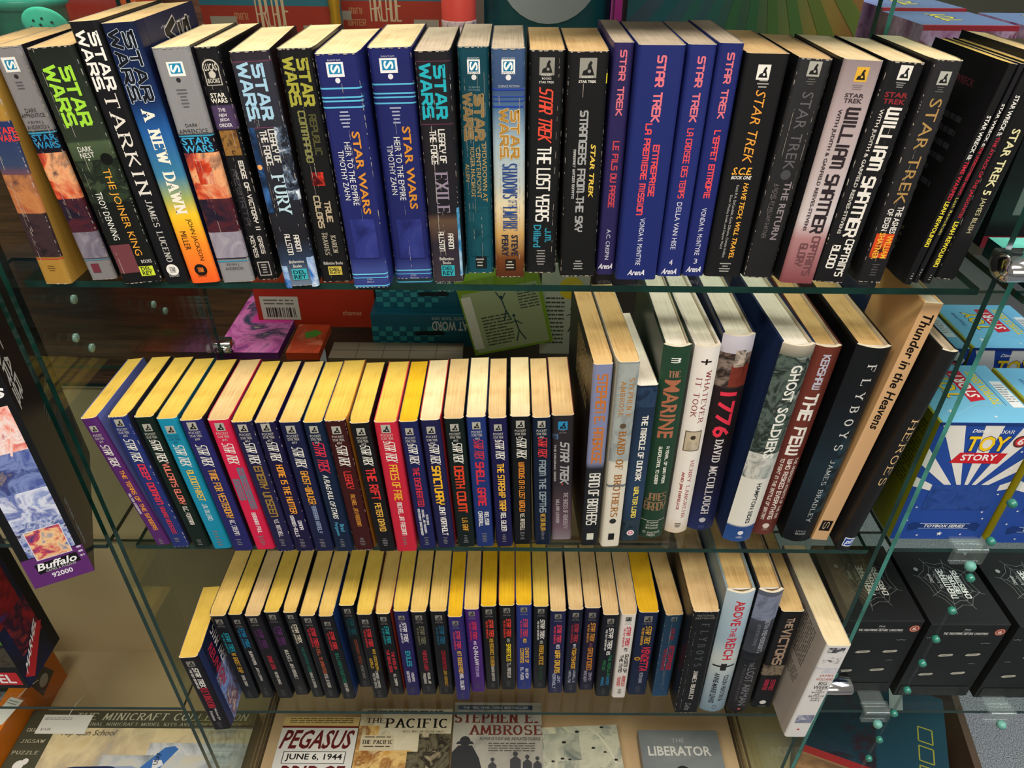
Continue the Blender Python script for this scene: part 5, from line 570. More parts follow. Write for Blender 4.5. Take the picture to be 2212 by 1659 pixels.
for bx_, w_, lb_ in ((-.345, .11, 'left'), (.06, .22, 'middle'), (.285, .2, 'right')):  # cartons added out of view to keep lamp light off the page tops
    t = thing('shading_carton', {'left': 'unseen grey carton added to shade the left end of the top row of books', 'middle': 'unseen grey carton added to shade the middle of the top row of books', 'right': 'unseen grey carton added to shade the right end of the top row of books'}[lb_], 'box', (bx_, -.028, 1.640), group='unseen shading cartons above the top row')
    q = MB(); q.box(-w_ / 2, w_ / 2, 0, .3, 0, .15, flat('7c766c', .7)); q.build('box', t); q = MB(); q.box(-w_ / 2 + .002, w_ / 2 - .002, .002, .298, .15, .152, flat('8c867c', .7)); q.build('lid', t)
shelf('glass shelf behind the top row with the toy cartons on it', -.95, .415, .352, .72, Z1, 'shelves of the case behind')
shelf('glass shelf behind the middle row with board games on it', -.95, .415, .352, .72, Z2, 'shelves of the case behind')

# ------------------------------------------------------------------ books
SHELF_Z = {1: Z1, 2: Z2, 3: Z3}
GROUPS = {1: 'paperbacks on the top shelf', 2: 'books on the middle shelf', 3: 'books on the lowest shelf'}
BOOK = {}
def book(spec, seed):
    key, (x, y, lean, t, h, yaw, d, sh, gl, gr), cover, side, pages, label, hc, worn, art = spec
    x, y, t, h, d = x / 1e3, y / 1e3, t / 1e3 - .0003, h / 1e3, d / 1e3
    lean, yaw = math.radians(lean), math.radians(yaw)
    root = thing('hardcover_book' if hc else 'paperback_book', label, 'book', (x, y, SHELF_Z[sh] + abs(math.sin(lean)) * t / 2), (0, lean, yaw), GROUPS[sh])
    rnd = random.Random(seed)
    th = .0024 if hc else .0006
    if hc == 1:
        bulge = min(.006, t * .2)
        fy = lambda u: bulge * (2 * u / t) ** 2
        prof = [(-t / 2, d)] + [(-t / 2, bulge + .006)] + [(-t / 2 + t * i / 14, fy(-t / 2 + t * i / 14)) for i in range(15)] + [(t / 2, bulge + .006), (t / 2, d)]
        ns = 15
    else:
        r = .001 if hc == 2 else min(.0034, t * .28)
        def fy(u):
            a = abs(u) - (t / 2 - r)
            return 0 if a <= 0 else r - math.sqrt(max(0, r * r - a * a))
        arc = [(-t / 2 + r - r * math.cos(a), r - r * math.sin(a)) for a in [i * math.pi / 8 for i in range(5)]]
        gl, gr = (gl / 1e3, gr / 1e3) if hc == 0 else (0, 0)   # the pages swell wider than the spine
        prof = [(-t / 2 - gl, d), (-t / 2 - gl, .013), (-t / 2 - gl * .6, .0075)] + arc + [(-px, py) for px, py in arc[::-1]] + [(t / 2 + gr * .6, .0075), (t / 2 + gr, .013), (t / 2 + gr, d)]
        ns = len(prof)
    spine = ramp_mat(cover, h) if isinstance(cover, list) else flat(cover, .4)
    sidem = flat(side, .34)
    rim = flat('cfc5b0', .8)
    mb = MB(); N = len(prof)
    inner = [(px - math.copysign(th, px) if abs(px) > th else px, min(py + th, d)) for px, py in prof]; inner[0] = (inner[0][0], d); inner[-1] = (inner[-1][0], d)
    ylim = (.0062 + .0001 if hc == 1 else .0035)
    for i in range(N - 1):
        (ax, ay), (bx, by) = prof[i], prof[i + 1]; (cx, cy), (dx, dy) = inner[i], inner[i + 1]
        isspine = max(ay, by) <= ylim
        mm = spine if isspine else sidem
        mb.face([(ax, ay, 0), (bx, by, 0), (bx, by, h), (ax, ay, h)], mm, isspine)
        mb.face([(dx, dy, 0), (cx, cy, 0), (cx, cy, h), (dx, dy, h)], rim)
        rm = rim if isspine else sidem
        mb.face([(ax, ay, h), (bx, by, h), (dx, dy, h), (cx, cy, h)], rm)
        mb.face([(bx, by, 0), (ax, ay, 0), (cx, cy, 0), (dx, dy, 0)], rm)
    for s_ in (0, -1):
        (ax, ay), (cx, cy) = prof[s_], inner[s_]
        mb.face([(ax, ay, 0), (cx, cy, 0), (cx, cy, h), (ax, ay, h)], rim)
    gx = [-t / 2 + t * i / 14 for i in range(15)] if hc == 1 else sorted(set(px for px, py in prof if py < .0036 and abs(px) <= t / 2 + 1e-9))
    def py_on(u):   # depth of the faceted spine under u
        u = max(-t / 2, min(t / 2, u))
        for a, b2 in zip(gx, gx[1:]):
            if a <= u <= b2: k2 = (u - a) / (b2 - a) if b2 > a else 0; return fy(a) * (1 - k2) + fy(b2) * k2
        return fy(u)
    sheet = Sheet(mb, t, h, lambda u, s, k: (u, py_on(u) - .00006 - EPS * k, h - s), True, gx[1:-1])
    sheet.draw(art)
    if worn:   # cracked and rubbed ink: pale ragged lines along the spine and its edges
        pale = flat('a8a096', .8)
        def ragged(u, s0, s1, wmax):
            s = s0
            while s < s1:
                L = rnd.uniform(.0006, .004) * rnd.choice((1, 1, 2, 5)); e = min(s1, s + L); w0 = rnd.uniform(.15, 1) * wmax; du = rnd.uniform(-1, 1) * .0002
                if rnd.random() < .6:
                    sheet.polys([[(u + du - w0 / 2, s), (u + du + w0 / 2, s + L * .1), (u + w0 / 2, e), (u - w0 / 2, e - L * .1)]], pale); sheet.k -= 1
                s = e + rnd.uniform(0, .004)
        for i in range(worn - 1):
            ragged(t * rnd.uniform(-.36, .36), h * rnd.uniform(0, .25), h * rnd.uniform(.6, 1), .00035)
        for u in (-t / 2 + .0007, t / 2 - .0007):
            s = h * .02
            while s < h * .98:
                L = rnd.uniform(.0006, .003) * rnd.uniform(.5, 2.5); wd = rnd.uniform(.00008, .0003)
                if rnd.random() < .3 + worn * .08: sheet.polys([[(u - wd, s), (u + wd, s + L * .2), (u + wd * .6, s + L), (u - wd * .6, s + L * .8)]], pale); sheet.k -= 1
                s += L + rnd.uniform(.0003, .004) ** 1.0
        for s in (.0002, h - .0008):
            u = -t * .45
            while u < t * .45:
                L = rnd.uniform(.0008, .004); e = rnd.uniform(.0002, .0009)
                sheet.polys([[(u, s), (min(t * .45, u + L), s), (min(t * .45, u + L * .8), s + e), (u + L * .2, s + e)]], pale); sheet.k -= 1
                u += L + rnd.uniform(0, .003)
    c = mb.build('cover', root)
    # block of pages
    pb = MB(); pm = paper(pages, seed % 5)
    if hc == 1:
        w = t / 2 - th - .0006; y0 = bulge + .0035; y1 = d - .005; z0, z1 = .0035, h - .004
        pp = [(-w, y1), (-w, y0 + .002), (-w + .004, y0), (w - .004, y0), (w, y0 + .002), (w, y1)]
    else:
        w = t / 2 - th - .0002; y1 = d - .0006; z0, z1 = .0003, h - .0005; r2 = min(r, w * .6)
        pp = [(-w, y1)] + [(-w + r2 - r2 * math.cos(a), th + .0002 + r2 - r2 * math.sin(a)) for a in [i * math.pi / 8 for i in range(5)]]
        pp += [(-px, py) for px, py in pp[1:][::-1]]
        pp = [(-w - gl, y1), (-w - gl, .0135), (-w - gl * .6, .008)] + pp[1:] + [(w + gr * .6, .008), (w + gr, .0135), (w + gr, y1)]
    k = len(pp)
    for i in range(k):
        (ax, ay), (bx, by) = pp[i], pp[(i + 1) % k]
        pb.face([(ax, ay, z0), (bx, by, z0), (bx, by, z1), (ax, ay, z1)], pm)
    pb.face([(px, py, z1) for px, py in pp], pm); pb.face([(px, py, z0) for px, py in pp[::-1]], pm)
    pb.build('page_block', root)
    if hc == 1:
        hb = MB(); hb.tube([(-w + .002, y0 + .0005, z1 + .0004), (0, y0 - .0004, z1 + .0006), (w - .002, y0 + .0005, z1 + .0004)], .0011, flat('d8d4c8', .7), 6); hb.build('headband', root)
    BOOK[key] = (root, c, t, h, d, (gl, gr) if hc == 0 else (0, 0))
    return root
for i, s_ in enumerate(BOOKS): book(s_, i + 1)

def cover_print(key, side, art):
    """printing on the front or back board of a book, added to its cover mesh"""
    root, c, t, h, d, gg = BOOK[key]
    mb = MB(); sx = t / 2 + gg[1] if side == 'right' else -t / 2 - gg[0]; sg = 1 if side == 'right' else -1; dd = d - .014
    sh = Sheet(mb, dd, h, lambda u, s, k: (sx + sg * (.00006 + EPS * k), .0135 + dd / 2 + sg * u, h - s))
    sh.draw(art)
    old = c.data; mats = list(old.materials)
    V = [tuple(v.co) for v in old.vertices]; Fc = [tuple(p.vertices) for p in old.polygons]; M = [p.material_index for p in old.polygons]; S = [p.use_smooth for p in old.polygons]
    n0 = len(V); V += mb.v; Fc += [tuple(a + n0 for a in f) for f in mb.f]
    for mm in mb.mats:
        if mm not in mats: mats.append(mm)
    M += [mats.index(mb.mats[k]) for k in mb.m]; S += mb.sm
    me = bpy.data.meshes.new('cover'); me.from_pydata(V, [], Fc); me.polygons.foreach_set('material_index', M); me.polygons.foreach_set('use_smooth', S)
    for mm in mats: me.materials.append(mm)
    me.update(); c.data = me; bpy.data.meshes.remove(old)
cover_print('b5', 'right', [('R', -.5, .5, 0, 1, '1a2040'), ('H', 'a long time ago in a galaxy far away', .05, .6, .04, .055, 'b0b4c4', 'n'), ('SW', .05, .5, .04, .6, '15161c', 'c8c8d0'),])
cover_print('d1', 'right', [('P', -.5, .5, .42, 1, ['4a6ab4', '8ca4d8', '6a4a5c', 'c8b0a8'], 40), ('R', -.5, .5, 0, .38, '151a34'), ('T', 'STAR TREK', -.12, .18, .06, .48, 'e0dcd8', 'it'), ('T', 'REUNION', -.34, .16, .12, .6, 'c02840', 'ib')])
cover_print('d32', 'left', [('Q', .1, .42, .06, .42, 16, '5c544e'), ('Q', -.3, .06, .10, .5, 18, '5c544e'), ('Q', .2, .42, .48, .6, 6, '5c544e'), ('Q', -.1, .16, .62, .86, 10, '6a625c'), ('R', -.4, -.18, .72, .92, 'b8aea4'), ('B', -.38, -.2, .74, .9, '1c1a1a')])
cover_print('c22', 'left', [('Q', -.1, .42, .05, .3, 14, '8c7a50')])
cover_print('c31', 'left', [('R', -.5, .5, 0, .46, 'c49a68'), ('R', -.5, .12, 0, .42, '22304a')])
cover_print('b26', 'left', [('H', 'STAR WRECK', .1, .5, .1, .13, '4a2026', 'b'), ('Q', -.2, .4, .25, .6, 6, '303034'), ('Q', -.1, .3, .78, .95, 5, '4a4a34')])
cover_print('b23', 'left', [('T', "CAPTAIN'S BLOOD", .36, .05, .08, .7, '2e2c30', 'b')])
cover_print('b24', 'left', [('P', -.5, .5, .34, .62, ['1a1214', '7a2a20', '121214'], 30)])
cover_print('c28', 'left', [('R', -.5, .5, 0, 1, '1c2c50')])

# ------------------------------------------------------------------ cartons and boxes
def carton(name, label, cat, loc, size, rz=0, body='888888', faces=None, art=None, group=None, rot=None, rough=.32):
    w, d, h = size
    t = thing(name, label, cat, loc, rot or (0, 0, rz), group)
    mb = MB()
    mb.box(-w / 2, w / 2, 0, d, 0, h, flat(body, rough), {k: (v if not isinstance(v, str) else flat(v, rough)) for k, v in (faces or {}).items()})
    for face, prims in (art or {}).items():
        e = .00008
        put = {'front': lambda u, s, k: (u, -e - EPS * k, h - s), 'top': lambda u, s, k: (u, d - s, h + e + EPS * k),
               'right': lambda u, s, k: (w / 2 + e + EPS * k, d / 2 + u, h - s), 'left': lambda u, s, k: (-w / 2 - e - EPS * k, d / 2 - u, h - s)}[face]
        ww, hh = {'front': (w, h), 'top': (w, d), 'right': (d, h), 'left': (d, h)}[face]
        Sheet(mb, ww, hh, put).draw(prims)
    mb.build('box', t)
    return t, (w, d, h)
def flap_seam(t, size, colour):
    w, d, h = size
    q = MB(); q.box(-w / 2 + .0006, w / 2 - .0006, -.0006, .0004, h * .985, h + .0003, flat(colour)); q.build('lid_flap', t)
def star(u, s, r, asp):
    return ('G', [(u + r * (1 if i % 2 == 0 else .42) * math.sin(i * math.pi / 5), s - r * asp * (1 if i % 2 == 0 else .42) * math.cos(i * math.pi / 5)) for i in range(10)], 'e8e8ec')
def clone(t, label, loc, rz=None):
    r = t.copy(); COL.objects.link(r); r.location = loc; r['label'] = label
    if rz is not None: r.rotation_euler = (0, 0, rz)
    for c in t.children:
        k = c.copy(); COL.objects.link(k); k.parent = r
        for g_ in c.children:
            j = g_.copy(); COL.objects.link(j); j.parent = k
    return r
# blue and white striped toy boxes
front = []
asp = .102 / .163
for i in range(16):
    a0 = math.pi * (i * 2) / 16 / 1.0 - .1; a1 = a0 + math.pi / 16
    pts = []
    for a in (a0, a1):
        dx, dy = math.cos(a), math.sin(a); L = 3
        pts.append((dx, dy))
    cx, cy = .05, .95
    # ray from the centre low on the box to the border, clipped to the face
    def clip(dx, dy):
        best = 9
        for lim, comp, c0 in ((.5, dx, cx), (-.5, dx, cx)):
            if abs(comp) > 1e-6:
                k = (lim - c0) / comp
                if k > 0: best = min(best, k)
        vy = -dy * asp
        if vy < -1e-6: best = min(best, (0 - .62) / vy)
        return best
    cy = .62
    if math.sin(a0) > .12 and math.sin(a1) > .12:
        k0, k1 = clip(*pts[0]), clip(*pts[1]); n0 = .1
        front.append(('G', [(cx + pts[0][0] * n0, cy - pts[0][1] * asp * n0), (cx + pts[0][0] * k0, cy - pts[0][1] * asp * k0), (cx + pts[1][0] * k1, cy - pts[1][1] * asp * k1), (cx + pts[1][0] * n0, cy - pts[1][1] * asp * n0)], 'dedcd6'))
front += [('H', 'Disney', -.06, .17, .045, .08, 'eeeeee', 'hi'), ('H', 'PIXAR', .18, .17, .052, .078, 'eeeeee', 'sn'),
          ('H', 'TOY', .06, .44, .095, .225, '16306c', 'b'), ('H', 'TOY', .06, .41, .1, .22, 'f0c81c', 'b'),
          ('G', [(-.24, .315), (-.17, .23), (.31, .235), (.26, .32)], 'c4202c'), ('H', 'STORY', .04, .36, .245, .295, 'f0eeee', 'b'),
          ('E', .38, .075, .14, '5a2a26'), ('E', .38, .055, .14, 'c8343c'), ('H', '6', .38, .06, .115, .165, 'f0ece8', 'b'),
          ('P', -.3, .4, .5, .72, ['22448c', '2a4c98', '1c3a7c'], 60),
          ('G', [(-.36, .86), (-.3, .84), (-.24, .85), (.3, .85), (.36, .84), (.42, .86), (.4, .92), (.3, .895), (-.24, .895), (-.34, .92)], '173472'),
          ('Z', [(-.24, .85), (.3, .85)], 'b8c8e8', .0006), ('Z', [(-.24, .895), (.3, .895)], 'b8c8e8', .0006), ('H', 'TOYBOX SERIES', .03, .44, .86, .886, 'eeeeee', 'bi'), star(.02, .945, .035, asp)]
for u, s in ((-.4, .1), (-.43, .3), (-.4, .48), (.42, .36), (.44, .22), (.43, .58), (-.36, .7), (.36, .74), (-.4, .82), (.25, .95), (-.22, .96), (.4, .8)): front.append(star(u, s, .016, asp))
top = [('R', -.5, -.47, 0, 1, '8c9434'), ('T', 'TOYBOX SERIES', .24, .1, .12, .7, 'e0c81c', 'bu'), ('Z', [(.31, .1), (.31, .72)], '3a4a7a', .0006),
       ('G', [(-.02, .12), (.15, .1), (.15, .62), (-.02, .66)], 'c42838'), ('T', 'STORY', .065, .13, .16, .58, 'f0eeee', 'bu'),
       ('T', 'TOY', -.13, .2, .18, .6, '24386c', 'bu'), ('T', 'TOY', -.13, .18, .19, .59, 'ecc81c', 'bu'), ('T', 'Disney PIXAR', -.32, .06, .2, .5, '4a6a94', 'nu'),
       ('R', .36, .48, .3, .75, 'dfe4e8'), ('Q', .37, .47, .36, .68, 8, '8a8c90'), star(-.3, .82, .04, 1), star(.1, .9, .02, 1), ('Z', [(-.4, .95), (0, .7), (.2, .75)], 'a8d4e8', .0004)]
left = [('R', -.5, .5, 0, 1, 'a89c1c'), ('Q', -.4, .35, .08, .62, 20, '5c5614'), ('R', -.3, .05, .72, .9, 'c8c8b4'), ('B', -.27, .02, .74, .88, '2c2a20')]
toy, tsz = carton('toy_box', 'striped blue and white toy box at the front, touching the glass beside the books', 'box', (.4756, .017, Z2), (.101, .104, .163), 0, '24489a', {'top': '74b8dc', 'left': 'a89c1c'}, {'front': front, 'top': top, 'left': left}, 'striped toy boxes')
flap_seam(toy, tsz, '1c3878')
clone(toy, 'striped blue and white toy box at the front, cut by the right border', (.5815, .012, Z2))
clone(toy, 'striped toy box in the second row, behind the one touching the glass', (.4762, .155, Z2))
clone(toy, 'striped toy box in the second row at the right border', (.582, .157, Z2))
pk_, _ = carton('toy_box', 'violet toy box with a blue lid on the upper right shelf, nearer to the glass', 'box', (.482, .29, Z1), (.101, .104, .158), 0, '6c4a80', {'top': '6878a4'},
    {'front': [('P', -.5, .5, 0, 1, ['a8568c', 'c8a0c0', '7c3a58', '8c70a0'], 26), ('R', -.5, .5, 0, .03, 'a82838'), ('P', -.4, .3, .1, .4, ['b86c9c', 'd8c0d0', '54304c'], 90)],
     'left': [('P', -.5, .5, 0, 1, ['8c4a7c', 'b890b4', '6c3450'], 26)],
     'top': [('T', 'TOY', .0, .24, .15, .7, '24305c', 'bu'), ('T', 'TOY', .0, .21, .16, .69, 'd8c030', 'bu'), ('R', -.5, .5, .96, 1, 'a82838')]}, 'violet toy boxes on the upper right shelf')
clone(pk_, 'violet toy box with a blue lid on the upper right shelf, further from the glass', (.592, .285, Z1))
clone(pk_, 'violet toy box with a blue lid at the back of the upper right shelf', (.494, .42, Z1))

# black boxes with webs on the lids
asp = .101 / .156
fr = [('H', 'Disney', .0, .08, .06, .085, 'b8b8b4', 'hi'), ('H', 'Tim Burton\'s', .0, .1, .092, .102, 'a8a8a4', 'n'), ('H', 'THE NIGHTMARE BEFORE CHRISTMAS', .0, .56, .108, .135, 'd0d0cc', 't'),
      ('E', .42, .07, .1, '8c3428'), ('E', .42, .056, .1, 'c8b49c'), ('E', .42, .046, .1, 'a03c30'), ('H', '6', .42, .05, .08, .12, 'e8e0d4', 'b'),
      ('Z', [(-.3, .15), (.3, .15)], '4c504e', .0005)]
for u, s in ((-.1, .41), (.25, .40), (-.22, .68), (.2, .66), (-.3, .93), (.1, .91)):
    fr.append(('G', [(u - .1, s + .012), (u - .07, s - .008), (u + .08, s - .018), (u + .1, s + .0), (u + .07, s + .014), (u - .06, s + .024)], 'b4b2a4')); fr.append(('Z', [(u - .05, s + .006), (u + .05, s - .004)], '3c3c3a', .0007))
for u, s, sc in ((-.42, .17, 1), (.32, .24, 1.2), (.3, .52, .9), (-.36, .47, .8)):   # bats
    fr.append(('G', [(u - .06 * sc, s - .01), (u - .03 * sc, s + .004), (u - .008, s - .008), (u + .008, s - .008), (u + .03 * sc, s + .004), (u + .06 * sc, s - .01), (u + .04 * sc, s + .014), (u, s + .008), (u - .04 * sc, s + .014)], '5c605e'))
fr += [('P', -.45, .45, .86, .995, ['1c1e1e', '2c302e', '17191a'], 40)]
tp = []
C0 = (.02, .5)
spk = [(a, r) for a, r in zip([i * math.pi / 4 + .3 for i in range(8)], (.42, .36, .4, .34, .42, .4, .36, .42))]
for a, r in spk: tp.append(('Z', [(C0[0] + .16 * math.cos(a), C0[1] + .16 * math.sin(a)), (C0[0] + r * math.cos(a), C0[1] + r * math.sin(a))], '7c8080', .0005))
for f_ in (.5, .68, .86):
    for (a, r), (a2, r2) in zip(spk, spk[1:] + spk[:1]):
        if a2 < a: a2 += 2 * math.pi
        am = (a + a2) / 2; rm = (r + r2) / 2 * f_ * .82
        tp.append(('Z', [(C0[0] + r * f_ * math.cos(a), C0[1] + r * f_ * math.sin(a)), (C0[0] + rm * math.cos(am), C0[1] + rm * math.sin(am)), (C0[0] + r2 * f_ * math.cos(a2), C0[1] + r2 * f_ * math.sin(a2))], '7c8080', .0005))
tp += [('T', 'Disney', -.17, .06, .36, .48, 'c0c0bc', 'hu'), ('T', "Tim Burton's", -.09, .05, .36, .56, 'b8b8b4', 'nu'), ('T', 'NIGHTMARE', -.0, .09, .3, .68, 'dcdcd8', 'tu'), ('T', 'BEFORE', .09, .07, .38, .62, 'dcdcd8', 'tu'), ('T', 'CHRISTMAS', .18, .08, .32, .68, 'dcdcd8', 'tu'), ('E', -.3, .03, .3, '9a9e9c')]
lf = [('R', -.1, .16, .8, .92, '9a9e9e'), ('Q', -.08, .14, .82, .9, 4, '3c3c3c')]
nb, nsz = carton('toy_box', 'black box with a web on its lid, middle one of the three', 'box', (.5855, .0285, Z3), (.101, .125, .156), 0, '1a1c1d', {'top': '202223'}, {'front': fr, 'top': tp, 'left': lf}, 'black boxes with webs on the lids', rough=.4)
flap_seam(nb, nsz, '2a2d2d')
clone(nb, 'black box with a web on its lid, partly behind the white leaning book', (.4785, .033, Z3))
clone(nb, 'black box with a web on its lid, cut by the right border', (.696, .026, Z3))
# puzzle box standing in the left case
fr = [('R', -.5, .5, 0, .175, '5c2a6c'), ('H', 'ds', .3, .3, .215, .262, 'e8e8e8', 'bi'),
      ('P', -.36, .4, .29, .45, ['c83a50', 'f0a090', 'f4e4e0', 'b83048'], 55), ('P', -.36, .4, .45, .62, ['4a5a9c', '7c8cc0', '2c3a78', 'c0a878'], 40), ('P', -.36, .4, .6, .745, ['8898c8', 'd8dcec', '5c6cac', 'a8b0d4'], 45), ('P', -.36, .4, .72, .865, ['2c3268', '6878b0', 'c0c8e4', '3c3050'], 130),
      ('G', [(.36, .3), (.0, .42), (.02, .43)], 'f4d0c8'), ('G', [(.36, .33), (.12, .46), (.15, .465)], 'f4d0c8'), ('E', .12, .07, .33, 'f6e0dc'), ('E', -.2, .08, .42, 'f0b860'),
      ('R', -.5, .5, .868, 1, '5c2a6c'), ('R', -.26, .32, .755, .885, 'd8d4dc'), ('P', -.245, .305, .758, .882, ['2c3a78', 'c84858', 'f0c890', '3a6ab0'], 60),
      ('G', [(-.34, .9), (.36, .893), (.38, .935), (-.32, .945)], '141216'), ('H', 'Buffalo', .02, .64, .898, .93, 'f0f0f0', 'bi'), ('H', 'GAMES & PUZZLES', .04, .5, .932, .942, 'c8c8c8', 'n'), ('H', '92000', .02, .34, .952, .974, 'e4e0e8', 'b'), ('Q', .4, .47, .87, .93, 3, 'c8c0d0')]
rt = [('SW', -.36, .16, .04, .34, 'c4c4c0', None), ('Q', -.1, .3, .5, .56, 3, '5a5a5c'), ('P', .0, .44, .62, .9, ['1a2436', '243a54', '54402c', '16181c'], 30), ('T', 'STAR WARS', -.44, .03, .7, .9, '8a8a8a', 't')]
carton('puzzle_box', 'black puzzle box with a purple band at its foot, standing in the left case', 'puzzle', (-.4562, -.048, Z2), (.0545, .21, .305), math.radians(27), '17171a', None, {'front': fr, 'right': rt}, rough=.25)
# toy box below it
fr = [('P', -.5, .5, 0, .35, ['1c3a8c', '2a58b0', '16306c'], 20), ('P', -.5, .5, .35, .55, ['9cb0b4', 'c8d4d4', '6a8084'], 30), ('P', -.5, .5, .55, .68, ['c8b03c', '5c8a30', '3a6a28'], 30), ('R', -.5, .5, .68, 1, '161618'), ('P', -.5, .5, .7, .84, ['2a3a24', '4a4034', '1c1c1c'], 90), ('R', -.2, .46, .88, .975, 'b8242c'), ('H', 'MARVEL', .12, .58, .895, .962, 'ececec', 'b')]
rt = [('P', -.5, .3, .0, 1, ['14204c', '1a1a2c', '101018'], 12), ('P', -.42, .2, .3, .62, ['8c1c24', '5c1218', '24306c'], 22), ('P', -.3, .3, .6, .84, ['8c1c24', '16182c', 'a83030'], 26),
      ('Z', [(-.5, .3), (-.2, .22), (.1, .28), (.2, .36)], 'a8b0b8', .0005), ('G', [(-.46, .93), (.2, .775), (.36, .80), (-.3, .985)], 'b4242c'), ('H', '', 0, .1, .5, .6, 'eeeeee', 'b')]
rt = rt[:-1]
sp_box, _ = carton('toy_box', 'tall black and navy toy box with two red name bars, low in the left case', 'box', (-.7275, .031, Z3), (.143, .079, .3), 0, '141418', None, {'front': fr, 'right': rt})
def slanted_word(parent, word, P, U, V, colour, name):
    """a word lying on a slanted bar: P start, U along the line, V up"""
    mb = MB(); N = U.cross(V).normalized() * .0003
    for f in text_polys(word, 1, 1, 'b'): mb.face([P + U * a + V * c_ + N for a, c_ in f], flat(colour))
    o = mb.build(name, parent); return o
slanted_word(sp_box, 'MARVEL', Vector((.0716, .0075, .0195)), Vector((0, .050, .0445)), Vector((0, .0095, -.0)) + Vector((0, -.004, .016)), 'ececec', 'bar_lettering')
# boxes lying on the base of the left case
carton('puzzle_box', 'dark puzzle box lying in the bottom left corner, pale italic lettering on it', 'puzzle', (-.965, .03, ZB), (.2, .2, .085), 0, '1c1d20', {'top': '24262a'}, {'top': [('H', 'SCHMID', .12, .8, .06, .2, 'c8c8c4', 'sb'), ('P', -.5, .5, .28, 1, ['3c4450', '8a949c', '1c2024'], 20)], 'front': [('R', -.5, .5, .7, 1, '3a3c40')]})
ob, _ = carton('board_game_box', 'orange box wedged between two puzzle boxes in the left case', 'box', (-.8478, .02, ZB), (.030, .24, .088), 0, 'c46c18', {'top': 'd8761c'}, {'right': [('G', [(.2, .1), (.36, .06), (.42, .5), (.24, .62)], '4a4640'), ('E', .31, .05, .36, 'a8a49c')]})
mt = [('R', -.5, .5, 0, 1, '464638'), ('P', -.36, .5, .122, 1, ['cdb888', 'd8c8a0', 'b8a88c', '9aa0a4'], 9), ('H', 'THE MINICRAFT COLLECTION', .08, .76, .015, .07, 'b4b09c', 'si'), ('H', 'ORIGINAL MINICRAFT MODEL KITS AVIATION PAINTINGS', .08, .72, .083, .107, 'a8a490', 's'),
      ('H', 'QUALITY', -.425, .11, .125, .15, 'c0bca8', 's'), ('H', 'JIGSAW', -.43, .1, .2, .225, 'c0bca8', 's'), ('H', 'PUZZLE', -.435, .11, .275, .3, 'c0bca8', 's'), ('E', -.435, .022, .37, 'd8d8d4'), ('E', -.415, .014, .345, 'd8d8d4'),
      ('H', 'Top Gun School', -.21, .24, .135, .185, '6a6250', 'h'),
      ('P', .08, .5, .22, .5, ['7c868e', 'c8ccd0', '9aa2a8'], 14), ('P', -.1, .5, .3, .6, ['7c868e', 'b8bcc0', 'c8c0a8'], 12),
      ('G', [(-.3, 0.4), (-.2, 0.375), (-.06, 0.37), (.06, 0.38), (.3, 0.4), (.3, 0.47), (-.1, 0.46), (-.24, 0.43)], '1c2a58'), ('G', [(-.3, 0.4), (-.14, 0.38), (-.06, 0.382), (-.08, 0.4), (-.2, 0.42)], '141418'), ('G', [(-.04, 0.372), (.04, 0.368), (.08, 0.388), (.0, 0.395)], '8898b8'),
      ('G', [(.06, 0.41), (.15, 0.25), (.19, 0.24), (.21, 0.26), (.15, 0.41)], '3a6ab0'), ('G', [(.12, 0.33), (.155, 0.33), (.17, 0.36), (.13, 0.4)], 'd0d4dc'), ('T', 'USAF', .135, .02, .285, .36, '14203c', 'bu'), ('G', [(.0, 0.46), (.5, 0.44), (.5, 0.52), (.08, 0.51)], '2a4a8c')]
carton('puzzle_box', 'jigsaw puzzle box lying flat with an olive border and a blue jet on its lid', 'puzzle', (-.634, -.094, ZB), (.394, .262, .038), 0, '3c3c30', None, {'top': mt}, 'puzzles on the base of the left case')
def price_tag(label, loc, rot, w, h, art):
    t = thing('price_tag', label, 'price tag', loc, rot); mb = MB(); mb.box(-w / 2, w / 2, 0, h, 0, .0006, flat('dcdcd8', .6))
    Sheet(mb, w, h, lambda u, s, k: (u, h - s, .0007 + EPS * k)).draw(art); mb.build('card', t)
    q = MB(); q.tube([(0, h, .0006), (.004, h + .02, .004), (.010, h + .038, .002)], .0006, flat('e0e0dc'), 6); q.build('string', t)
price_tag('white price tag lying on the orange box', (-.848, .115, ZB + .0885), (0, 0, -.25), .026, .045, [('Q', -.4, .3, .1, .3, 2, '8a8a8a')])
price_tag('white price label lying on the corner of the jigsaw puzzle', (-.765, .125, ZB + .0385), (0, 0, 0), .085, .034, [('Q', -.45, .1, .15, .3, 2, '7a7a7a'), ('H', '$14.00', -.32, .2, .7, .86, '4a4a4a', 'n')])

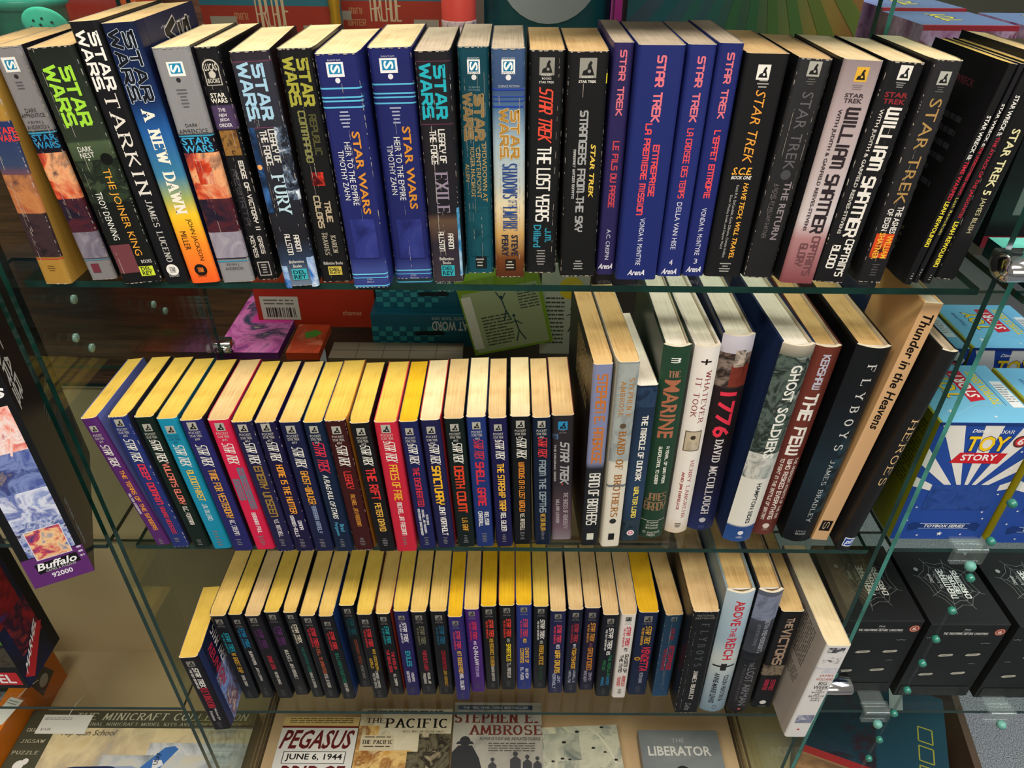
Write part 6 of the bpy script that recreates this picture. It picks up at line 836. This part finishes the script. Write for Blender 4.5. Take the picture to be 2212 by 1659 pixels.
# paperbacks lying face up on the base of the middle case
def flat_book(label, x0, x1, ytop, depth, thick, cover, art, rz=0, pages='cream'):
    w = x1 - x0
    t = thing('paperback_book', label, 'book', ((x0 + x1) / 2, ytop - depth, ZB), (0, 0, rz), 'books lying on the base')
    mb = MB(); cm = flat(cover, .3)
    mb.box(-w / 2, w / 2, 0, depth, thick - .0006, thick, cm); mb.box(-w / 2, w / 2, 0, depth, 0, .0006, cm); mb.box(-w / 2, -w / 2 + .0006, 0, depth, .0006, thick - .0006, cm)
    Sheet(mb, w, depth, lambda u, s, k: (u, depth - s, thick + .00006 + EPS * k)).draw(art); mb.build('cover', t)
    q = MB(); q.box(-w / 2 + .0006, w / 2 - .0006, .0006, depth - .0006, .0006, thick - .0006, paper(pages, 2)); q.build('page_block', t)
flat_book('white paperback lying face up with a big dark red title, leftmost on the base', -.392, -.259, .168, .21, .022, 'd0cfcc',
          [('R', -.5, .5, 0, .08, 'cbb074'), ('Q', -.42, .42, .012, .062, 3, '5c4a2c'), ('R', -.5, .5, .08, .097, '6a1c1c'), ('H', 'PEGASUS', 0, .9, .115, .275, '5c1a1e', 'bi'), ('R', -.4, .4, .295, .395, '1c1c1e'), ('R', -.39, .39, .3, .39, 'd8d8d4'), ('H', 'JUNE 6, 1944', 0, .72, .313, .377, '1c1c1e', 'b'), ('H', 'BRIDGE', 0, .8, .41, .57, '5c1a1e', 'bi'), ('P', -.4, .4, .62, .9, ['5c5c5a', '8c8c88', '3c3c3c'], 20)])
flat_book('paperback lying face up with smoky explosion art and black typewriter title', -.2575, -.0955, .184, .228, .022, 'b8ac90',
          [('P', -.5, .5, 0, 1, ['c0b496', 'd4ccb4', 'a89470'], 12), ('P', -.5, -.28, .14, .5, ['c08030', 'd8b878', '8c5420', 'c8b48c'], 22), ('P', -.5, .1, .33, 1, ['c08030', 'd8b878', '8c5420', 'e0d0a0'], 16), ('Q', -.44, .4, .015, .04, 1, '4a4438'), ('H', 'THE', -.33, .2, .075, .12, '1c1a18', 'sb'), ('H', 'PACIFIC', .12, .66, .075, .16, '1c1a18', 'sb'), ('H', 'HELL WAS AN OCEAN AWAY', .2, .44, .175, .192, '3a342c', 's'),
           ('R', -.46, -.1, .215, .335, 'c8bca0'), ('H', 'THE PACIFIC', -.28, .32, .25, .285, '2c2824', 'sb'), ('Q', -.42, -.14, .225, .245, 1, '4a4438'), ('Q', -.42, -.14, .297, .32, 1, '4a4438'),
           ('P', .16, .5, .2, .34, ['3c382c', '6a6450', '1c1a16', 'b8ac90'], 40), ('P', .05, .5, .34, 1, ['3c382c', '6a6450', '1c1a16', 'b0a488'], 30)])
flat_book('grey paperback lying face up with soldiers in mist under a rust-red author line', -.092, .0635, .197, .24, .022, '9a9890',
          [('P', -.5, .5, 0, 1, ['8c8c88', 'a4a29a', 'b0aca0'], 14), ('R', -.5, .5, 0, .02, 'c0bcac'), ('R', -.46, .4, .022, .058, '34485c'), ('H', 'THE NEW YORK TIMES BESTSELLER', -.03, .74, .032, .05, 'c8ccd0', 't'), ('H', 'STEPHEN E.', -.02, .94, .075, .165, '6a302c', 'sb'), ('H', 'AMBROSE', .1, .8, .172, .255, '6a302c', 'sb'), ('H', 'AUTHOR OF D-DAY AND UNDAUNTED COURAGE', .14, .68, .268, .29, '3c3c3c', 'b'), ('Q', -.1, .42, .31, .38, 4, '54524c'),
           ('E', -.36, .06, .30, '34363a'), ('G', [(-.44, .30), (-.28, .30), (-.26, .32), (-.46, .32)], '34363a'), ('G', [(-.5, 1), (-.5, .38), (-.43, .33), (-.28, .33), (-.2, .42), (-.12, .6), (-.1, 1)], '34363a'),
           *[p for x, s, k in ((-.05, .43, 1), (.2, .39, 1.3), (.33, .41, 1.1), (.44, .42, 1)) for p in (('E', x, .022 * k, s, '44464a'), ('G', [(x - .05 * k, 1), (x - .045 * k, s + .04), (x, s + .012), (x + .045 * k, s + .04), (x + .05 * k, 1)], '44464a'))]])
flat_book('pale paperback lying face up with tiny dark aircraft in a cloudy sky', .068, .206, .155, .2, .02, 'c8c8b4',
          [('P', -.5, .5, 0, 1, ['b0b4a4', 'c8c8b4', '8c948c', 'd0ccb4'], 14), ('P', -.45, .0, .06, .3, ['6c7874', 'a8ac9c', 'c0c2b0'], 20), ('Z', [(.14, .02), (.26, .1), (.36, .22), (.42, .34)], 'd8d4c0', .003),
           *[('G', [(u - .026 * k, s), (u - .006, s - .01 * k), (u + .022 * k, s - .006), (u + .028 * k, s + .008), (u - .01, s + .01 * k)], '2c2e2c') for u, s, k in ((-.02, .05, 1.2), (.3, .02, 1), (-.2, .14, 1.2), (.16, .2, 1), (-.36, .3, .9), (-.24, .28, 1), (-.15, .29, .8), (-.42, .38, 1), (.3, .24, .8), (.42, .31, 1), (-.02, .42, 1.2), (.22, .38, .8), (-.3, .6, 1), (.1, .7, 1))]], rz=.05)
flat_book('grey book lying face up with a white capital title, rightmost on the base', .232, .37, .146, .21, .024, '6c7276',
          [('P', -.5, .5, 0, 1, ['6a7074', '7c8286', '8c9092'], 6), ('H', 'THE', -.02, .16, .07, .105, 'b8bcbc', 'n'), ('H', 'LIBERATOR', -.02, .78, .135, .215, 'd8d8d4', 'b'), ('E', -.02, .1, .36, '2c2e30'), ('G', [(-.2, .7), (-.12, .42), (.08, .42), (.16, .7)], '2c2e30')])

# ------------------------------------------------------------------ toys and cartons on the shelf behind the top row
def arcade(label, loc):
    return carton('toy_carton', label, 'box', loc, (.158, .05, .26), 0, '2a5a68', None,
       {'front': [('R', -.5, .5, 0, .43, '2c6272'), ('R', -.5, .5, .41, 1, '8c3024'), ('P', .16, .5, .3, .38, ['5c7c34', '4a6a2c'], 20), ('G', [(-.06, .2), (.3, .2), (.28, .31), (-.04, .31)], 'c8b0a0'), ('H', 'MINI', -.2, .1, .44, .47, 'a06a4c', 't'), ('H', 'WATER', -.2, .14, .49, .52, 'a06a4c', 't'), ('H', 'ARCADE', .04, .24, .37, .5, 'b09c80', 't'),
                  ('R', -.44, -.24, .455, .495, '8c8478'), ('R', -.36, -.31, .455, .6, '8c8478'), ('R', .26, .46, .49, .53, '8c8478'), ('R', .33, .4, .5, .6, '8c8478')]}, 'arcade toy cartons')[0]
ar1 = arcade('teal and red toy carton behind the top row, left one of a pair', (-.293, .42, Z1))
clone(ar1, 'teal and red toy carton behind the top row, right one of a pair', (-.1655, .475, Z1))
t = thing('toy_figure_pack', 'golden pack squeezed between the two teal and red cartons', 'toy', (-.2085, .405, Z1)); q = MB(); q.lathe([(.003, 0), (.008, .004), (.009, .1), (.006, .15), (.008, .17), (.004, .21)], flat('b8902c', .3, .5, .6), 14); q.build('body', t)
t = thing('drink_bottle', 'pink-red bottle with a white patterned band behind the top row', 'bottle', (-.0640, .43, Z1)); q = MB(); q.lathe([(.018, 0), (.021, .004), (.021, .17), (.017, .185), (.017, .2)], flat('d85048', .25), 20); q.build('body', t)
q = MB(); q.lathe([(.0212, .10), (.0214, .102), (.0214, .138), (.0212, .14)], blotch(['d8c4c4', 'c8b0b4', '5c4c6c'], 140), 20); q.build('label', t)
t = thing('gift_bag', 'teal foil bag with a large grey disc behind the top row', 'bag', (.0447, .46, Z1))
q = MB(); n_ = 14; V = []; Fs = []
for sg in (-1, 1):
    o_ = len(V)
    for i in range(n_ + 1):
        for j in range(n_ + 1):
            a, c_ = i / n_ * 2 - 1, j / n_ * 2 - 1
            V.append((a * .079, sg * .026 * math.sqrt(max(0, (1 - a ** 4) * (1 - c_ ** 4))), .125 + c_ * .125))
    for i in range(n_):
        for j in range(n_): k = o_ + i * (n_ + 1) + j; Fs.append((k, k + 1, k + n_ + 2, k + n_ + 1))
m, nt, b = new_mat('teal_foil'); b.inputs['Base Color'].default_value = lin('0f4a54'); b.inputs['Roughness'].default_value = .28; b.inputs['Metallic'].default_value = .4
nn = nt.nodes.new('ShaderNodeTexNoise'); nn.inputs['Scale'].default_value = 40; bp = nt.nodes.new('ShaderNodeBump'); bp.inputs['Strength'].default_value = .3; bp.inputs['Distance'].default_value = .004
tc = nt.nodes.new('ShaderNodeTexCoord'); nt.links.new(tc.outputs['Object'], nn.inputs['Vector']); nt.links.new(nn.outputs[0], bp.inputs['Height']); nt.links.new(bp.outputs[0], b.inputs['Normal'])
q.add(V, Fs, m, True); q.build('bag', t)
q = MB(); q.add([(.062 * math.cos(a * math.pi / 16), -.0275, .197 + .062 * math.sin(a * math.pi / 16)) for a in range(32)] + [(.062 * math.cos(a * math.pi / 16), -.0262, .197 + .062 * math.sin(a * math.pi / 16)) for a in range(32)], [tuple(range(32))[::-1]] + [(a, (a + 1) % 32, 32 + (a + 1) % 32, 32 + a) for a in range(32)], flat('8c9496', .5)); q.build('disc_print', t)
carton('card_pack', 'narrow magenta pack between the teal bag and the rainbow-rayed box', 'box', (.1305, .44, Z1), (.009, .05, .25), 0, 'c83cb0', None, {'front': [('R', -.5, .5, .5, .56, '8cc8e0')]})
ray = []
for i in range(34):
    a = math.pi * (1.02 + i * .03); 
    if i % 2 == 0:
        a2 = a + math.pi * .03; cx, cy = .02, -.05
        pts = [(cx, cy)]
        for aa in (a, a2):
            dx, dy = math.cos(aa), -math.sin(aa); k = 3
            for lim, comp, c0 in ((.5, dx, cx), (-.5, dx, cx), (1, dy * .29 / .25, cy)):
                if abs(comp) > 1e-6 and (lim - c0) / comp > 0: k = min(k, (lim - c0) / comp)
            pts.append((cx + dx * k, cy + dy * .29 / .25 * k))
        ray.append(('G', pts, ['1c4a5c', '20545c', '2c5c54', '34603c', '486634', '5c6c30', '74742c', '86702c'][min(7, i * 8 // 34)]))
m, nt, b = new_mat('printed_rainbow'); tc = nt.nodes.new('ShaderNodeTexCoord'); sp = nt.nodes.new('ShaderNodeSeparateXYZ'); cr = nt.nodes.new('ShaderNodeValToRGB'); ma = nt.nodes.new('ShaderNodeMath'); ma.operation = 'MULTIPLY_ADD'; ma.inputs[1].default_value = 1 / .29; ma.inputs[2].default_value = .5
nt.links.new(tc.outputs['Object'], sp.inputs[0]); nt.links.new(sp.outputs['X'], ma.inputs[0]); nt.links.new(ma.outputs[0], cr.inputs[0]); nt.links.new(cr.outputs[0], b.inputs['Base Color'])
el = cr.color_ramp.elements; el[0].position = 0; el[0].color = lin('2a3c50'); el[1].position = 1; el[1].color = lin('7c5420')
for p_, c_ in ((.3, '1c4c54'), (.5, '2c5038'), (.7, '5c6a30'), (.85, '84702c')): x_ = el.new(p_); x_.color = lin(c_)
carton('toy_carton', 'carton with a rainbow sunburst print behind the top row', 'box', (.2815, .43, Z1), (.283, .06, .27), 0, '2c4a50', {'front': m}, {'front': ray})
# kitchen toys at the far left
t = thing('toy_tub', 'turquoise tub behind the top left books', 'tub', (-.603, .46, Z1)); q = MB(); q.lathe([(.034, 0), (.038, .005), (.043, .145), (.048, .148), (.048, .157), (.042, .157), (.041, .148), (.034, .02)], flat('3c9a88', .3), 28); q.build('tub', t)
t = thing('toy_bowl', 'red bowl stacked high behind the turquoise spoon', 'bowl', (-.60, .63, Z1)); q = MB(); q.lathe([(.045, 0), (.05, .004), (.078, .13), (.08, .18), (.074, .22), (.07, .22), (.072, .17), (.04, .02)], flat('b84038', .25), 28); q.build('bowl', t)
t = thing('slotted_spoon', 'turquoise toy spoon full of holes at the top left', 'toy', (-.555, .40, Z1 + .004), (math.radians(18), math.radians(6), math.radians(8)))
q = MB(); q.tube([(0, 0, 0), (.002, .004, .07), (.008, .0, .122)], [.004, .005, .006], flat('3aa890', .35), 10); q.build('handle', t)
q = MB(); V = []; Fs = []; nr, na = 6, 28
for i in range(nr + 1):
    r_ = i / nr
    for k in range(na): V.append((.010 + .024 * r_ * math.cos(2 * math.pi * k / na), -.004 - .008 * (1 - r_ * r_), .146 + .020 * r_ * math.sin(2 * math.pi * k / na)))
for i in range(nr):
    for k in range(na): Fs.append((i * na + k, i * na + (k + 1) % na, (i + 1) * na + (k + 1) % na, (i + 1) * na + k))
q.add(V, Fs, flat('4ee0c4', .3), True)
for a_, r_ in [(k * math.pi / 4, .55) for k in range(8)] + [(k * math.pi / 2 + .4, .26) for k in range(4)] + [(0, 0)]:
    cx, cz = .010 + .024 * r_ * math.cos(a_), .146 + .020 * r_ * math.sin(a_); y_ = -.0045 - .008 * (1 - r_ * r_)
    q.face([(cx +   .0013 * math.cos(j * math.pi / 4), y_ - .0024, cz +   .0013 * math.sin(j * math.pi / 4)) for j in range(8)], flat('12504a'))
o = q.build('bowl', t); sd = o.modifiers.new('wall', 'SOLIDIFY'); sd.thickness = .0016
t = thing('toy_whisk', 'orange toy utensil standing beside the red bowl', 'toy', (-.475, .47, Z1)); q = MB(); q.lathe([(.006, 0), (.007, .12), (.014, .15), (.018, .18), (.010, .2), (.003, .205)], flat('e0683c', .3), 18); q.build('body', t)
carton('display_post', 'dark grey upright at the far top left behind the books', 'post', (-.70, .40, Z1), (.052, .05, .26), 0, '5c544c', {'right': '3c2c28'})
# ------------------------------------------------------------------ board games behind the middle row
carton('board_game_box', 'red carton with a white barcode label seen under the top shelf', 'box', (-.309, .47, Z2), (.19, .08, .22), 0, '9c2c1c', None, {'front': [('R', -.46, -.14, .75, .94, 'b8b8b0'), ('Q', -.43, -.18, .775, .83, 2, '5c5c58'), ('B', -.42, -.18, .84, .92, '2c2c2a'), ('H', 'thames', .3, .16, .86, .9, 'b87c6c', 'h')]})
carton('game_packet', 'flat orange packet with a green leaf behind the middle row', 'box', (-.311, .372, Z2), (.05, .085, .012), 0, 'b84424', None, {'top': [('P', -.5, .5, 0, 1, ['c4482a', 'a83c20', 'c87858'], 30), ('G', [(-.2, .3), (.1, .2), (.35, .28), (.2, .45), (-.1, .5)], '4a8a34')]})
carton('game_packet', 'flat magenta and violet packet behind the middle row, left of the orange one', 'box', (-.395, .372, Z2), (.095, .2, .012), 0, '5c2c6c', None, {'top': [('P', -.5, .5, 0, 1, ['3c3c78', 'a84c98', 'd87cc0', '2c3a5c', 'c8b8b0'], 14), ('R', -.2, .45, .42, .55, 'd840a0')]})
carton('game_packet', 'flat grey-brown packet in front of the upside-down game box', 'box', (-.17, .362, Z2), (.2, .045, .010), 0, '6a6054', None, {'top': [('Z', [(-.3, 0), (-.3, 1)], '3c362e', .001), ('Z', [(-.1, 0), (-.1, 1)], '3c362e', .001), ('Z', [(.1, 0), (.1, 1)], '3c362e', .001), ('Z', [(.3, 0), (.3, 1)], '3c362e', .001), ('Z', [(-.5, .5), (.5, .5)], '3c362e', .001)]})
wa = [('P', -.5, .5, 0, 1, ['12485c', '15526a'], 8)] + [('R', -.5 + i * .062, -.5 + (i + .92) * .062, .38 + j * .155, .38 + (j + .92) * .155, '2c7c84') for i in range(12) for j in range(4) if (i + j) % 2 == 0 and i < 12 - j] + [('H', 'WHAT WORD', .26, .44, .2, .5, 'a8b4b8', 'br'), ('H', 'THE FANTASTIC TRAVEL GAME', .24, .4, .06, .16, '8ca4ac', 'nr'), ('G', [(-.1, .52), (.13, .5), (.16, .57), (.13, .64), (-.1, .65), (-.13, .58)], '0c1a20')]
wb, ws = carton('board_game_box', 'teal checkered travel game box lying upside down behind the middle row', 'box', (-.125, .414, Z2), (.172, .1, .056), 0, '124a5e', None, {'front': wa}, 'teal travel game boxes')
clone(wb, 'teal travel game box stacked on top of the upside-down one', (-.118, .436, Z2 + .0563))
gr = [('R', -.46, .46, .16, .97, '8c9a78'), ('R', -.48, -.36, .2, .92, 'c0c4bc'), ('Q', -.3, .05, .5, .92, 10, '3c443c'), ('Q', .2, .44, .2, .5, 8, '3c443c'), ('Z', [(-.05, .2), (.0, .32), (.06, .24)], '1c3a44', .0016), ('E', .0, .02, .28, '1c3a44'), ('Z', [(.0, .3), (.02, .46), (-.03, .6)], '1c3a44', .0018), ('Z', [(.02, .46), (.06, .6)], '1c3a44', .0018), ('E', .1, .02, .55, '1c3a44'), ('Z', [(.1, .58), (.12, .76), (.06, .9)], '1c3a44', .0018), ('Z', [(.12, .76), (.18, .9)], '1c3a44', .0018), ('Z', [(.04, .64), (.11, .62), (.18, .68)], '1c3a44', .0016)]
carton('board_game_box', 'lime green game box tilted behind the middle row, pictogram figures on its back', 'box', (.008, .383, Z2 + .016), (.12, .025, .125), 0, '6a8c24', None, {'front': gr}, rot=(0, math.radians(-13), 0))
carton('instruction_card', 'white card with a yellow disc behind the green game box', 'card', (.082, .395, Z2), (.07, .006, .15), 0, 'a4aaa0', None, {'front': [('E', .12, .26, .25, 'c0ac2c'), ('Q', -.4, .0, .35, .9, 12, '3c443c'), ('E', .16, .04, .48, '1c3a44'), ('Z', [(.16, .5), (.2, .62), (.1, .74)], '1c3a44', .0018), ('Z', [(.2, .62), (.3, .72)], '1c3a44', .0018), ('Z', [(.05, .55), (.17, .53), (.3, .56)], '1c3a44', .0016)]})
q = MB(); q.box(-1.1, -.40, .72, .735, 0, 1.75, WOOD_DARK); tag(q.build('wooden_screen'), 'dark wooden panel behind the glass at the left', 'panel')
q = MB(); q.box(-.39, .55, .75, .765, 0, 1.75, flat('4a4038', .7)); tag(q.build('wooden_screen'), 'brown panel closing the back of the case behind', 'panel')
# ------------------------------------------------------------------ right case: upper shelf and base
carton('toy_carton', 'flat teal carton with a bubble pattern at the upper right', 'box', (.528, -.012, Z1), (.19, .08, .017), 0, '1c3c3c', None, {'top': [('P', -.5, .5, 0, 1, ['58b0a4', '7cd0c0', '4c9c90'], 16)], 'front': [('H', 'Stitch', -.26, .26, .12, .9, 'dcdcd8', 'b')]})
dk, ds = carton('toy_carton', 'dark carton with a white label and red lettering above the teal one', 'box', (.53, .085, Z1), (.18, .13, .158), 0, '1e1f22', {'top': '4a3c30'}, {'front': [('R', -.4, -.1, .55, .8, '6a6c6c'), ('Q', -.38, -.14, .58, .7, 3, '2c2c2c'), ('T', 'ENTERPRISE', -.06, .07, .3, .9, 'b82c38', 't'), ('R', -.5, .5, .93, 1, '8c2434')]})
q = MB(); q.add([(-.088, .002, .158), (.02, .002, .158), (.03, .05, .176), (-.07, .045, .172)], [(0, 1, 2, 3)], flat('6a5642', .7)); o = q.build('lid_flap', dk); sd = o.modifiers.new('card', 'SOLIDIFY'); sd.thickness = .001
bx, bs = carton('toy_carton', 'navy window carton lying on the base of the right case', 'box', (.575, .03, ZB), (.21, .17, .12), math.radians(-22), '12304a', {'top': '1c3c4a', 'right': '141c38', 'front': '9c7c58'},
    {'top': [('P', -.5, .0, 0, 1, ['1c2228', '2c1c24', '16303c', '1c3440', '241c24'], 14), ('R', .1, .2, .05, .3, 'a8b0b0'), ('Z', [(.3, .4), (.3, .55), (.4, .55), (.4, .4), (.3, .4)], '8c8c34', .002), ('Z', [(.3, .6), (.3, .75), (.4, .75), (.4, .6), (.3, .6)], '8c8c34', .002), ('Z', [(.3, .8), (.3, .95), (.4, .95), (.4, .8), (.3, .8)], '8c8c34', .002)],
     'right': [('P', -.4, .35, .08, .7, ['141c38', '1c2850', 'b83828', '1c2040'], 18), ('R', -.5, .1, .86, 1, 'a8242c')], 'front': [('R', -.5, .5, 0, .16, 'a8242c'), ('P', -.5, .5, .2, 1, ['c8a47c', '9c7854', '5c4434'], 14)]})
q = MB(); q.box(-.006, .006, -.12, .12, 0, .44, flat('4c3c30', .6)); o = q.build('wood_divider'); o.location = (.775, .12, 0); o.rotation_euler = (0, 0, -.2); tag(o, 'dark brown board standing on the floor against the right end of the base', 'board')
# ------------------------------------------------------------------ fittings
def clamp(label, loc, L, r):
    t = thing('panel_clamp', label, 'clamp', loc, group='chrome clamps on the glass panels')
    q = MB(); prof = [(r * .55, -L / 2 - .004), (r * .9, -L / 2 - .002), (r, -L / 2), (r, L / 2), (r * .9, L / 2 + .002), (r * .55, L / 2 + .004)]
    V = []; Fs = []; n_ = 24
    for rr, z in prof:
        for k in range(n_): V.append((z, rr * 1.25 * math.cos(2 * math.pi * k / n_), rr * .85 * math.sin(2 * math.pi * k / n_)))
    for i in range(len(prof) - 1):
        for k in range(n_): Fs.append((i * n_ + k, i * n_ + (k + 1) % n_, (i + 1) * n_ + (k + 1) % n_, (i + 1) * n_ + k))
    Fs += [tuple(range(n_))[::-1], tuple((len(prof) - 1) * n_ + k for k in range(n_))]
    q.add(V, Fs, CHROME, True); q.build('barrel', t)
    q = MB(); q.box(-L / 2 + .004, L / 2 - .004, r * .6, r * 1.9, -r * .5, r * .5, flat('2c302e', .3)); bevel(q.build('jaw', t), .002)
clamp('chrome clamp on the right glass edges beside the top shelf', (.4122, -.014, 1.352), .034, .013)
clamp('chrome clamp on the right glass edges under the white leaning book', (.4122, -.016, .781), .034, .0115)
clamp('chrome clamp at the rear edge of the left glass panel', (-.4262, .362, 1.035), .03, .011)
def clip(label, x, y, z):
    t = thing('shelf_clip', label, 'clip', (x, y, z), group='clear clips on the right shelves')
    q = MB(); q.box(-.016, .016, -.004, .045, .0004, .004, PLASTIC); bevel(q.build('plate', t), .001)
    q = MB(); q.box(-.018, .018, -.014, -.0075, -.018, .006, PLASTIC); q.box(-.018, .018, -.0145, .004, .0004, .006, PLASTIC); bevel(q.build('jaw', t), .0012)
    q = MB(); q.lathe([(.004, -.004), (.0055, -.003), (.006, .002), (.004, .005)], flat('6fa89c', .15), 14, at=(.004, -.016, -.018)); q.build('peg', t)
clip('clear clip on the shelf edge under the blue striped toy boxes', .506, .0095, Z2)
clip('clear clip on the shelf edge below the middle black box', .502, .0125, Z3)
clip('clear clip on the lower shelf edge near the right border', .671, .0125, Z3)
# drilled upright strip of the right case with its glass pegs
t = thing('peg_strip', 'clear upright strip with a column of teal glass pegs in the right case', 'peg strip', (.5005, -.021, ZB))
q = MB(); q.box(-.0015, .0015, -.001, .001, 0, 1.2, GLASS); q.build('strip', t)
for z in (.573, .617, .665, .728, .78, .836, .883, .935, .990, 1.047, 1.101):
    q = MB(); q.lathe([(.002, -.004), (.0042, -.003), (.0046, 0), (.0038, .003), (.002, .004)], flat('2f7a6a', .12, .7), 14)
    q.v = [(a, -c_ - .003, d_) for a, d_, c_ in q.v]; o = q.build('peg', t); o.location = (0, 0, z + .36 - ZB - .36 + .0)
# pegs in the left panel
t = thing('peg_row', 'small clear pegs set in the left glass panel', 'pegs', (-.4175, 0, ZB))
for y, z in ((.068, 1.271), (.05, 1.239), (.067, 1.217), (.201, 1.193), (.222, 1.173)):
    q = MB(); q.lathe([(.0022, -.0002), (.0045, .0005), (.0045, .003), (.0022, .004)], flat('6c8c84', .15, .7), 14)
    q.v = [(c_, a, d_) for a, d_, c_ in q.v]; o = q.build('peg', t); o.location = (0, y, z - ZB)
